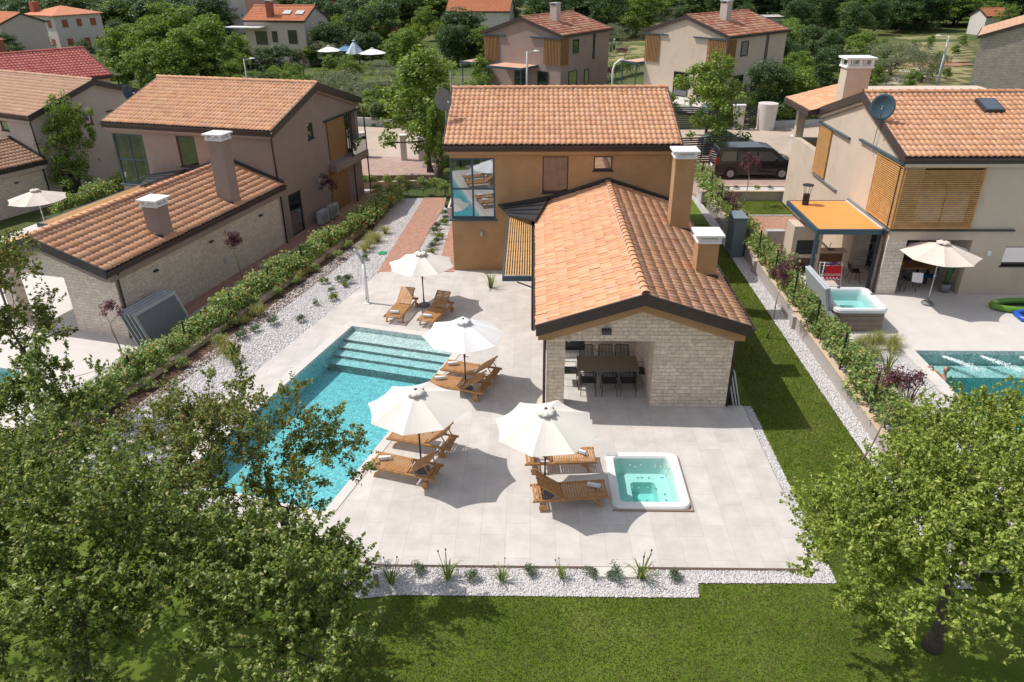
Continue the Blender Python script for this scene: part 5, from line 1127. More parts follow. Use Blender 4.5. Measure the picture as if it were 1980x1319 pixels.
def row(prs, pts, step, sc, z, label, group, off=.1):
    for a, b in zip(pts[:-1], pts[1:]):
        a, b = Vector((*a[:2], 0)), Vector((*b[:2], 0)); n = max(1, round((b-a).length/step))
        for i in range(n):
            p = a.lerp(b, (i+.5)/n); plant(rh.choice(prs), (p.x+rh.uniform(-off, off), p.y+rh.uniform(-off, off), z), sc, label, group)
row(lau, [Lw(-18.62, 14.0), Lw(-18.6, 22), Lw(-18.8, 30), (-8.6, 38.0), (-7.8, 42.6)], .58, 1.42, -.25, 'glossy laurel shrub in the long loose hedge on the left boundary', 'laurel shrubs of the left hedge')
row(lau, [(10.45, 13.5), (10.4, 30), (10.2, 46)], .58, 1.3, .1, 'glossy laurel shrub in the hedge behind the right garden wall', 'laurel shrubs of the right hedge')
row(lau, [Lw(-17.7, 16), Lw(-17.85, 31)], 1.5, .55, -.05, 'low dark shrub on the brown mulch below the left hedge', 'low shrubs on the left mulch strip', .2)
row(lau, [(-16.5, 46.0), (-8, 46.2)], .8, .95, -.3, 'leafy shrub in the row between the brick drive and the gravel garden', 'shrubs along the brick drive')
row(lau, [(-9.5, 43.2), (-6.2, 44.5), (-4.2, 43)], .8, 1.0, -.1, 'leafy shrub at the end of the red brick path', 'shrubs at the end of the path')
plant(lau[0], (-3.95, 40.0, .4), 1.35, 'leafy bush growing in the low white planter', 'planter bush')
# --- small plants in the gravel
tuf = []
def tuft(name, mat, n, h, w, spread, seed, cat='grass tuft', droop=.5, stalks=0):
    rng = np.random.RandomState(seed); t = thing(name, '', cat); V = []; F = []
    for i in range(n):
        a = rng.rand()*6.28; s = spread*(.3+.9*rng.rand()); hh = h*(.6+.6*rng.rand()); b = np.array([math.cos(a), math.sin(a), 0])*.06*rng.rand()*h/.5; d = np.array([math.cos(a), math.sin(a), 0]); q = np.array([-math.sin(a), math.cos(a), 0])*w
        ps = [b, b+d*s*.35*h+np.array([0, 0, hh*.6]), b+d*s*.8*h+np.array([0, 0, hh*(1-droop*.1)]), b+d*s*1.2*h+np.array([0, 0, hh*(1-droop*.5)])]
        o = len(V); V += [ps[0]-q, ps[0]+q, ps[1]-q*.9, ps[1]+q*.9, ps[2]-q*.6, ps[2]+q*.6, ps[3]]
        F += [(o, o+1, o+3), (o, o+3, o+2), (o+2, o+3, o+5), (o+2, o+5, o+4), (o+4, o+5, o+6)]
    npmesh('leaves', np.array(V), np.array(F), M['l_'+mat], t)
    for i in range(stalks):
        a = rng.rand()*6.28; x, y = .12*math.cos(a), .12*math.sin(a); hh = h*(1.5+.4*rng.rand()); MB().tube([(x*.3, y*.3, 0), (x, y, hh*.6), (x*1.6, y*1.6, hh)], .006, 5).lathe((x*1.6, y*1.6, hh), [(0, -.02), (.02, .0), (.018, .03), (0, .05)], 8).build('flower_stalk', M['bark'], t)
    return t
feather = [tuft('feather_grass', 'straw', 260, .42, .004, .9, 60+i, droop=1.3) for i in range(2)]
agap = [tuft('strap_leaf_plant', 'spike', 34, .42, .014, .75, 70+i, 'plant', .5, 2) for i in range(2)]
phor = [tuft('flax_plant', 'spike', 20, .75, .022, .5, 80, 'plant', .1), tuft('flax_plant', 'bronze', 26, .75, .022, .8, 81, 'plant', .2)]
lavd = [protoshrub('lavender_bush', 'plant', 'lav', 10, 60, .035, (.16, .16, .13), 90+i, (.07, .12), False) for i in range(2)]
green = [protoshrub('cushion_plant', 'plant', 'lime', 12, 60, .04, (.18, .18, .15), 95, (.08, .13), False), protoshrub('cushion_plant', 'plant', 'lav', 12, 60, .04, (.2, .2, .14), 96, (.08, .13), False)]
FB = [(757, 1130, 0, 1), (866, 1120, 0, 1.1), (970, 1125, 0, .9), (1085, 1118, 0, .85), (1240, 1118, 0, 1.1)]
for i, (x, y, k, s) in enumerate(FB): plant(agap[i % 2], G(x, y, -.08), s, '%s strap leaved plant with flower stalks in the front pebble bed' % ['leftmost', 'second', 'middle', 'fourth', 'large rightmost'][i], 'strap leaved plants in the front bed')
for x, y in ((808, 1108), (915, 1120), (1025, 1113), (1142, 1115), (1190, 1120), (1303, 1122)): plant(lavd[x % 2], G(x, y, -.08), 1.1, 'small grey green lavender bush in the front pebble bed', 'lavender bushes in the front bed')
plant(phor[0], (-1.72, 29.2, 0), .95, 'upright green flax plant in the small opening of the terrace by the ochre wall', 'flax plants')
for x, y in ((495, 642), (530, 628), (583, 622), (668, 555), (655, 545), (642, 566), (628, 548), (645, 580), (671, 548), (612, 590), (705, 503), (470, 655)): plant(rh.choice(green+lavd), G(x, y, -.02), 1.3 if (x < 600 or x == 671) else 1.0, 'small cushion plant scattered on the white gravel left of the pool', 'cushion plants in the left gravel bed')
for x, y in ((440, 690), (432, 672), (455, 700), (575, 545), (705, 488), (716, 470), (712, 480), (730, 468), (470, 625), (500, 612), (745, 452), (590, 530), (720, 462)): plant(rh.choice(feather), G(x, y, -.02), 1.0, 'yellowish feather grass tuft beside the left mulch strip', 'feather grass tufts on the left')
for i in range(9): plant(rh.choice(green), (-4.75+rh.uniform(-.2, .2), 33.2+i*.75, -.02), 1.2, 'green cushion plant in the gravel strip beside the ochre house', 'cushion plants beside the house')
for i in range(7): plant(rh.choice(feather), (-14+i*.9+rh.uniform(-.3, .3), 44.3+rh.uniform(-.5, .5), -.3), 1.2, 'pale feather grass tuft in the gravel garden behind the taupe house', 'feather grass tufts behind the taupe house')
for x, y in ((1663, 672), (1682, 668), (1722, 682), (1727, 672), (1700, 665), (1690, 695), (1725, 745)): plant(rh.choice(feather), G(x, y, .13), 1.0, 'feather grass tuft on the right neighbour gravel bed', 'feather grass tufts on the right')
plant(phor[1], G(1753, 785, .13), 1.0, 'bronze striped flax plant above the oak on the right gravel bed', 'flax plants', jit=0)
for x, y, l_ in ((1715, 722, 'green flax plant in the middle of the right gravel bed'), (1679, 690, 'green flax plant close to the raised tub')): plant(phor[0], G(x, y, .13), .95 if x == 1715 else .7, l_, 'flax plants')
for x in (10.6, 11.2, 11.7, 12.9, 13.6): plant(rh.choice(green), (x, 42.3, .56), .9, 'small cushion plant on the white stones before the black van', 'cushion plants by the van')

# ------------------------------------------------------------------ trees farther back
def HT(px, yb, yt, z=0):
    b = G(px, yb, z); d = CF + CR*((px-990)/FPX) - CU*((yt-659.5)/FPX); return CAMZ + d.z*math.hypot(b.x, b.y)/math.hypot(d.x, d.y) - z
PROTO = {}
def protos(kind, mat, lobes, k, nl, size, rr, hgt, seeds, bark='bark', fork=.25, **kw):
    PROTO[kind] = [tree(kind+'_tree', '', (0, 0, 0), (0, 0, hgt*fork), [(tuple(np.array(c)+np.random.RandomState(s*7+i).randn(3)*np.array(r)*.18), r) for i, (c, r) in enumerate(lobes)], k, nl, size, mat, .13, rr, s, bark, .55, **kw) for s in seeds]
protos('broadleaf', 'broad', [((0, 0, 4.0), (1.9, 1.9, 1.7)), ((.9, .5, 3.0), (1.4, 1.4, 1.2)), ((-.9, -.4, 3.2), (1.5, 1.5, 1.2)), ((0, 0, 5.2), (1.1, 1.1, 1.1)), ((0, 0, 1.7), (1.9, 1.9, 1.3))], 120, 75, .19, (.35, .6), 6.3, (101, 102, 103))
protos('dark', 'dark', [((0, 0, 3.6), (2.0, 2.0, 2.0)), ((.6, .6, 5), (1.3, 1.3, 1.3)), ((-.6, -.3, 2.2), (1.8, 1.8, 1.3)), ((0, 0, 1.2), (2.0, 2.0, 1.1))], 120, 80, .20, (.4, .65), 6.3, (111, 112))
protos('lime', 'lime', [((0, 0, 3.0), (2.2, 2.2, 1.8)), ((.9, .2, 1.6), (1.6, 1.6, 1.2)), ((-.9, -.2, 1.8), (1.6, 1.6, 1.2))], 70, 85, .18, (.35, .6), 4.8, (121,))
protos('olive', 'olive', [((0, 0, 2.0), (1.6, 1.6, 1.2)), ((.7, .3, 1.8), (1.0, 1.0, .9)), ((-.7, .2, 2.3), (1.0, 1.0, .9)), ((0, 0, .9), (1.4, 1.4, .8))], 70, 110, .11, (.3, .55), 3.4, (131, 132), up=.2, asp=.4)
protos('cypress', 'dark', [((0, 0, 2.2), (.7, .7, 2.0)), ((0, 0, 4.6), (.55, .55, 1.8)), ((0, 0, 6.3), (.3, .3, .9))], 60, 70, .16, (.25, .4), 7.2, (141,), fork=.15)
protos('purple', 'plum', [((0, 0, 1.8), (.9, .9, .9))], 26, 70, .11, (.25, .4), 2.8, (151,))
HH = {'broadleaf': (6.3, 5.6), 'dark': (6.4, 5.2), 'lime': (4.9, 5.4), 'olive': (3.4, 3.9), 'cypress': (7.4, 1.7), 'purple': (2.9, 2.3)}
def far(kind, px, yb, yt, w, label, group, z=None):
    p0 = G(px, yb, 0); z_ = zt(p0.x, p0.y) if z is None else z; p = G(px, yb, z_)
    h = max(1.2, HT(px, yb, yt, z_)); dist = (p-Vector((0, 0, CAMZ))).dot(CF); wm = w*1.12*dist/FPX; H0, W0 = HH[kind]
    pr = rh.choice(PROTO[kind]); o = dup(pr) if pr.name in used else pr; used.add(pr.name)
    if group in ('dark garden trees', 'mid green garden trees', 'olive trees', 'bright garden shrubs'):
        zn = [n_ for lim, n_ in ((150, 'near the white house at the upper left'), (300, 'right of the white house at the upper left'), (520, 'behind the taupe house roof'), (700, 'around the far parasols and pool'), (860, 'between the far parasols and the brown house'), (1000, 'close to the left side of the far brown house'), (1230, 'behind the far brown house'), (1425, 'around the far beige house'), (1530, 'right of the far beige house'), (1620, 'beside the columnar cypress'), (1760, 'on the dry field behind the cream house'), (3000, 'near the grey block building')) if px < lim][0]
        kd = {'dark': 'dark evergreen tree', 'broadleaf': 'mid green leafy tree', 'olive': 'silvery olive tree', 'lime': 'bright yellow green bush'}[kind]
        label = ('tall ' if h > 6 else 'low ' if h < 3 else '')+kd+' '+zn; group = kd+'s '+zn
    o.location = p; o.rotation_euler = (0, 0, rh.uniform(0, 6.28)); o.scale = (wm/W0, wm/W0, h/H0); o['label'] = label; o['group'] = group; return o
M['l_broad'].name = 'leaves_broad'
far('broadleaf', 832, 332, 82, 205, 'two stemmed leafy tree beside the left gable of the ochre house', 'trees on the road verge', 0)
far('broadleaf', 850, 352, 190, 70, 'narrow dark stemmed tree close to the left corner of the ochre roof', 'trees on the road verge', 0)
far('broadleaf', 1364, 288, 104, 150, 'leafy street tree between the ochre house roof and the cream house', 'trees on the road verge', 0)
row(lau, [G(110, 425, -.7), G(185, 398, -.7), G(258, 366, -.7)], .7, 1.5, -.7, 'laurel shrub in the hedge between the two houses on the left', 'laurel shrubs between the left houses')
far('broadleaf', 160, 372, 182, 105, 'tall narrow dark green tree between the two left houses', 'trees on the left plots', -.8)
for a in ((345, 165, 0, 165), (428, 180, 22, 120), (275, 172, 42, 120), (235, 178, 88, 90), (300, 190, 90, 110), (405, 182, 80, 110), (470, 160, 60, 70), (370, 190, 50, 150), (320, 175, 25, 120)): far('broadleaf', *a, 'big leafy tree in the group rising behind the taupe house roof', 'leafy trees behind the taupe house')
GD = 'dark evergreen tree in the gardens between the far houses'; GB = 'mid green tree in the gardens between the far houses'; GO = 'silvery olive tree in the far gardens'; GL = 'bright yellow green bushy tree in the far gardens'
for a in ((505, 158, 90, 85), (560, 155, 88, 85), (700, 100, 8, 80), (745, 95, 5, 90), (790, 60, -5, 80), (720, 118, 58, 70), (905, 112, 18, 110), (870, 120, 50, 60), (650, 70, 5, 60), (620, 60, 0, 50), (1455, 128, 62, 85), (1500, 150, 68, 95), (1555, 125, 50, 75), (1588, 188, 92, 90), (1545, 62, 2, 60), (1640, 95, 5, 80), (1690, 60, -5, 60), (1740, 52, -5, 80), (1790, 45, -5, 70), (1600, 130, 60, 70), (1440, 60, 5, 50), (230, 90, 40, 60), (470, 40, 5, 40)): far('dark', *a, GD, 'dark garden trees')
for a in ((455, 172, 98, 75), (620, 112, 62, 60), (665, 98, 30, 75), (770, 120, 62, 70), (930, 190, 105, 60), (830, 70, 10, 60), (600, 120, 90, 50), (640, 145, 105, 45), (540, 190, 130, 70), (480, 200, 150, 50), (1520, 110, 40, 70), (1660, 130, 60, 90), (1850, 50, -15, 90), (1905, 55, 0, 50), (1940, 62, 10, 50), (1400, 30, -5, 60), (1350, 22, -5, 60), (1480, 30, -8, 60), (40, 62, 12, 80), (20, 105, 60, 80), (75, 98, 62, 70), (250, 130, 90, 60), (1960, 110, 60, 50), (1290, 250, 175, 50), (760, 240, 190, 60), (1500, 215, 150, 60), (1640, 60, 0, 60)): far('broadleaf', *a, GB, 'mid green garden trees')
for a in ((650, 205, 132, 105), (705, 222, 152, 105), (600, 200, 142, 75), (760, 180, 130, 70), (668, 250, 180, 60), (640, 130, 80, 50), (1180, 100, 45, 60), (1110, 52, 5, 60), (1150, 45, 5, 55), (1200, 46, 3, 60), (1250, 42, 3, 60), (1283, 62, 28, 45), (1315, 46, 14, 50), (1720, 150, 78, 120), (1780, 160, 95, 70), (1665, 165, 110, 70), (1560, 240, 190, 60), (560, 205, 160, 60), (1370, 60, 25, 40), (700, 60, 30, 50), (1060, 30, 2, 50), (720, 160, 118, 60)): far('olive', *a, GO, 'olive trees')
for a in ((1493, 238, 132, 120), (1455, 240, 170, 60), (800, 112, 38, 70), (855, 108, 34, 55), (630, 165, 128, 60), (1530, 232, 170, 60)): far('lime', *a, GL, 'bright garden shrubs')
far('cypress', 1590, 62, -12, 40, 'dark columnar cypress at the upper right edge of the woods', 'cypress')
far('purple', 588, 150, 92, 24, 'narrow dark purple tree in the garden above the parasols', 'far purple trees'); far('purple', 1150, 152, 105, 34, 'dark purple tree at the right side of the far brown house', 'far purple trees'); far('purple', 1078, 168, 126, 42, 'low purple tree beside the orange porch roof of the far brown house', 'far purple trees'); far('purple', 1206, 118, 90, 34, 'small purple tree on the meadow between the far houses', 'far purple trees'); far('purple', 1172, 160, 128, 26, 'purple bush at the hedge end by the far brown house', 'far purple trees')
rw = random.Random(9)
for i in range(280):
    if i < 110: y = rw.uniform(176, 215)
    else: y = 205+rw.random()**1.1*150
    x = rw.uniform(-.80, .80)*y; zz = zt(x, y)
    if y < 200 and (-75 < x < -40 or -30 < x < 0 or 30 < x < 60): continue
    kind = rw.choice(['dark', 'dark', 'dark', 'broadleaf']); pr = rw.choice(PROTO[kind]); s = rw.uniform(1.15, 1.8); o = dup(pr, (x, y, zz), rw.uniform(0, 6.28)); o.scale = (s*1.75, s*1.75, s)
    o['label'] = 'woodland tree in the dark belt of woods along the top of the picture'; o['group'] = 'trees of the far woods'
def scrub(n, box, kinds, smin, smax, label, group):
    for i in range(n):
        px, py = rw.uniform(box[0], box[2]), rw.uniform(box[1], box[3]); p = G(px, py); p.z = zt(p.x, p.y); pr = rw.choice(PROTO[rw.choice(kinds)]); s = rw.uniform(smin, smax); o = dup(pr, p, rw.uniform(0, 6.28)); o.scale = (s*1.3, s*1.3, s); o['label'] = label; o['group'] = group
scrub(30, (440, 150, 700, 215), ('dark', 'broadleaf', 'olive'), .35, .7, 'bushy shrub in the garden thicket below the far parasols', 'thicket shrubs')
scrub(22, (600, 60, 960, 110), ('dark', 'broadleaf'), .6, 1.0, 'leafy bush in the green belt left of the far brown house', 'green belt bushes')
scrub(22, (1430, 60, 1620, 240), ('dark', 'broadleaf', 'lime'), .4, .85, 'leafy bush in the thicket across the road at the upper right', 'roadside thicket bushes')
scrub(18, (1620, 110, 1780, 190), ('olive', 'broadleaf'), .25, .5, 'low scrubby bush on the dry field at the upper right', 'dry field bushes')
scrub(14, (1090, 5, 1260, 50), ('olive', 'olive', 'broadleaf'), .5, .8, 'silvery bush on the meadow behind the far brown house', 'meadow bushes')
scrub(16, (0, 40, 280, 140), ('broadleaf', 'dark', 'olive'), .4, .8, 'bush around the white house at the upper left', 'bushes at the white house')
scrub(14, (700, 190, 980, 245), ('broadleaf', 'olive', 'dark'), .3, .55, 'roadside bush behind the ochre roof on the far side of the road', 'roadside bushes')
scrub(26, (1640, 60, 1870, 175), ('olive', 'broadleaf', 'lime'), .18, .4, 'small weed bush on the dry field at the upper right', 'dry field weeds')
# ------------------------------------------------------------------ people
def body(name, pts, edges, mat, parent, lv=2):
    me = bpy.data.meshes.new(name); me.from_pydata([p[:3] for p in pts], edges, []); o = link(name, me, [mat], parent)
    sk_ = o.modifiers.new('skin', 'SKIN')
    if not me.skin_vertices: me.attributes
    for i, v in enumerate(me.skin_vertices[0].data if me.skin_vertices else []): v.radius = (pts[i][3], pts[i][3]*(pts[i][4] if len(pts[i]) > 4 else 1)); v.use_root = i == 0
    sk_.use_smooth_shade = True; sb = o.modifiers.new('sub', 'SUBSURF'); sb.levels = sb.render_levels = lv
    return o
# ------------------------------------------------------------------ plain houses
def ghouse(label, loc, rz, x0, x1, y0, y1, ze, zr, axis, wm, tm, wins=(), chim=(), name='house', fl='anth', cw=.3, rl=.5, ov=.3, th=.22):
    t = thing(name, label, 'house', loc, rz); w = MB(); w.box(x0, x1, y0, y1, -3, ze-.12)
    if axis == 'x': xm = (y0+y1)/2; w.prism([(x0, y0, ze-.118), (x0, y1, ze-.118), (x0, xm, zr-.22)], (x1-x0, 0, 0))
    else: xm = (x0+x1)/2; w.prism([(x0, y0, ze-.118), (x1, y0, ze-.118), (xm, y0, zr-.22)], (0, y1-y0, 0))
    w.build('wall', M[wm], t)
    if axis == 'x': gable_roof(t, x0-ov*.5, x1+ov*.5, y0-ov, xm, y1+ov, ze-.05, zr, M[tm], axis='x', cw=cw, rl=rl, th=th)
    else: gable_roof(t, y0-ov*.5, y1+ov*.5, x0-ov, xm, x1+ov, ze-.05, zr, M[tm], axis='y', cw=cw, rl=rl, th=th)
    fx = {'S': lambda a, z: Fr((a, y0, z)), 'N': lambda a, z: Fr((a, y1, z), (-1, 0, 0), (0, -1, 0)), 'E': lambda a, z: Fr((x1, a, z), (0, 1, 0), (-1, 0, 0)), 'W': lambda a, z: Fr((x0, a, z), (0, -1, 0), (1, 0, 0))}
    for f, a, z, ww, hh, g_ in wins: window(t, fx[f](a, z), ww, hh, 1, 1, g_, fl, .07, -.07, sill=False)
    for (cx, cy, r_, z0, z1, mt) in chim:
        c = MB().box(cx-r_, cx+r_, cy-r_, cy+r_, z0, z1).build('chimney', M[mt], t); MB().box(cx-r_-.08, cx+r_+.08, cy-r_-.08, cy+r_+.08, z1+.15, z1+.22).box(cx-r_, cx-r_+.12, cy-r_, cy+r_, z1, z1+.15).box(cx+r_-.12, cx+r_, cy-r_, cy+r_, z1, z1+.15).build('chimney_cap', M['lgrey'], c)
    return t
def slatpanel(t, x0, x1, y, z0, z1, ax='x', n=None):
    """vertical wooden slats"""
    Ln = x1-x0; n = n or int(Ln/.16); m = MB()
    for k in range(n):
        a = x0+Ln*(k+.5)/n
        if ax == 'x': m.box(a-.045, a+.045, y-.06, y, z0, z1)
        else: m.box(y, y+.06, a-.045, a+.045, z0, z1)
    o = m.build('slatted_screen', M['panel_w'], t); return o
def dhouse(label, loc, rz, wm, tm, porch):
    t = ghouse(label, loc, rz, -4.6, 4.6, 0, 9.6, 5.7, 7.14, 'y', wm, tm, [('S', -.9, .05, 1.7, 2.2, 'glass_d'), ('S', 1.9, .05, 1.3, 2.2, 'glass_d'), ('E', 2.2, 3.8, 1.1, 1.3, 'glass_d'), ('E', 6.2, 2.9, .35, 2.6, 'glass_d'), ('E', 1.5, .1, 1.6, 2.1, 'glass_d'), ('E', 4.6, .1, .9, 2.0, 'glass_d'), ('W', 4, 3.4, 1.2, 1.2, 'glass')], [(1.6, 3.6, .38, 6.4, 8.1, 'pinkish')])
    slatpanel(t, -4.65, -2.9, -.08, 2.9, 5.3); slatpanel(t, 2.6, 4.65, -.08, 2.9, 5.3); slatpanel(t, .0, 1.4, 4.62, 2.9, 5.3, 'y')
    MB().box(-4.7, -2.0, -.2, -.02, 5.34, 5.44).build('shutter_rail', M['bluegrey'], t); MB().box(1.0, 4.7, -.2, -.02, 5.34, 5.44).build('shutter_rail', M['bluegrey'], t)
    for x0, x1, y0, y1 in porch:
        p = MB().box(x0, x1, y0, y1, 2.75, 2.8).build('porch_roof', M['porch'], t); f = MB(); f.box(x0-.1, x0-.001, y0-.1, y1, 2.6, 2.82).box(x0, x1, y0-.1, y0-.001, 2.6, 2.82).box(x1+.001, x1+.1, y0-.1, y1, 2.6, 2.82).build('porch_frame', M['bluegrey'], p)
        for xx in (x0, x1-.1): MB().box(xx-.0, xx+.1, y0-.05, y0+.05, 0, 2.599).build('porch_post', M['bluegrey'], p)
    MB().box(-6.2, 5.0, -3.2, -.001, -.6, .02).build('patio', M['cop'], t)
    return t
M['porch'] = pm('faded_orange_roof_sheet', (.62, .36, .24), .6, .05, 1)
dhouse('brown two storey house behind the road with speckled roof and orange porch roofs', (-1.06, 79.93, .1), -R(33.9), 'taupe', 'tile_s', [(-2.2, 1.9, -2.9, -.01), (-6.6, -4.75, -1.5, 1.5)])
dhouse('beige two storey house behind the road with slatted brown screens and a pale porch roof', (14.1, 74.5, .5), -R(47.7), 'cream', 'tile_s', [(-6.6, -4.75, -1.0, 3.0)])
a = -47.3
ghouse('low house with a crimson clay roof behind the far left house', (-30.98, 57.28, -.6), R(47.3), -10, -.2, .3, 9.2, 5.64, 7.14, 'x', 'pinkish', 'tile_r', [('S', -3, 3.6, 1, 1.1, 'glass')], [(-9.2, 3.2, .6, 5.6, 8.2, 'brickred')] if 0 else [], cw=.25, rl=.42)
M['brickred'] = pm('red_brick_chimney', (.33, .10, .06), .8, .15, 6)
t = thing('brick_chimney', 'stout dark red brick chimney block at the left edge', 'chimney', G(12, 160, -1.0)); MB().box(-.9, .9, -.6, .6, 0, 4.6).build('stack', M['brickred'], t); MB().box(-1.05, 1.05, -.75, .75, 4.95, 5.05).box(-.85, .85, -.5, .5, 4.601, 4.95).build('stack_cap', M['tile_r'], t)
# white house with hipped roof
t = thing('house', 'white two storey house with hipped orange roof and dark red shutters, upper left', 'house', (-96.8, 165.3, -4.0), R(60.7))
MB().box(-5, 5, -5, 5, -2, 6.85).build('wall', M['white_h'] if 'white_h' in M else M['whitewall'], t)
MB().add([(-5.5, -5.5, 6.9), (5.5, -5.5, 6.9), (5.5, 5.5, 6.9), (-5.5, 5.5, 6.9), (0, 0, 8.4), (-5.5, -5.5, 6.75), (5.5, -5.5, 6.75), (5.5, 5.5, 6.75), (-5.5, 5.5, 6.75)], [(0, 1, 4), (1, 2, 4), (2, 3, 4), (3, 0, 4), (5, 6, 1, 0), (6, 7, 2, 1), (7, 8, 3, 2), (8, 5, 0, 3), (8, 7, 6, 5)]).build('roof', M['tile_f'] if 'tile_f' in M else pm('orange_far_roof', (.55, .21, .11), .85, .2, 2.5), t)
for f, y_ in (('S', -5.0), ('E', 5.0), ('W', -5.0)):
    for a_, z_, w_, h_ in ((-3.6, 4.6, 1.2, 1.4), (-.5, 4.6, 1.0, 1.4), (2.4, 4.6, 1.2, 1.4), (-3.4, 1.2, 1.2, 1.3), (.2, .2, 1.2, 2.2), (2.8, .2, 1.0, 2.2)):
        if f == 'S': MB().box(a_, a_+w_, -5.06, -5.0, z_, z_+h_).build('shutter', M['brickred'], t)
        elif f == 'E': MB().box(5.0, 5.06, a_, a_+w_, z_, z_+h_).build('shutter', M['brickred'], t)
        else: MB().box(-5.06, -5.0, a_, a_+w_, z_, z_+h_).build('shutter', M['brickred'], t)
MB().box(-4.2, -2.9, 2.6, 4.0, 6.9, 9.2).build('chimney', M['brickred'], t)
def at(px, py, dz=0): p = G(px, py); p.z = zt(p.x, p.y)+dz; return G(px, py, p.z)
H2 = ghouse('grey white house with bright orange roof, two skylights and a white awning', at(540, 118), R(-12), -5.2, 5.2, 0, 8, 6.0, 7.9, 'x', 'pinkish', 'tile_o', [('S', 2.2, 2.6, 1.5, 2.0, 'glass_d'), ('S', -.6, 2.8, .9, 1.6, 'glass_d'), ('S', -3.5, 2.4, 2.0, 2.0, 'glass_d'), ('E', 2, 3, 1, 1.4, 'glass_d')], [(-.9, .9, .45, 5.8, 8.6, 'brickred')])
MB().box(-7.4, -1.4, -2.4, -.01, 5.0, 5.12).build('awning', M['white'], H2)
sd = Vector((0, 4.3, 1.95)).normalized(); nn = Vector((0, -1.95, 4.3)).normalized()
for x in (.9, 3.1): MB().box(x, x+1.3, 1.8, 2.9, .1, .2, 0, Fr((0, -.3, 5.95), (1, 0, 0), sd, nn)).build('skylight', M['lgrey'], H2)
ghouse('large white block of flats cut by the top edge at the left', at(400, 62), R(10), -9, 9, 0, 10, 9, 10.2, 'x', 'white_f' if 'white_f' in M else 'whitewall', 'tile_o', [('S', 5, 6.3, .8, 1, 'glass_d'), ('S', 1, 6.3, .8, 1, 'glass_d'), ('S', 5, 3.3, .8, 1, 'glass_d')], name='apartment_building')
M['pinkwall'] = pm('pink_render', (.56, .30, .24), .85, .06, 1)
ghouse('salmon pink block of flats cut by the top edge', at(497, 52), R(-6), -6.5, 5.5, 0, 10, 9, 10.2, 'x', 'pinkwall', 'tile_o', [('S', -3.4, 2.8, .9, 1.3, 'glass_d'), ('S', .2, 2.8, .9, 1.3, 'glass_d'), ('S', -3.4, 6, .9, 1.3, 'glass_d'), ('S', 3.2, 3.0, 1.6, 1.4, 'glass_d')], name='apartment_building')
ghouse('long pale house with a red roof edge cut by the top of the picture', at(600, 46), R(-8), -8, 8, 0, 9, 5.5, 7.4, 'x', 'pinkish', 'tile_r', [('S', -4, 2, 1.2, 1.4, 'glass_d'), ('S', 0, 2, 1.2, 1.4, 'glass_d')])
ghouse('long low house with a plain orange red roof behind the evergreens', at(925, 66), R(-6), -7.5, 7.5, 0, 9, 5.0, 7.6, 'x', 'whitewall', 'tile_o', [('S', -4, 2, 1.2, 1.4, 'glass_d')])
ghouse('small gabled house with an orange red roof left of the long low house', at(815, 56), R(-20), -4.5, 4.5, 0, 7, 4.2, 6.2, 'x', 'whitewall', 'tile_o', [('S', -2, 1.5, 1, 1.2, 'glass_d')])
ghouse('small orange roofed shed between trees below the evergreens', at(738, 96), R(-12), -2.6, 2.6, 0, 4, 2.4, 3.6, 'x', 'whitewall', 'tile_o')
ghouse('low garden building with an orange roof beside the grey white house', at(640, 100), R(20), -3.2, 3.2, 0, 4, 2.6, 3.8, 'x', 'pinkish', 'tile_o')
ghouse('pale house corner at the upper left edge', at(-12, 105), R(-30), -6, 5, 0, 8, 5.2, 6.8, 'x', 'pinkish', 'tile_o', [('S', 2, 3.2, 1, 1.2, 'glass_d')])
ghouse('white roofless ruin wall on the field behind the beige house', at(1465, 60), R(5), -5.5, 5.5, 0, 6, 2.9, 3.0, 'x', 'whitewall', 'whitewall', [('S', 0, .8, 1, 1, 'glass_d')], name='ruin')
ghouse('small white shed with orange roof under the leaning trees', at(1925, 60), R(10), -3, 3, 0, 5, 3, 4.4, 'x', 'whitewall', 'tile_o')
M['block'] = brickmat('bare_concrete_blocks', (.42, .37, .30), (.36, .315, .26), (.29, .26, .22), .5, .25, .02, vert=True, bump=.5, noise=.2, nsc=2)
ghouse('bare concrete block building with a gabled wall at the right edge', (44.6, 81.0, .0), R(-30), 0, 13, 0, 12, 5.2, 7.6, 'y', 'block', 'tile_t', [], name='barn')
# meadow paths, beds and garden terraces
M['soil'] = pm('red_soil', (.33, .17, .09), .95, .2, .5, .5, 10); M['path_s'] = pm('stone_path', (.48, .44, .38), .9, .15, 1, .4, 10)
def drape(name, pxs, mat, dz=.05, cs=1.0):
    poly = [tuple(at(x, y))[:2] for x, y in pxs]; a = np.array(poly); lo, hi = a.min(0), a.max(0); m = MB(); X = np.arange(lo[0], hi[0], cs); Y = np.arange(lo[1], hi[1], cs)
    gx, gy = np.meshgrid(X, Y); jit = np.sin(gx*1.7+gy*.9)*.8+np.cos(gy*1.3-gx*.6)*.8; ins = inpoly(np.stack([(gx+cs/2+jit).ravel(), (gy+cs/2-jit*.7).ravel()], 1), poly).reshape(gx.shape)
    for j in range(len(Y)):
        for i in range(len(X)):
            if ins[j, i]: m.poly([(x, y, zt(x, y)+dz) for x, y in ((X[i], Y[j]), (X[i]+cs, Y[j]), (X[i]+cs, Y[j]+cs), (X[i], Y[j]+cs))])
    return tag(m.build(name, mat), kind='structure')
drape('dry_grass_field', ((1180, 112), (1215, 70), (1270, 45), (1370, 40), (1330, 62), (1260, 90), (1225, 118)), pm('dry_grass', (.25, .22, .085), .95, .35, .25, .5, 8, dirt=((.13, .15, .045), .12, .5)), .05, 1.5)
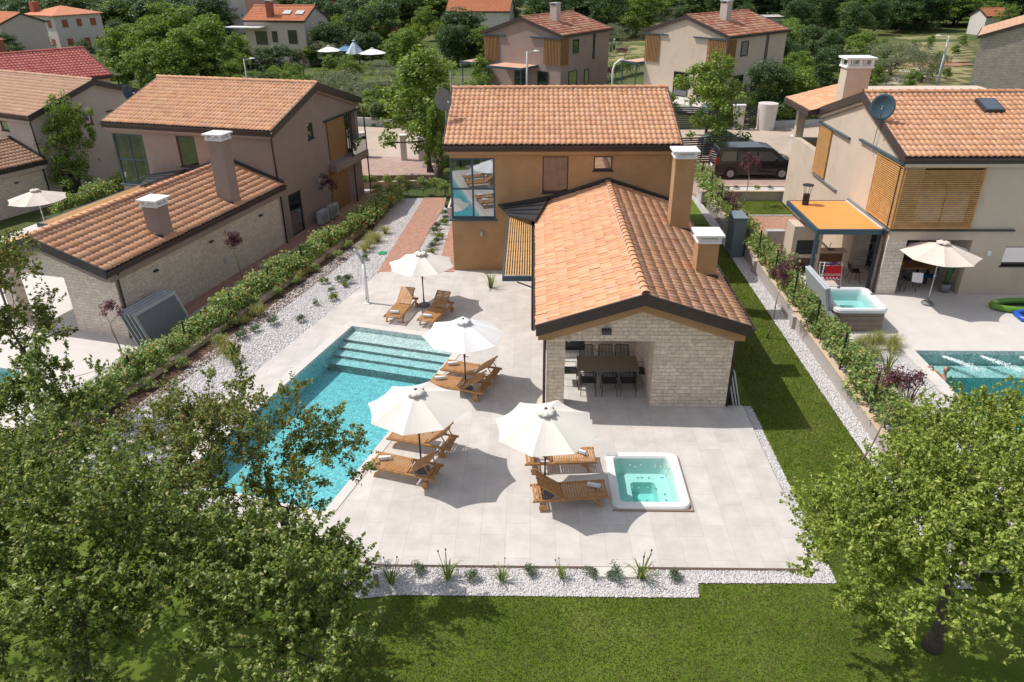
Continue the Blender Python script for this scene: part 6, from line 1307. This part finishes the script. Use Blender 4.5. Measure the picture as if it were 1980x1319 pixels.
drape('dry_field', ((1745, 62), (1870, 60), (1868, 170), (1640, 185), (1690, 120), (1740, 95)), pm('dry_field_grass', (.26, .23, .10), .95, .4, .3, .5, 8, dirt=((.12, .14, .04), .18, .5)), .05, 1.2)
drape('stone_path', ((1700, 158), (1790, 132), (1810, 140), (1745, 165), (1690, 172)), M['path_s'], .08, .6)
drape('soil_bed', ((1770, 120), (1870, 115), (1860, 128), (1770, 130)), M['soil'], .1, .8)
# far garden pool and parasols
t = thing('swimming_pool', 'distant turquoise garden pool right of the far parasols', 'swimming pool', at(742, 150, .35)); MB().box(-2.6, 2.6, -2, 2, -.3, .02).build('coping', M['cop'], t); MB().box(-2.2, 2.2, -1.6, 1.6, .021, .03).build('water', pm('far_pool_water', (.05, .42, .55), .1, .1, 2), t)
fp = [(640, 128, 'canvas_w', 1.7, 'white garden parasol left of the striped one in the far garden'), (673, 126, 'canvas_b', 1.6, 'blue garden parasol between two white ones in the far garden'), (689, 134, 'canvas_s', 1.25, 'steep blue and white striped parasol in the far garden'), (723, 134, 'canvas_w', 1.9, 'white garden parasol right of the striped one in the far garden')]
M['canvas_b'] = pm('blue_parasol_canvas', (.10, .22, .36), .9, .05, 2); M['canvas_s'] = pm('striped_parasol_canvas', (.45, .52, .60), .9, .3, 1.5)
for x, y, mt, r_, lb in fp: o = parasol(2.1, r_, 20, mt, up=1.6 if mt == 'canvas_s' else .6); o.location = at(x, y, .4); o['label'] = lb; o['group'] = 'parasols in the far garden'
tag(MB().area([tuple(at(x, y))[:2] for x, y in ((700, 172), (800, 168), (800, 150), (710, 152))], (), -.38).build('garden_lawn', M['lawn']), kind='structure')
# ------------------------------------------------------------------ along the road
def slatfence(label, p, q, h, z=0, n=None, m='brown', posts=True):
    p, q = Vector((*p, z)), Vector((*q, z)); t = thing('slat_fence', label, 'fence', p); o = q-p; n = n or int(h/.15)
    for k in range(n): MB().bar((0, 0, .12+k*(h-.15)/(n-1)), o+Vector((0, 0, .12+k*(h-.15)/(n-1))), .03, .095).build('board', M[m], t)
    for s in (0, .5, 1): MB().bar(o*s, o*s+Vector((0, 0, h+.03)), .08, .08).build('post', M[m], t)
    return t
def pillar(label, p, w, d, h, mat='whitewall', name='gate_pillar'):
    t = thing(name, label, 'pillar', p); MB().box(-w/2, w/2, -d/2, d/2, -.3, h).build('shaft', M[mat], t, bevel=.01); MB().box(-w/2-.05, w/2+.05, -d/2-.05, d/2+.05, h+.001, h+.06).build('cap', M['white'], t); return t
slatfence('dark slatted gate beside the street tree near the black van', (9.4, 50.3), (13.3, 50.9), 1.75, 0, 12, 'anth')
slatfence('dark slatted fence across the road behind the street tree', (11.2, 62.4), (16.1, 62.2), 1.75, -.1, 12, 'anth')
pillar('white letterbox pillar between the two dark gates across the road', (16.6, 62.2, -.1), .9, .4, 1.9)
slatfence('narrow dark pedestrian gate across the road left of the round white wall', (17.15, 62.2), (18.0, 62.2), 1.8, -.1, 9, 'anth')
t = tag(MB().cyl((0, 0, -.1), .68, 2.05, 28, r1=.78).build('curved_wall', M['whitewall']), 'round white wall end across the road below the bright bush', 'wall'); t.location = (18.9, 62.3, 0)
t = thing('low_wall', 'low pale wall under the hedge across the road at the right', 'wall', (19.7, 62.9, -.1)); MB().bar((0, 0, .25), (6.5, 1.2, .25), .25, .6).build('wall', M['curb'], t)
row(lau, [(19.8, 63.6), (26, 64.6)], .7, 1.6, .1, 'dark hedge shrub above the low pale wall across the road', 'hedge shrubs across the road')
slatfence('dark slatted gate across the road behind the two stemmed tree', (-8.5, 64.0), (-4.6, 63.6), 1.75, -.1, 12, 'grey')
t = thing('gate_wall', 'pale stone pillar wall across the road left of the slatted gate', 'pillar', (-9.9, 63.4, -.1)); MB().box(-1.05, 1.05, -.3, .3, -.3, 2.1).build('wall', M['stone_w'], t); MB().box(-1.1, 1.1, -.35, .35, 2.101, 2.17).build('coping', M['white'], t)
t = thing('low_wall', 'stepped white roadside wall below the reddish hedge across the road', 'wall', (-20, 66, -.2))
for i in range(4): MB().bar((i*2.35, -i*.62, .25+.05*(3-i)), ((i+1)*2.35-.02, -(i+1)*.62, .25+.05*(3-i)), .22, .85).build('wall_section', M['whitewall'], t)
pho = [protoshrub('photinia_shrub', 'shrub', 'photinia', 16, 55, .09, (.45, .45, .5), 201)]
row(lau+pho, [(-20, 66.9), (-11, 64.5)], .7, 1.9, .0, 'reddish tipped hedge shrub above the stepped white wall', 'roadside hedge shrubs')
pillar('slim white gate pillar on the near side of the road', (-8.9, 51.9, -.05), .38, .38, 1.7); pillar('second slim white pillar where the near roadside wall starts', (-7.7, 51.8, -.05), .3, .4, 1.55)
t = thing('low_wall', 'low whitewashed wall from the near pillar to the garden corner', 'wall', (-7.5, 51.7, 0)); MB().box(0, 3.3, -.12, .12, -.3, 1.2).build('wall', M['whitewall'], t); MB().box(0, 3.32, -.15, .15, 1.201, 1.25).build('coping', M['white'], t)
pillar('pale pillar at the drive edge in front of the cream house loggia', (18.1, 52.6, -.1), .45, .35, 1.45)
slatfence('grey slatted fence behind the balcony of the taupe house', (-15.2, 51.2), (-12.3, 52.6), 1.6, -.3, 10, 'grey'); t = tag(MB().cyl((0, 0, -.5), .35, 2.2, 20).build('curved_wall', M['whitewall']), 'round pale pillar at the end of the grey slatted fence', 'pillar'); t.location = (-12.0, 52.8, 0)
row(lau, [G(1062, 174), G(1240, 132)], .75, 1.75, .0, 'clipped green hedge shrub in the slanting hedge between the two far houses', 'slanting far hedge')
tag(MB().slab([(-16.8, 45.2), (-6.6, 46.3), (-6.7, 46.5), (-16.8, 45.5)], -.6, .02).build('garden_curb', M['cop_t']), kind='structure')
tag(MB().area([(-16.5, 42.6), (-9, 41.8), (-8.2, 46.0), (-16.5, 45.2)], (), -.36).build('gravel_bed', M['gravel']), kind='structure')
def lamp(label, p, h, arm=(1.0, 0), m='lgrey', r=.07):
    t = thing('street_lamp', label, 'street lamp', p); MB().tube([(0, 0, 0), (0, 0, h)], [r*1.3, r*.7], 10).build('pole', M[m], t, smooth=True)
    MB().tube([(0, 0, h-.15), (arm[0]*.6, arm[1]*.6, h)], .03, 6).build('arm', M[m], t); MB().lathe((arm[0]*.9, arm[1]*.9, h+.02), [(0, .1), (.2, .07), (.3, 0), (0, -.02)], 12).build('lamp_head', M['lgrey'], t); return t
lamp('grey street lamp rising behind the ridge of the taupe house', at(489, 225, .2), HT(489, 225, 102), (.9, 0)); lamp('concrete lamp pole in front of the far brown house', at(1019, 222, .2), HT(1019, 222, 97), (.9, 0), r=.11)
lamp('tall leaning street lamp on the dry field at the upper right', at(1806, 190, .2), HT(1806, 190, 66), (-1.1, 0), r=.12)
t = thing('curved_lamp', 'short white lamp pole with a bent top behind the ochre ridge', 'lamp', at(1181, 215, .2)); MB().tube([(0, 0, 0), (0, 0, 3.6), (.15, 0, 4.1), (.6, 0, 4.45), (1.0, 0, 4.5)], .09, 10).build('pole', M['white'], t, smooth=True)
# ------------------------------------------------------------------ vehicles
M['vanpaint'] = pm('black_car_paint', (.010, .011, .014), .12, .05, 2, spec=.8); M['vanglass'] = pane('tinted_car_glass', (0, 0, 0), .12, body=(.006, .007, .008)); M['rim'] = pm('alloy_rim', (.42, .42, .43), .35, .05, 6, metal=.7); M['tyre'] = pm('tyre_rubber', (.02, .02, .02), .85, .1, 8); M['tail'] = pm('red_tail_light', (.35, .01, .012), .2, .05, 3); M['headl'] = pm('headlight_glass', (.5, .53, .56), .15, .05, 3); M['bluepaint'] = pm('dark_blue_car_paint', (.03, .055, .09), .2, .05, 2, spec=.8)
def car(label, loc, rz, prof, w, wheels, wr, glass, paint, lights, name='parked_car', cat='car'):
    """prof: side outline (x,z) from rear bottom over the roof to the front bottom; glass: list of side window outlines"""
    t = thing(name, label, cat, loc, rz); top = max(z for x, z in prof); m = MB(); n = len(prof)
    def hw(z): return w/2-max(0, z-top*.52)*.16
    vs = [(x, -hw(z), z) for x, z in prof]+[(x, hw(z), z) for x, z in prof]
    cx = sum(x for x, z in prof)/n
    m.add(vs, [tuple(range(n)), tuple(reversed(range(n, 2*n)))]+[(i, n+i, n+(i+1) % n, (i+1) % n) for i in range(n)])
    b = m.build('body', M[paint], t, bevel=.05)
    for k, g_ in enumerate(glass):
        for s in (-1, 1):
            MB().prism([(x, s*(hw(z)+.004), z) for x, z in g_], (0, s*.006, 0)).build('side_window', M['vanglass'], t)
    for (x0, z0, x1, z1) in lights.get('screens', []):
        d = Vector((x1-x0, 0, z1-z0)).normalized(); nn_ = Vector((-d.z, 0, d.x))*(.008 if x1 < x0 or 1 else -.008)
        q = [Vector((x0, -hw(z0)+.1, z0))+d*.03, Vector((x0, hw(z0)-.1, z0))+d*.03, Vector((x1, hw(z1)-.12, z1))-d*.03, Vector((x1, -hw(z1)+.12, z1))-d*.03]
        nn_ = nn_ if nn_.x*(x0+x1-2*cx) > 0 or abs(nn_.x) < .2 and nn_.z > 0 else -nn_
        MB().prism([p+nn_*.4 for p in q], nn_).build('windscreen', M['vanglass'], t)
    for x in wheels:
        for s in (-1, 1):
            MB().tube([(x, s*(w/2-.005), wr), (x, s*(w/2+.004), wr)], wr*1.14, 24).build('wheel_arch', M['tyre'], t)
            wh = MB().tube([(x, s*(w/2-.2), wr), (x, s*(w/2+.012), wr)], wr, 24).build('wheel', M['tyre'], t); MB().tube([(x, s*(w/2+.0), wr), (x, s*(w/2+.022), wr)], wr*.64, 20).build('rim', M['rim'], wh)
            sp = MB()
            for k in range(6): a_ = R(60*k); sp.bar((x+.04*math.cos(a_), s*(w/2+.028), wr+.04*math.sin(a_)), (x+wr*.58*math.cos(a_), s*(w/2+.028), wr+wr*.58*math.sin(a_)), .02, .05, (math.sin(a_), 0, -math.cos(a_)) if 0 else (0, 1, 0))
            sp.build('hub', M['grey'], wh)
    for s in (-1, 1):
        x, z = lights['head']; MB().box(x-.3, x+.02, s*(w/2-.14)-.13, s*(w/2-.14)+.135, z-.1, z+.08).build('headlight', M['headl'], t, bevel=.02)
        x, z, h_ = lights['tail']; MB().box(x-.02, x+.16, s*(w/2-.07)-.06, s*(w/2-.07)+.075, z, z+h_).build('tail_light', M['tail'], t, bevel=.015)
        x, z = lights['mirror']; MB().box(x-.06, x+.08, s*(w/2+.1)-.1, s*(w/2+.1)+.06, z-.09, z+.12).build('mirror', M[paint], t, bevel=.03)
    return t
vp_ = [(.0, .32), (.0, .95), (.08, 1.55), (.2, 1.84), (.6, 1.92), (2.9, 1.93), (3.45, 1.85), (4.25, 1.22), (4.85, 1.02), (5.05, .8), (5.08, .45), (5.0, .26), (.1, .26)]
v = car('black passenger van parked on the brick drive behind the low planted wall', (11.3, 47.15, .12), 0, vp_, 1.93, (.98, 4.15), .34, [[(.3, 1.12), (1.25, 1.12), (1.25, 1.68), (.42, 1.68)], [(1.33, 1.12), (2.5, 1.12), (2.5, 1.68), (1.33, 1.68)], [(2.58, 1.12), (3.95, 1.12), (3.35, 1.66), (2.58, 1.68)]], 'vanpaint', {'screens': [(3.52, 1.80, 4.2, 1.27), (.01, 1.02, .075, 1.52)], 'head': (4.98, .82), 'tail': (.03, .9, .42), 'mirror': (3.75, 1.12)}, 'parked_van', 'van')
MB().box(-.03, -.001, -.26, .26, .62, .74).build('number_plate', M['white'], v)
cp = [(0, .3), (0, .85), (.12, 1.0), (.55, 1.38), (1.1, 1.47), (2.1, 1.45), (2.95, .98), (3.85, .85), (4.0, .6), (4.0, .28), (.05, .26)]
cl = {'screens': [(2.18, 1.40, 2.88, 1.02), (.16, 1.04, .52, 1.34)], 'head': (3.92, .68), 'tail': (.02, .72, .16), 'mirror': (2.55, .98)}
cg = [[(.45, 1.0), (1.35, 1.0), (1.35, 1.36), (.78, 1.34)], [(1.42, 1.0), (2.62, 1.0), (2.08, 1.36), (1.42, 1.37)]]
car('dark blue hatchback on the road behind the slatted gate and tree trunk', (11.9, 53.6, -.07), R(3), cp, 1.75, (.75, 3.25), .31, cg, 'bluepaint', cl)
car('dark blue car parked behind the fence across the road', (14.6, 66.5, -.3), R(20), cp, 1.75, (.75, 3.25), .31, cg, 'bluepaint', cl)
# ------------------------------------------------------------------ the right neighbour's terrace
t = parasol(2.08, 1.42, 115, 'canvas_t', up=.45, cane='lgrey'); t.location = (15.6, 27.25, zb+.012); t['label'] = 'sand coloured parasol half in shade before the cream house opening'
t = thing('hot_tub', 'raised hot tub with taupe panelled sides and bubbling water beside the hedge', 'hot tub', (11.95, 25.8, zb)); X0, X1, Y0, Y1 = 11.0, 12.92, 24.75, 26.85
M['tubside'] = pm('taupe_tub_panel', (.23, .175, .145), .6, .15, 3); M['acryl_s'] = pm('marbled_tub_shell', (.68, .70, .71), .25, .08, 6)
inloc(MB().slab(rrect(X0+.05, X1-.05, Y0+.05, Y1-.05, .2), zb, .98, [rrect(X0+.12, X1-.12, Y0+.12, Y1-.12, .15)]), t).build('cabinet', M['tubside'], t)
for z_ in (.42, .62, .8): inloc(MB().slab(rrect(X0+.045, X1-.045, Y0+.045, Y1-.045, .2), z_, z_+.012, [rrect(X0+.1, X1-.1, Y0+.1, Y1-.1, .16)]), t).build('panel_line', M['dkgrey'], t)
s_ = MB(); tubshell(s_, X0, X1, Y0, Y1, 1.1, .17, .45, .75, .95); inloc(s_, t).build('shell', M['acryl_s'], t); inloc(MB().slab(rrect(X0+.185, X1-.185, Y0+.185, Y1-.185, .15), .34, .99), t).build('water', M['water_h'], t)
for p_ in ((X0+.4, Y1-.09, 1.1), (X0+.8, Y1-.09, 1.1), (X1-.09, Y1-.7, 1.1)): inloc(MB().lathe(p_, [(.07, 0), (.06, .02), (0, .025)], 14), t).build('headrest', M['dkgrey'], t)
t = thing('tub_cover', 'pale grey folded hot tub cover standing upright along the hedge', 'tub cover', (10.85, 26.2, zb)); M['cover'] = pm('grey_vinyl_cover', (.40, .43, .46), .6, .05, 2); fr = Fr((0, 0, .55), (1, 0, .25), (0, 1, 0), (-.25, 0, 1)); MB().box(0, .09, -1.1, 1.15, 0, 1.0, 0, fr).build('panel', M['cover'], t, bevel=.02); MB().box(.1, .19, -1.1, 1.15, 0, 1.0, 0, fr).build('panel', M['cover'], t, bevel=.02)
MB().tube([(0, 1.3, 0), (0, 1.3, 1.3)], .03, 8).tube([(0, -1.2, 0), (0, -1.2, .6)], .03, 8).build('bracket', M['dkgrey'], t)
t = thing('tub_steps', 'dark grey steps at the left end of the raised hot tub', 'steps', (10.85, 24.9, zb)); MB().box(-.25, .12, -.35, .35, 0, .7).build('upper_step', M['grey'], t, bevel=.02); MB().box(-.5, -.251, -.35, .35, 0, .35).build('lower_step', M['grey'], t, bevel=.02)
t = thing('patio_table', 'wooden dining table in the shaded opening of the cream house', 'table', (15.5, 29.7, zb)); MB().box(-1.1, 1.1, -.5, .5, .71, .76).build('tabletop', M['panel_w'], t, bevel=.01)
for x in (-.95, .95):
    for y in (-.4, .4): MB().box(x-.035, x+.035, y-.035, y+.035, 0, .709).build('leg', M['black'], t)
for i, (x, y, mt) in enumerate(((-.5, .1, 'towel'), (-.1, -.15, 'wood'), (.35, .1, 'flask'))):
    M.setdefault('flask', pm('purple_glass', (.2, .08, .25), .2, .1, 5)); o = tag(MB().lathe((0, 0, 0), [(0, 0), (.07, 0), (.1, .05), (.09, .09), (0, .09)], 14).build('bowl', M[mt]), ['white bowl on the shaded wooden table', 'wooden bowl in the middle of the shaded table', 'purple bowl at the right of the shaded table'][i], 'bowl'); o.location = (15.5+x, 29.7+y, zb+.762)
def pchair(mt):
    t = thing('shell_chair', '', 'chair'); m = MB(); 
    for x, y in ((-.2, -.2), (.2, -.2), (-.2, .2), (.2, .2)): MB().tube([(x*.7, y*.7, .44), (x*1.15, y*1.15, 0)], .012, 6).build('leg', M['black'], t)
    vs = []; 
    for i, (y, z, w_) in enumerate(((-.24, .46, .22), (-.05, .44, .24), (.15, .45, .25), (.23, .55, .24), (.27, .7, .22), (.29, .82, .17))): vs += [(-w_, y-.03, z+.05), (-w_*.5, y, z), (0, y+.01, z-.01), (w_*.5, y, z), (w_, y-.03, z+.05)]
    o = MB().add(vs, [(i*5+k, i*5+k+1, i*5+6+k, i*5+5+k) for i in range(5) for k in range(4)]).build('shell', M[mt], t, smooth=True); s2 = o.modifiers.new('t', 'SOLIDIFY'); s2.thickness = .015; return t
pc = pchair('black'); M['bluefab'] = pm('blue_fabric', (.01, .10, .26), .8, .1, 5)
for i, (x, y, a_, lb) in enumerate(((13.55, 29.55, 90, 'black shell chair standing alone left of the pale stone pillar'), (14.85, 28.75, 180, 'black shell chair at the left of the near side of the shaded table'), (15.5, 28.7, 170, 'black shell chair with a white towel over its back'), (14.9, 30.6, 0, 'black shell chair behind the shaded wooden table'), (15.9, 30.6, 0, 'black shell chair behind the shaded table, farther right'))):
    o = pc if i == 0 else dup(pc); o.location = (x, y, zb+.002); o.rotation_euler = (0, 0, R(a_)); o['label'] = lb; o['group'] = 'shell chairs of the right neighbour'
t = pchair('bluefab'); t.location = (16.35, 29.0, zb+.002); t.rotation_euler = (0, 0, R(-120)); t['label'] = 'bright blue chair beside the parasol pole in the shaded opening'
t = tag(MB().prism([(-.2, 0, 0), (.2, 0, 0), (.22, -.03, -.4), (-.18, -.04, -.36)], (0, .02, 0)).prism([(-.2, .05, 0), (.2, .05, 0), (.2, .1, -.3), (-.2, .1, -.3)], (0, .02, 0)).box(-.2, .2, 0, .07, 0, .015).build('hanging_towel', M['towel']), 'white towel hung over the back of a black chair', 'towel'); t.location = (15.55, 28.34, zb+.86); t.rotation_euler = (0, 0, R(-10))
t = thing('potted_cactus', 'tall green cactus in a round dark grey pot by the house corner', 'plant', (16.85, 28.5, zb)); MB().lathe((0, 0, 0), [(0, 0), (.17, 0), (.22, .38), (.18, .38), (.16, .32), (0, .32)], 20).build('pot', M['grey'], t, smooth=True); M['cactus'] = pm('cactus_skin', (.05, .12, .035), .7, .2, 8)
MB().tube([(0, 0, .3), (.01, 0, .8), (0, 0, 1.5), (0, 0, 1.58)], [.08, .1, .09, .02], 12).tube([(0, 0, .75), (.16, 0, .85), (.18, 0, 1.2), (.18, 0, 1.28)], [.05, .06, .055, .02], 10).tube([(0, 0, .9), (-.14, 0, 1.0), (-.15, 0, 1.35), (-.15, 0, 1.4)], [.05, .055, .05, .02], 10).build('cactus', M['cactus'], t, smooth=True)
# inflatables
def ring(pts, r): return MB().tube([*pts, pts[0]], r, 12, cap=False)
el = lambda a, b, n=28: [(a*math.cos(2*math.pi*k/n), b*math.sin(2*math.pi*k/n), .0) for k in range(n)]
t = thing('inflatable_boat', 'green inflatable dinghy lying on the shaded paving at the right edge', 'inflatable', (19.2, 26.85, zb+.14)); ring(el(1.3, .45), .12).build('tube', pm('green_vinyl', (.12, .26, .03), .35, .08, 3), t, smooth=True); MB().add([(x, y, -.09) for x, y, z in el(1.25, .42)], [tuple(range(28))]).build('floor', M['black'], t)
t = thing('inflatable_mat', 'blue rimmed inflatable with a black middle at the right edge', 'inflatable', (19.6, 25.95, zb+.1)); o6 = [(1.3*math.cos(R(22+45*k)), .62*math.sin(R(22+45*k)), 0) for k in range(8)]; ring(o6, .1).build('tube', pm('blue_vinyl', (.015, .09, .50), .35, .08, 3), t, smooth=True); MB().add([(x, y, .0) for x, y, z in o6], [tuple(range(8))]).build('centre', M['black'], t)
# towel rack
t = thing('drying_rack', 'white drying rack standing in front of the barbecue corner', 'drying rack', (12.35, 29.15, zb))
for x in (-.45, .45): MB().tube([(x, -.28, 0), (x, 0, 1.0), (x, .28, 0)], .012, 6).build('leg_frame', M['white'], t)
for y, z in ((0, 1.0), (-.2, .95), (.2, .95), (-.2, .55)): MB().tube([(-.45, y, z), (.45, y, z)], .008, 6).build('rail', M['white'], t)
M['redt'] = pm('red_towel', (.55, .012, .02), .9, .08, 12); M['patt'] = islandmat('patterned_towel', [(0, (.05, .15, .06)), (.3, (.35, .03, .12)), (.6, (.5, .5, .48)), (1, (.12, .05, .3))], .9)
t = thing('red_towel', 'red and white towel with white lettering hung on the drying rack', 'towel', (12.4, 28.93, zb+.92)); MB().box(-.32, .32, 0, .012, -.62, .03).build('cloth', M['redt'], t)
ck = MB()
for i in range(9):
    for j in range(2):
        if (i+j) % 2 == 0: ck.box(-.31+i*.069, -.31+(i+1)*.069, -.004, -.001, -.60+j*.06, -.54+j*.06)
ck.build('check_pattern', M['towel'], t)
cu = bpy.data.curves.new('lettering', 'FONT'); cu.body = 'CROATIA'; cu.size = .15; cu.align_x = 'CENTER'; cu.extrude = .001
tmp = bpy.data.objects.new('lettering', cu); COL.objects.link(tmp); me = bpy.data.meshes.new_from_object(tmp.evaluated_get(bpy.context.evaluated_depsgraph_get())); bpy.data.objects.remove(tmp)
lt = link('lettering', me, [M['towel']], t); lt.location = (0, -.003, -.42); lt.rotation_euler = (R(90), 0, 0)
t = MB()
for i in range(8):
    for j in range(5): t.add([(-.3+i*.075, 0, -.05-j*.09), (-.3+(i+1)*.075, 0, -.05-j*.09), (-.3+(i+1)*.075, 0, -.05-(j+1)*.09), (-.3+i*.075, 0, -.05-(j+1)*.09)], [(0, 1, 2, 3)])
t = tag(t.build('patterned_towel', M['patt']), 'multicoloured patterned towel hung behind the red one', 'towel'); t.location = (12.4, 29.12, zb+1.1); s2 = t.modifiers.new('t', 'SOLIDIFY'); s2.thickness = .012
t = tag(MB().box(-.2, .2, 0, .012, -.75, .0).build('white_towel', M['towel']), 'long white and blue towel at the left end of the drying rack', 'towel'); t.location = (11.98, 28.9, zb+1.05); t.rotation_euler = (0, 0, R(70))
# ------------------------------------------------------------------ people
M['skin'] = pm('skin', (.50, .25, .16), .55, .06, 10); M['hairg'] = pm('grey_hair', (.16, .14, .13), .8, .2, 20); M['shirt'] = pm('light_blue_shirt', (.35, .47, .60), .85, .06, 6); M['trous'] = pm('dark_blue_trousers', (.03, .045, .09), .85, .08, 6)
def person_top(t, x=0, y=0, z=0): pass
t = thing('person', 'grey haired person in the pool resting both arms on the pool edge', 'person', (13.78, 22.0, -1.1), R(90)); z0 = 1.1
P_ = [(0, .04, .10, .15, .75), (0, .03, .35, .14, .75), (0, .02, .62, .16, .75), (0, .02, .86, .17, .7), (0, .0, .99, .10, .8), (0, -.02, 1.1, .058), (0, -.03, 1.17, .06), (.19, .02, .97, .065), (-.19, .02, .97, .065), (.33, .14, .98, .05), (-.33, .14, .98, .05), (.18, .36, 1.27+.04, .04), (-.2, .36, 1.27+.04, .04), (.1, .45, 1.345, .03), (-.12, .45, 1.345, .03), (.1, .05, -.2, .09), (-.1, .05, -.2, .09), (.1, .1, -.18+.0, .085), (-.1, .1, -.18, .085)]
E_ = [(0, 1), (1, 2), (2, 3), (3, 4), (4, 5), (5, 6), (4, 7), (4, 8), (7, 9), (8, 10), (9, 11), (10, 12), (11, 13), (12, 14), (0, 15), (0, 16)]
P_ = P_[:17]
bo = body('body', P_, E_, M['skin'], t)
hd = MB().lathe((0, -.02, 1.16), [(0, 0), (.045, .0), (.062, .04), (.073, .09), (.078, .14), (.07, .19), (.045, .225), (0, .235)], 18).build('head', M['skin'], t, smooth=True)
MB().lathe((0, -.045, 1.26), [(.06, -.02), (.083, .02), (.085, .06), (.07, .11), (.03, .145), (0, .148)], 18).build('hair', M['hairg'], t, smooth=True)
f = MB(); f.add([(-.012, .05, 1.25), (.012, .05, 1.25), (0, .085, 1.245), (0, .052, 1.285)], [(0, 1, 2), (1, 3, 2), (3, 0, 2)]); f.build('nose', M['skin'], hd)
for s in (-1, 1): MB().lathe((s*.03, .052, 1.29), [(0, -.008), (.01, 0), (0, .008)], 8).build('eye', M['black'], hd); MB().lathe((s*.077, -.02, 1.255), [(0, -.025), (.014, 0), (0, .03)], 8).build('ear', M['skin'], hd)
for s in (-1, 1):
    for k in range(5): MB().tube([(s*.11+(k-2)*.018, .47, 1.35), (s*.11+(k-2)*.021, .52-.008*abs(k-2), 1.345), (s*.11+(k-2)*.022, .545-.012*abs(k-2), 1.328)], [.009, .008, .006], 6).build('finger', M['skin'], t)
p = at(1187, 98, .35); t = thing('person', 'person standing on the meadow in white sun hat, light blue shirt and dark trousers', 'person', p, R(30))
bo = body('body', [(0, 0, .95, .13, .8), (0, 0, 1.15, .12, .8), (0, 0, 1.36, .15, .7), (0, 0, 1.47, .08), (0, 0, 1.56, .055), (.19, 0, 1.40, .055), (-.19, 0, 1.40, .055), (.26, .02, 1.13, .042), (-.26, .02, 1.13, .042), (.24, -.12, .92, .035), (-.24, -.12, .92, .035), (.10, 0, .88, .095), (-.10, 0, .88, .095), (.11, .02, .48, .065), (-.11, .0, .48, .065), (.12, 0, .1, .045), (-.12, 0, .1, .045), (.13, -.14, .04, .035), (-.13, -.14, .04, .035)], [(0, 1), (1, 2), (2, 3), (3, 4), (2, 5), (2, 6), (5, 7), (6, 8), (7, 9), (8, 10), (0, 11), (0, 12), (11, 13), (12, 14), (13, 15), (14, 16), (15, 17), (16, 18)], M['skin'], t)
MB().lathe((0, 0, 1.56), [(0, 0), (.05, .0), (.07, .05), (.08, .12), (.06, .2), (0, .23)], 14).build('head', M['skin'], t, smooth=True)
MB().lathe((0, 0, 1.70), [(.2, -.02), (.1, .02), (.09, .1), (.0, .12)], 18).build('sun_hat', M['white'], t, smooth=True)
MB().lathe((0, 0, .9), [(.16, 0), (.165, .2), (.19, .45), (.17, .55), (.08, .62)], 16).tube([(.18, 0, 1.42), (.25, .01, 1.15)], .07, 8).tube([(-.18, 0, 1.42), (-.25, .01, 1.15)], .07, 8).build('shirt', M['shirt'], t, smooth=True)
MB().tube([(.09, 0, .97), (.11, .02, .5), (.12, 0, .1)], [.12, .09, .07], 10).tube([(-.09, 0, .97), (-.11, 0, .5), (-.12, 0, .1)], [.12, .09, .07], 10).build('trousers', M['trous'], t, smooth=True)
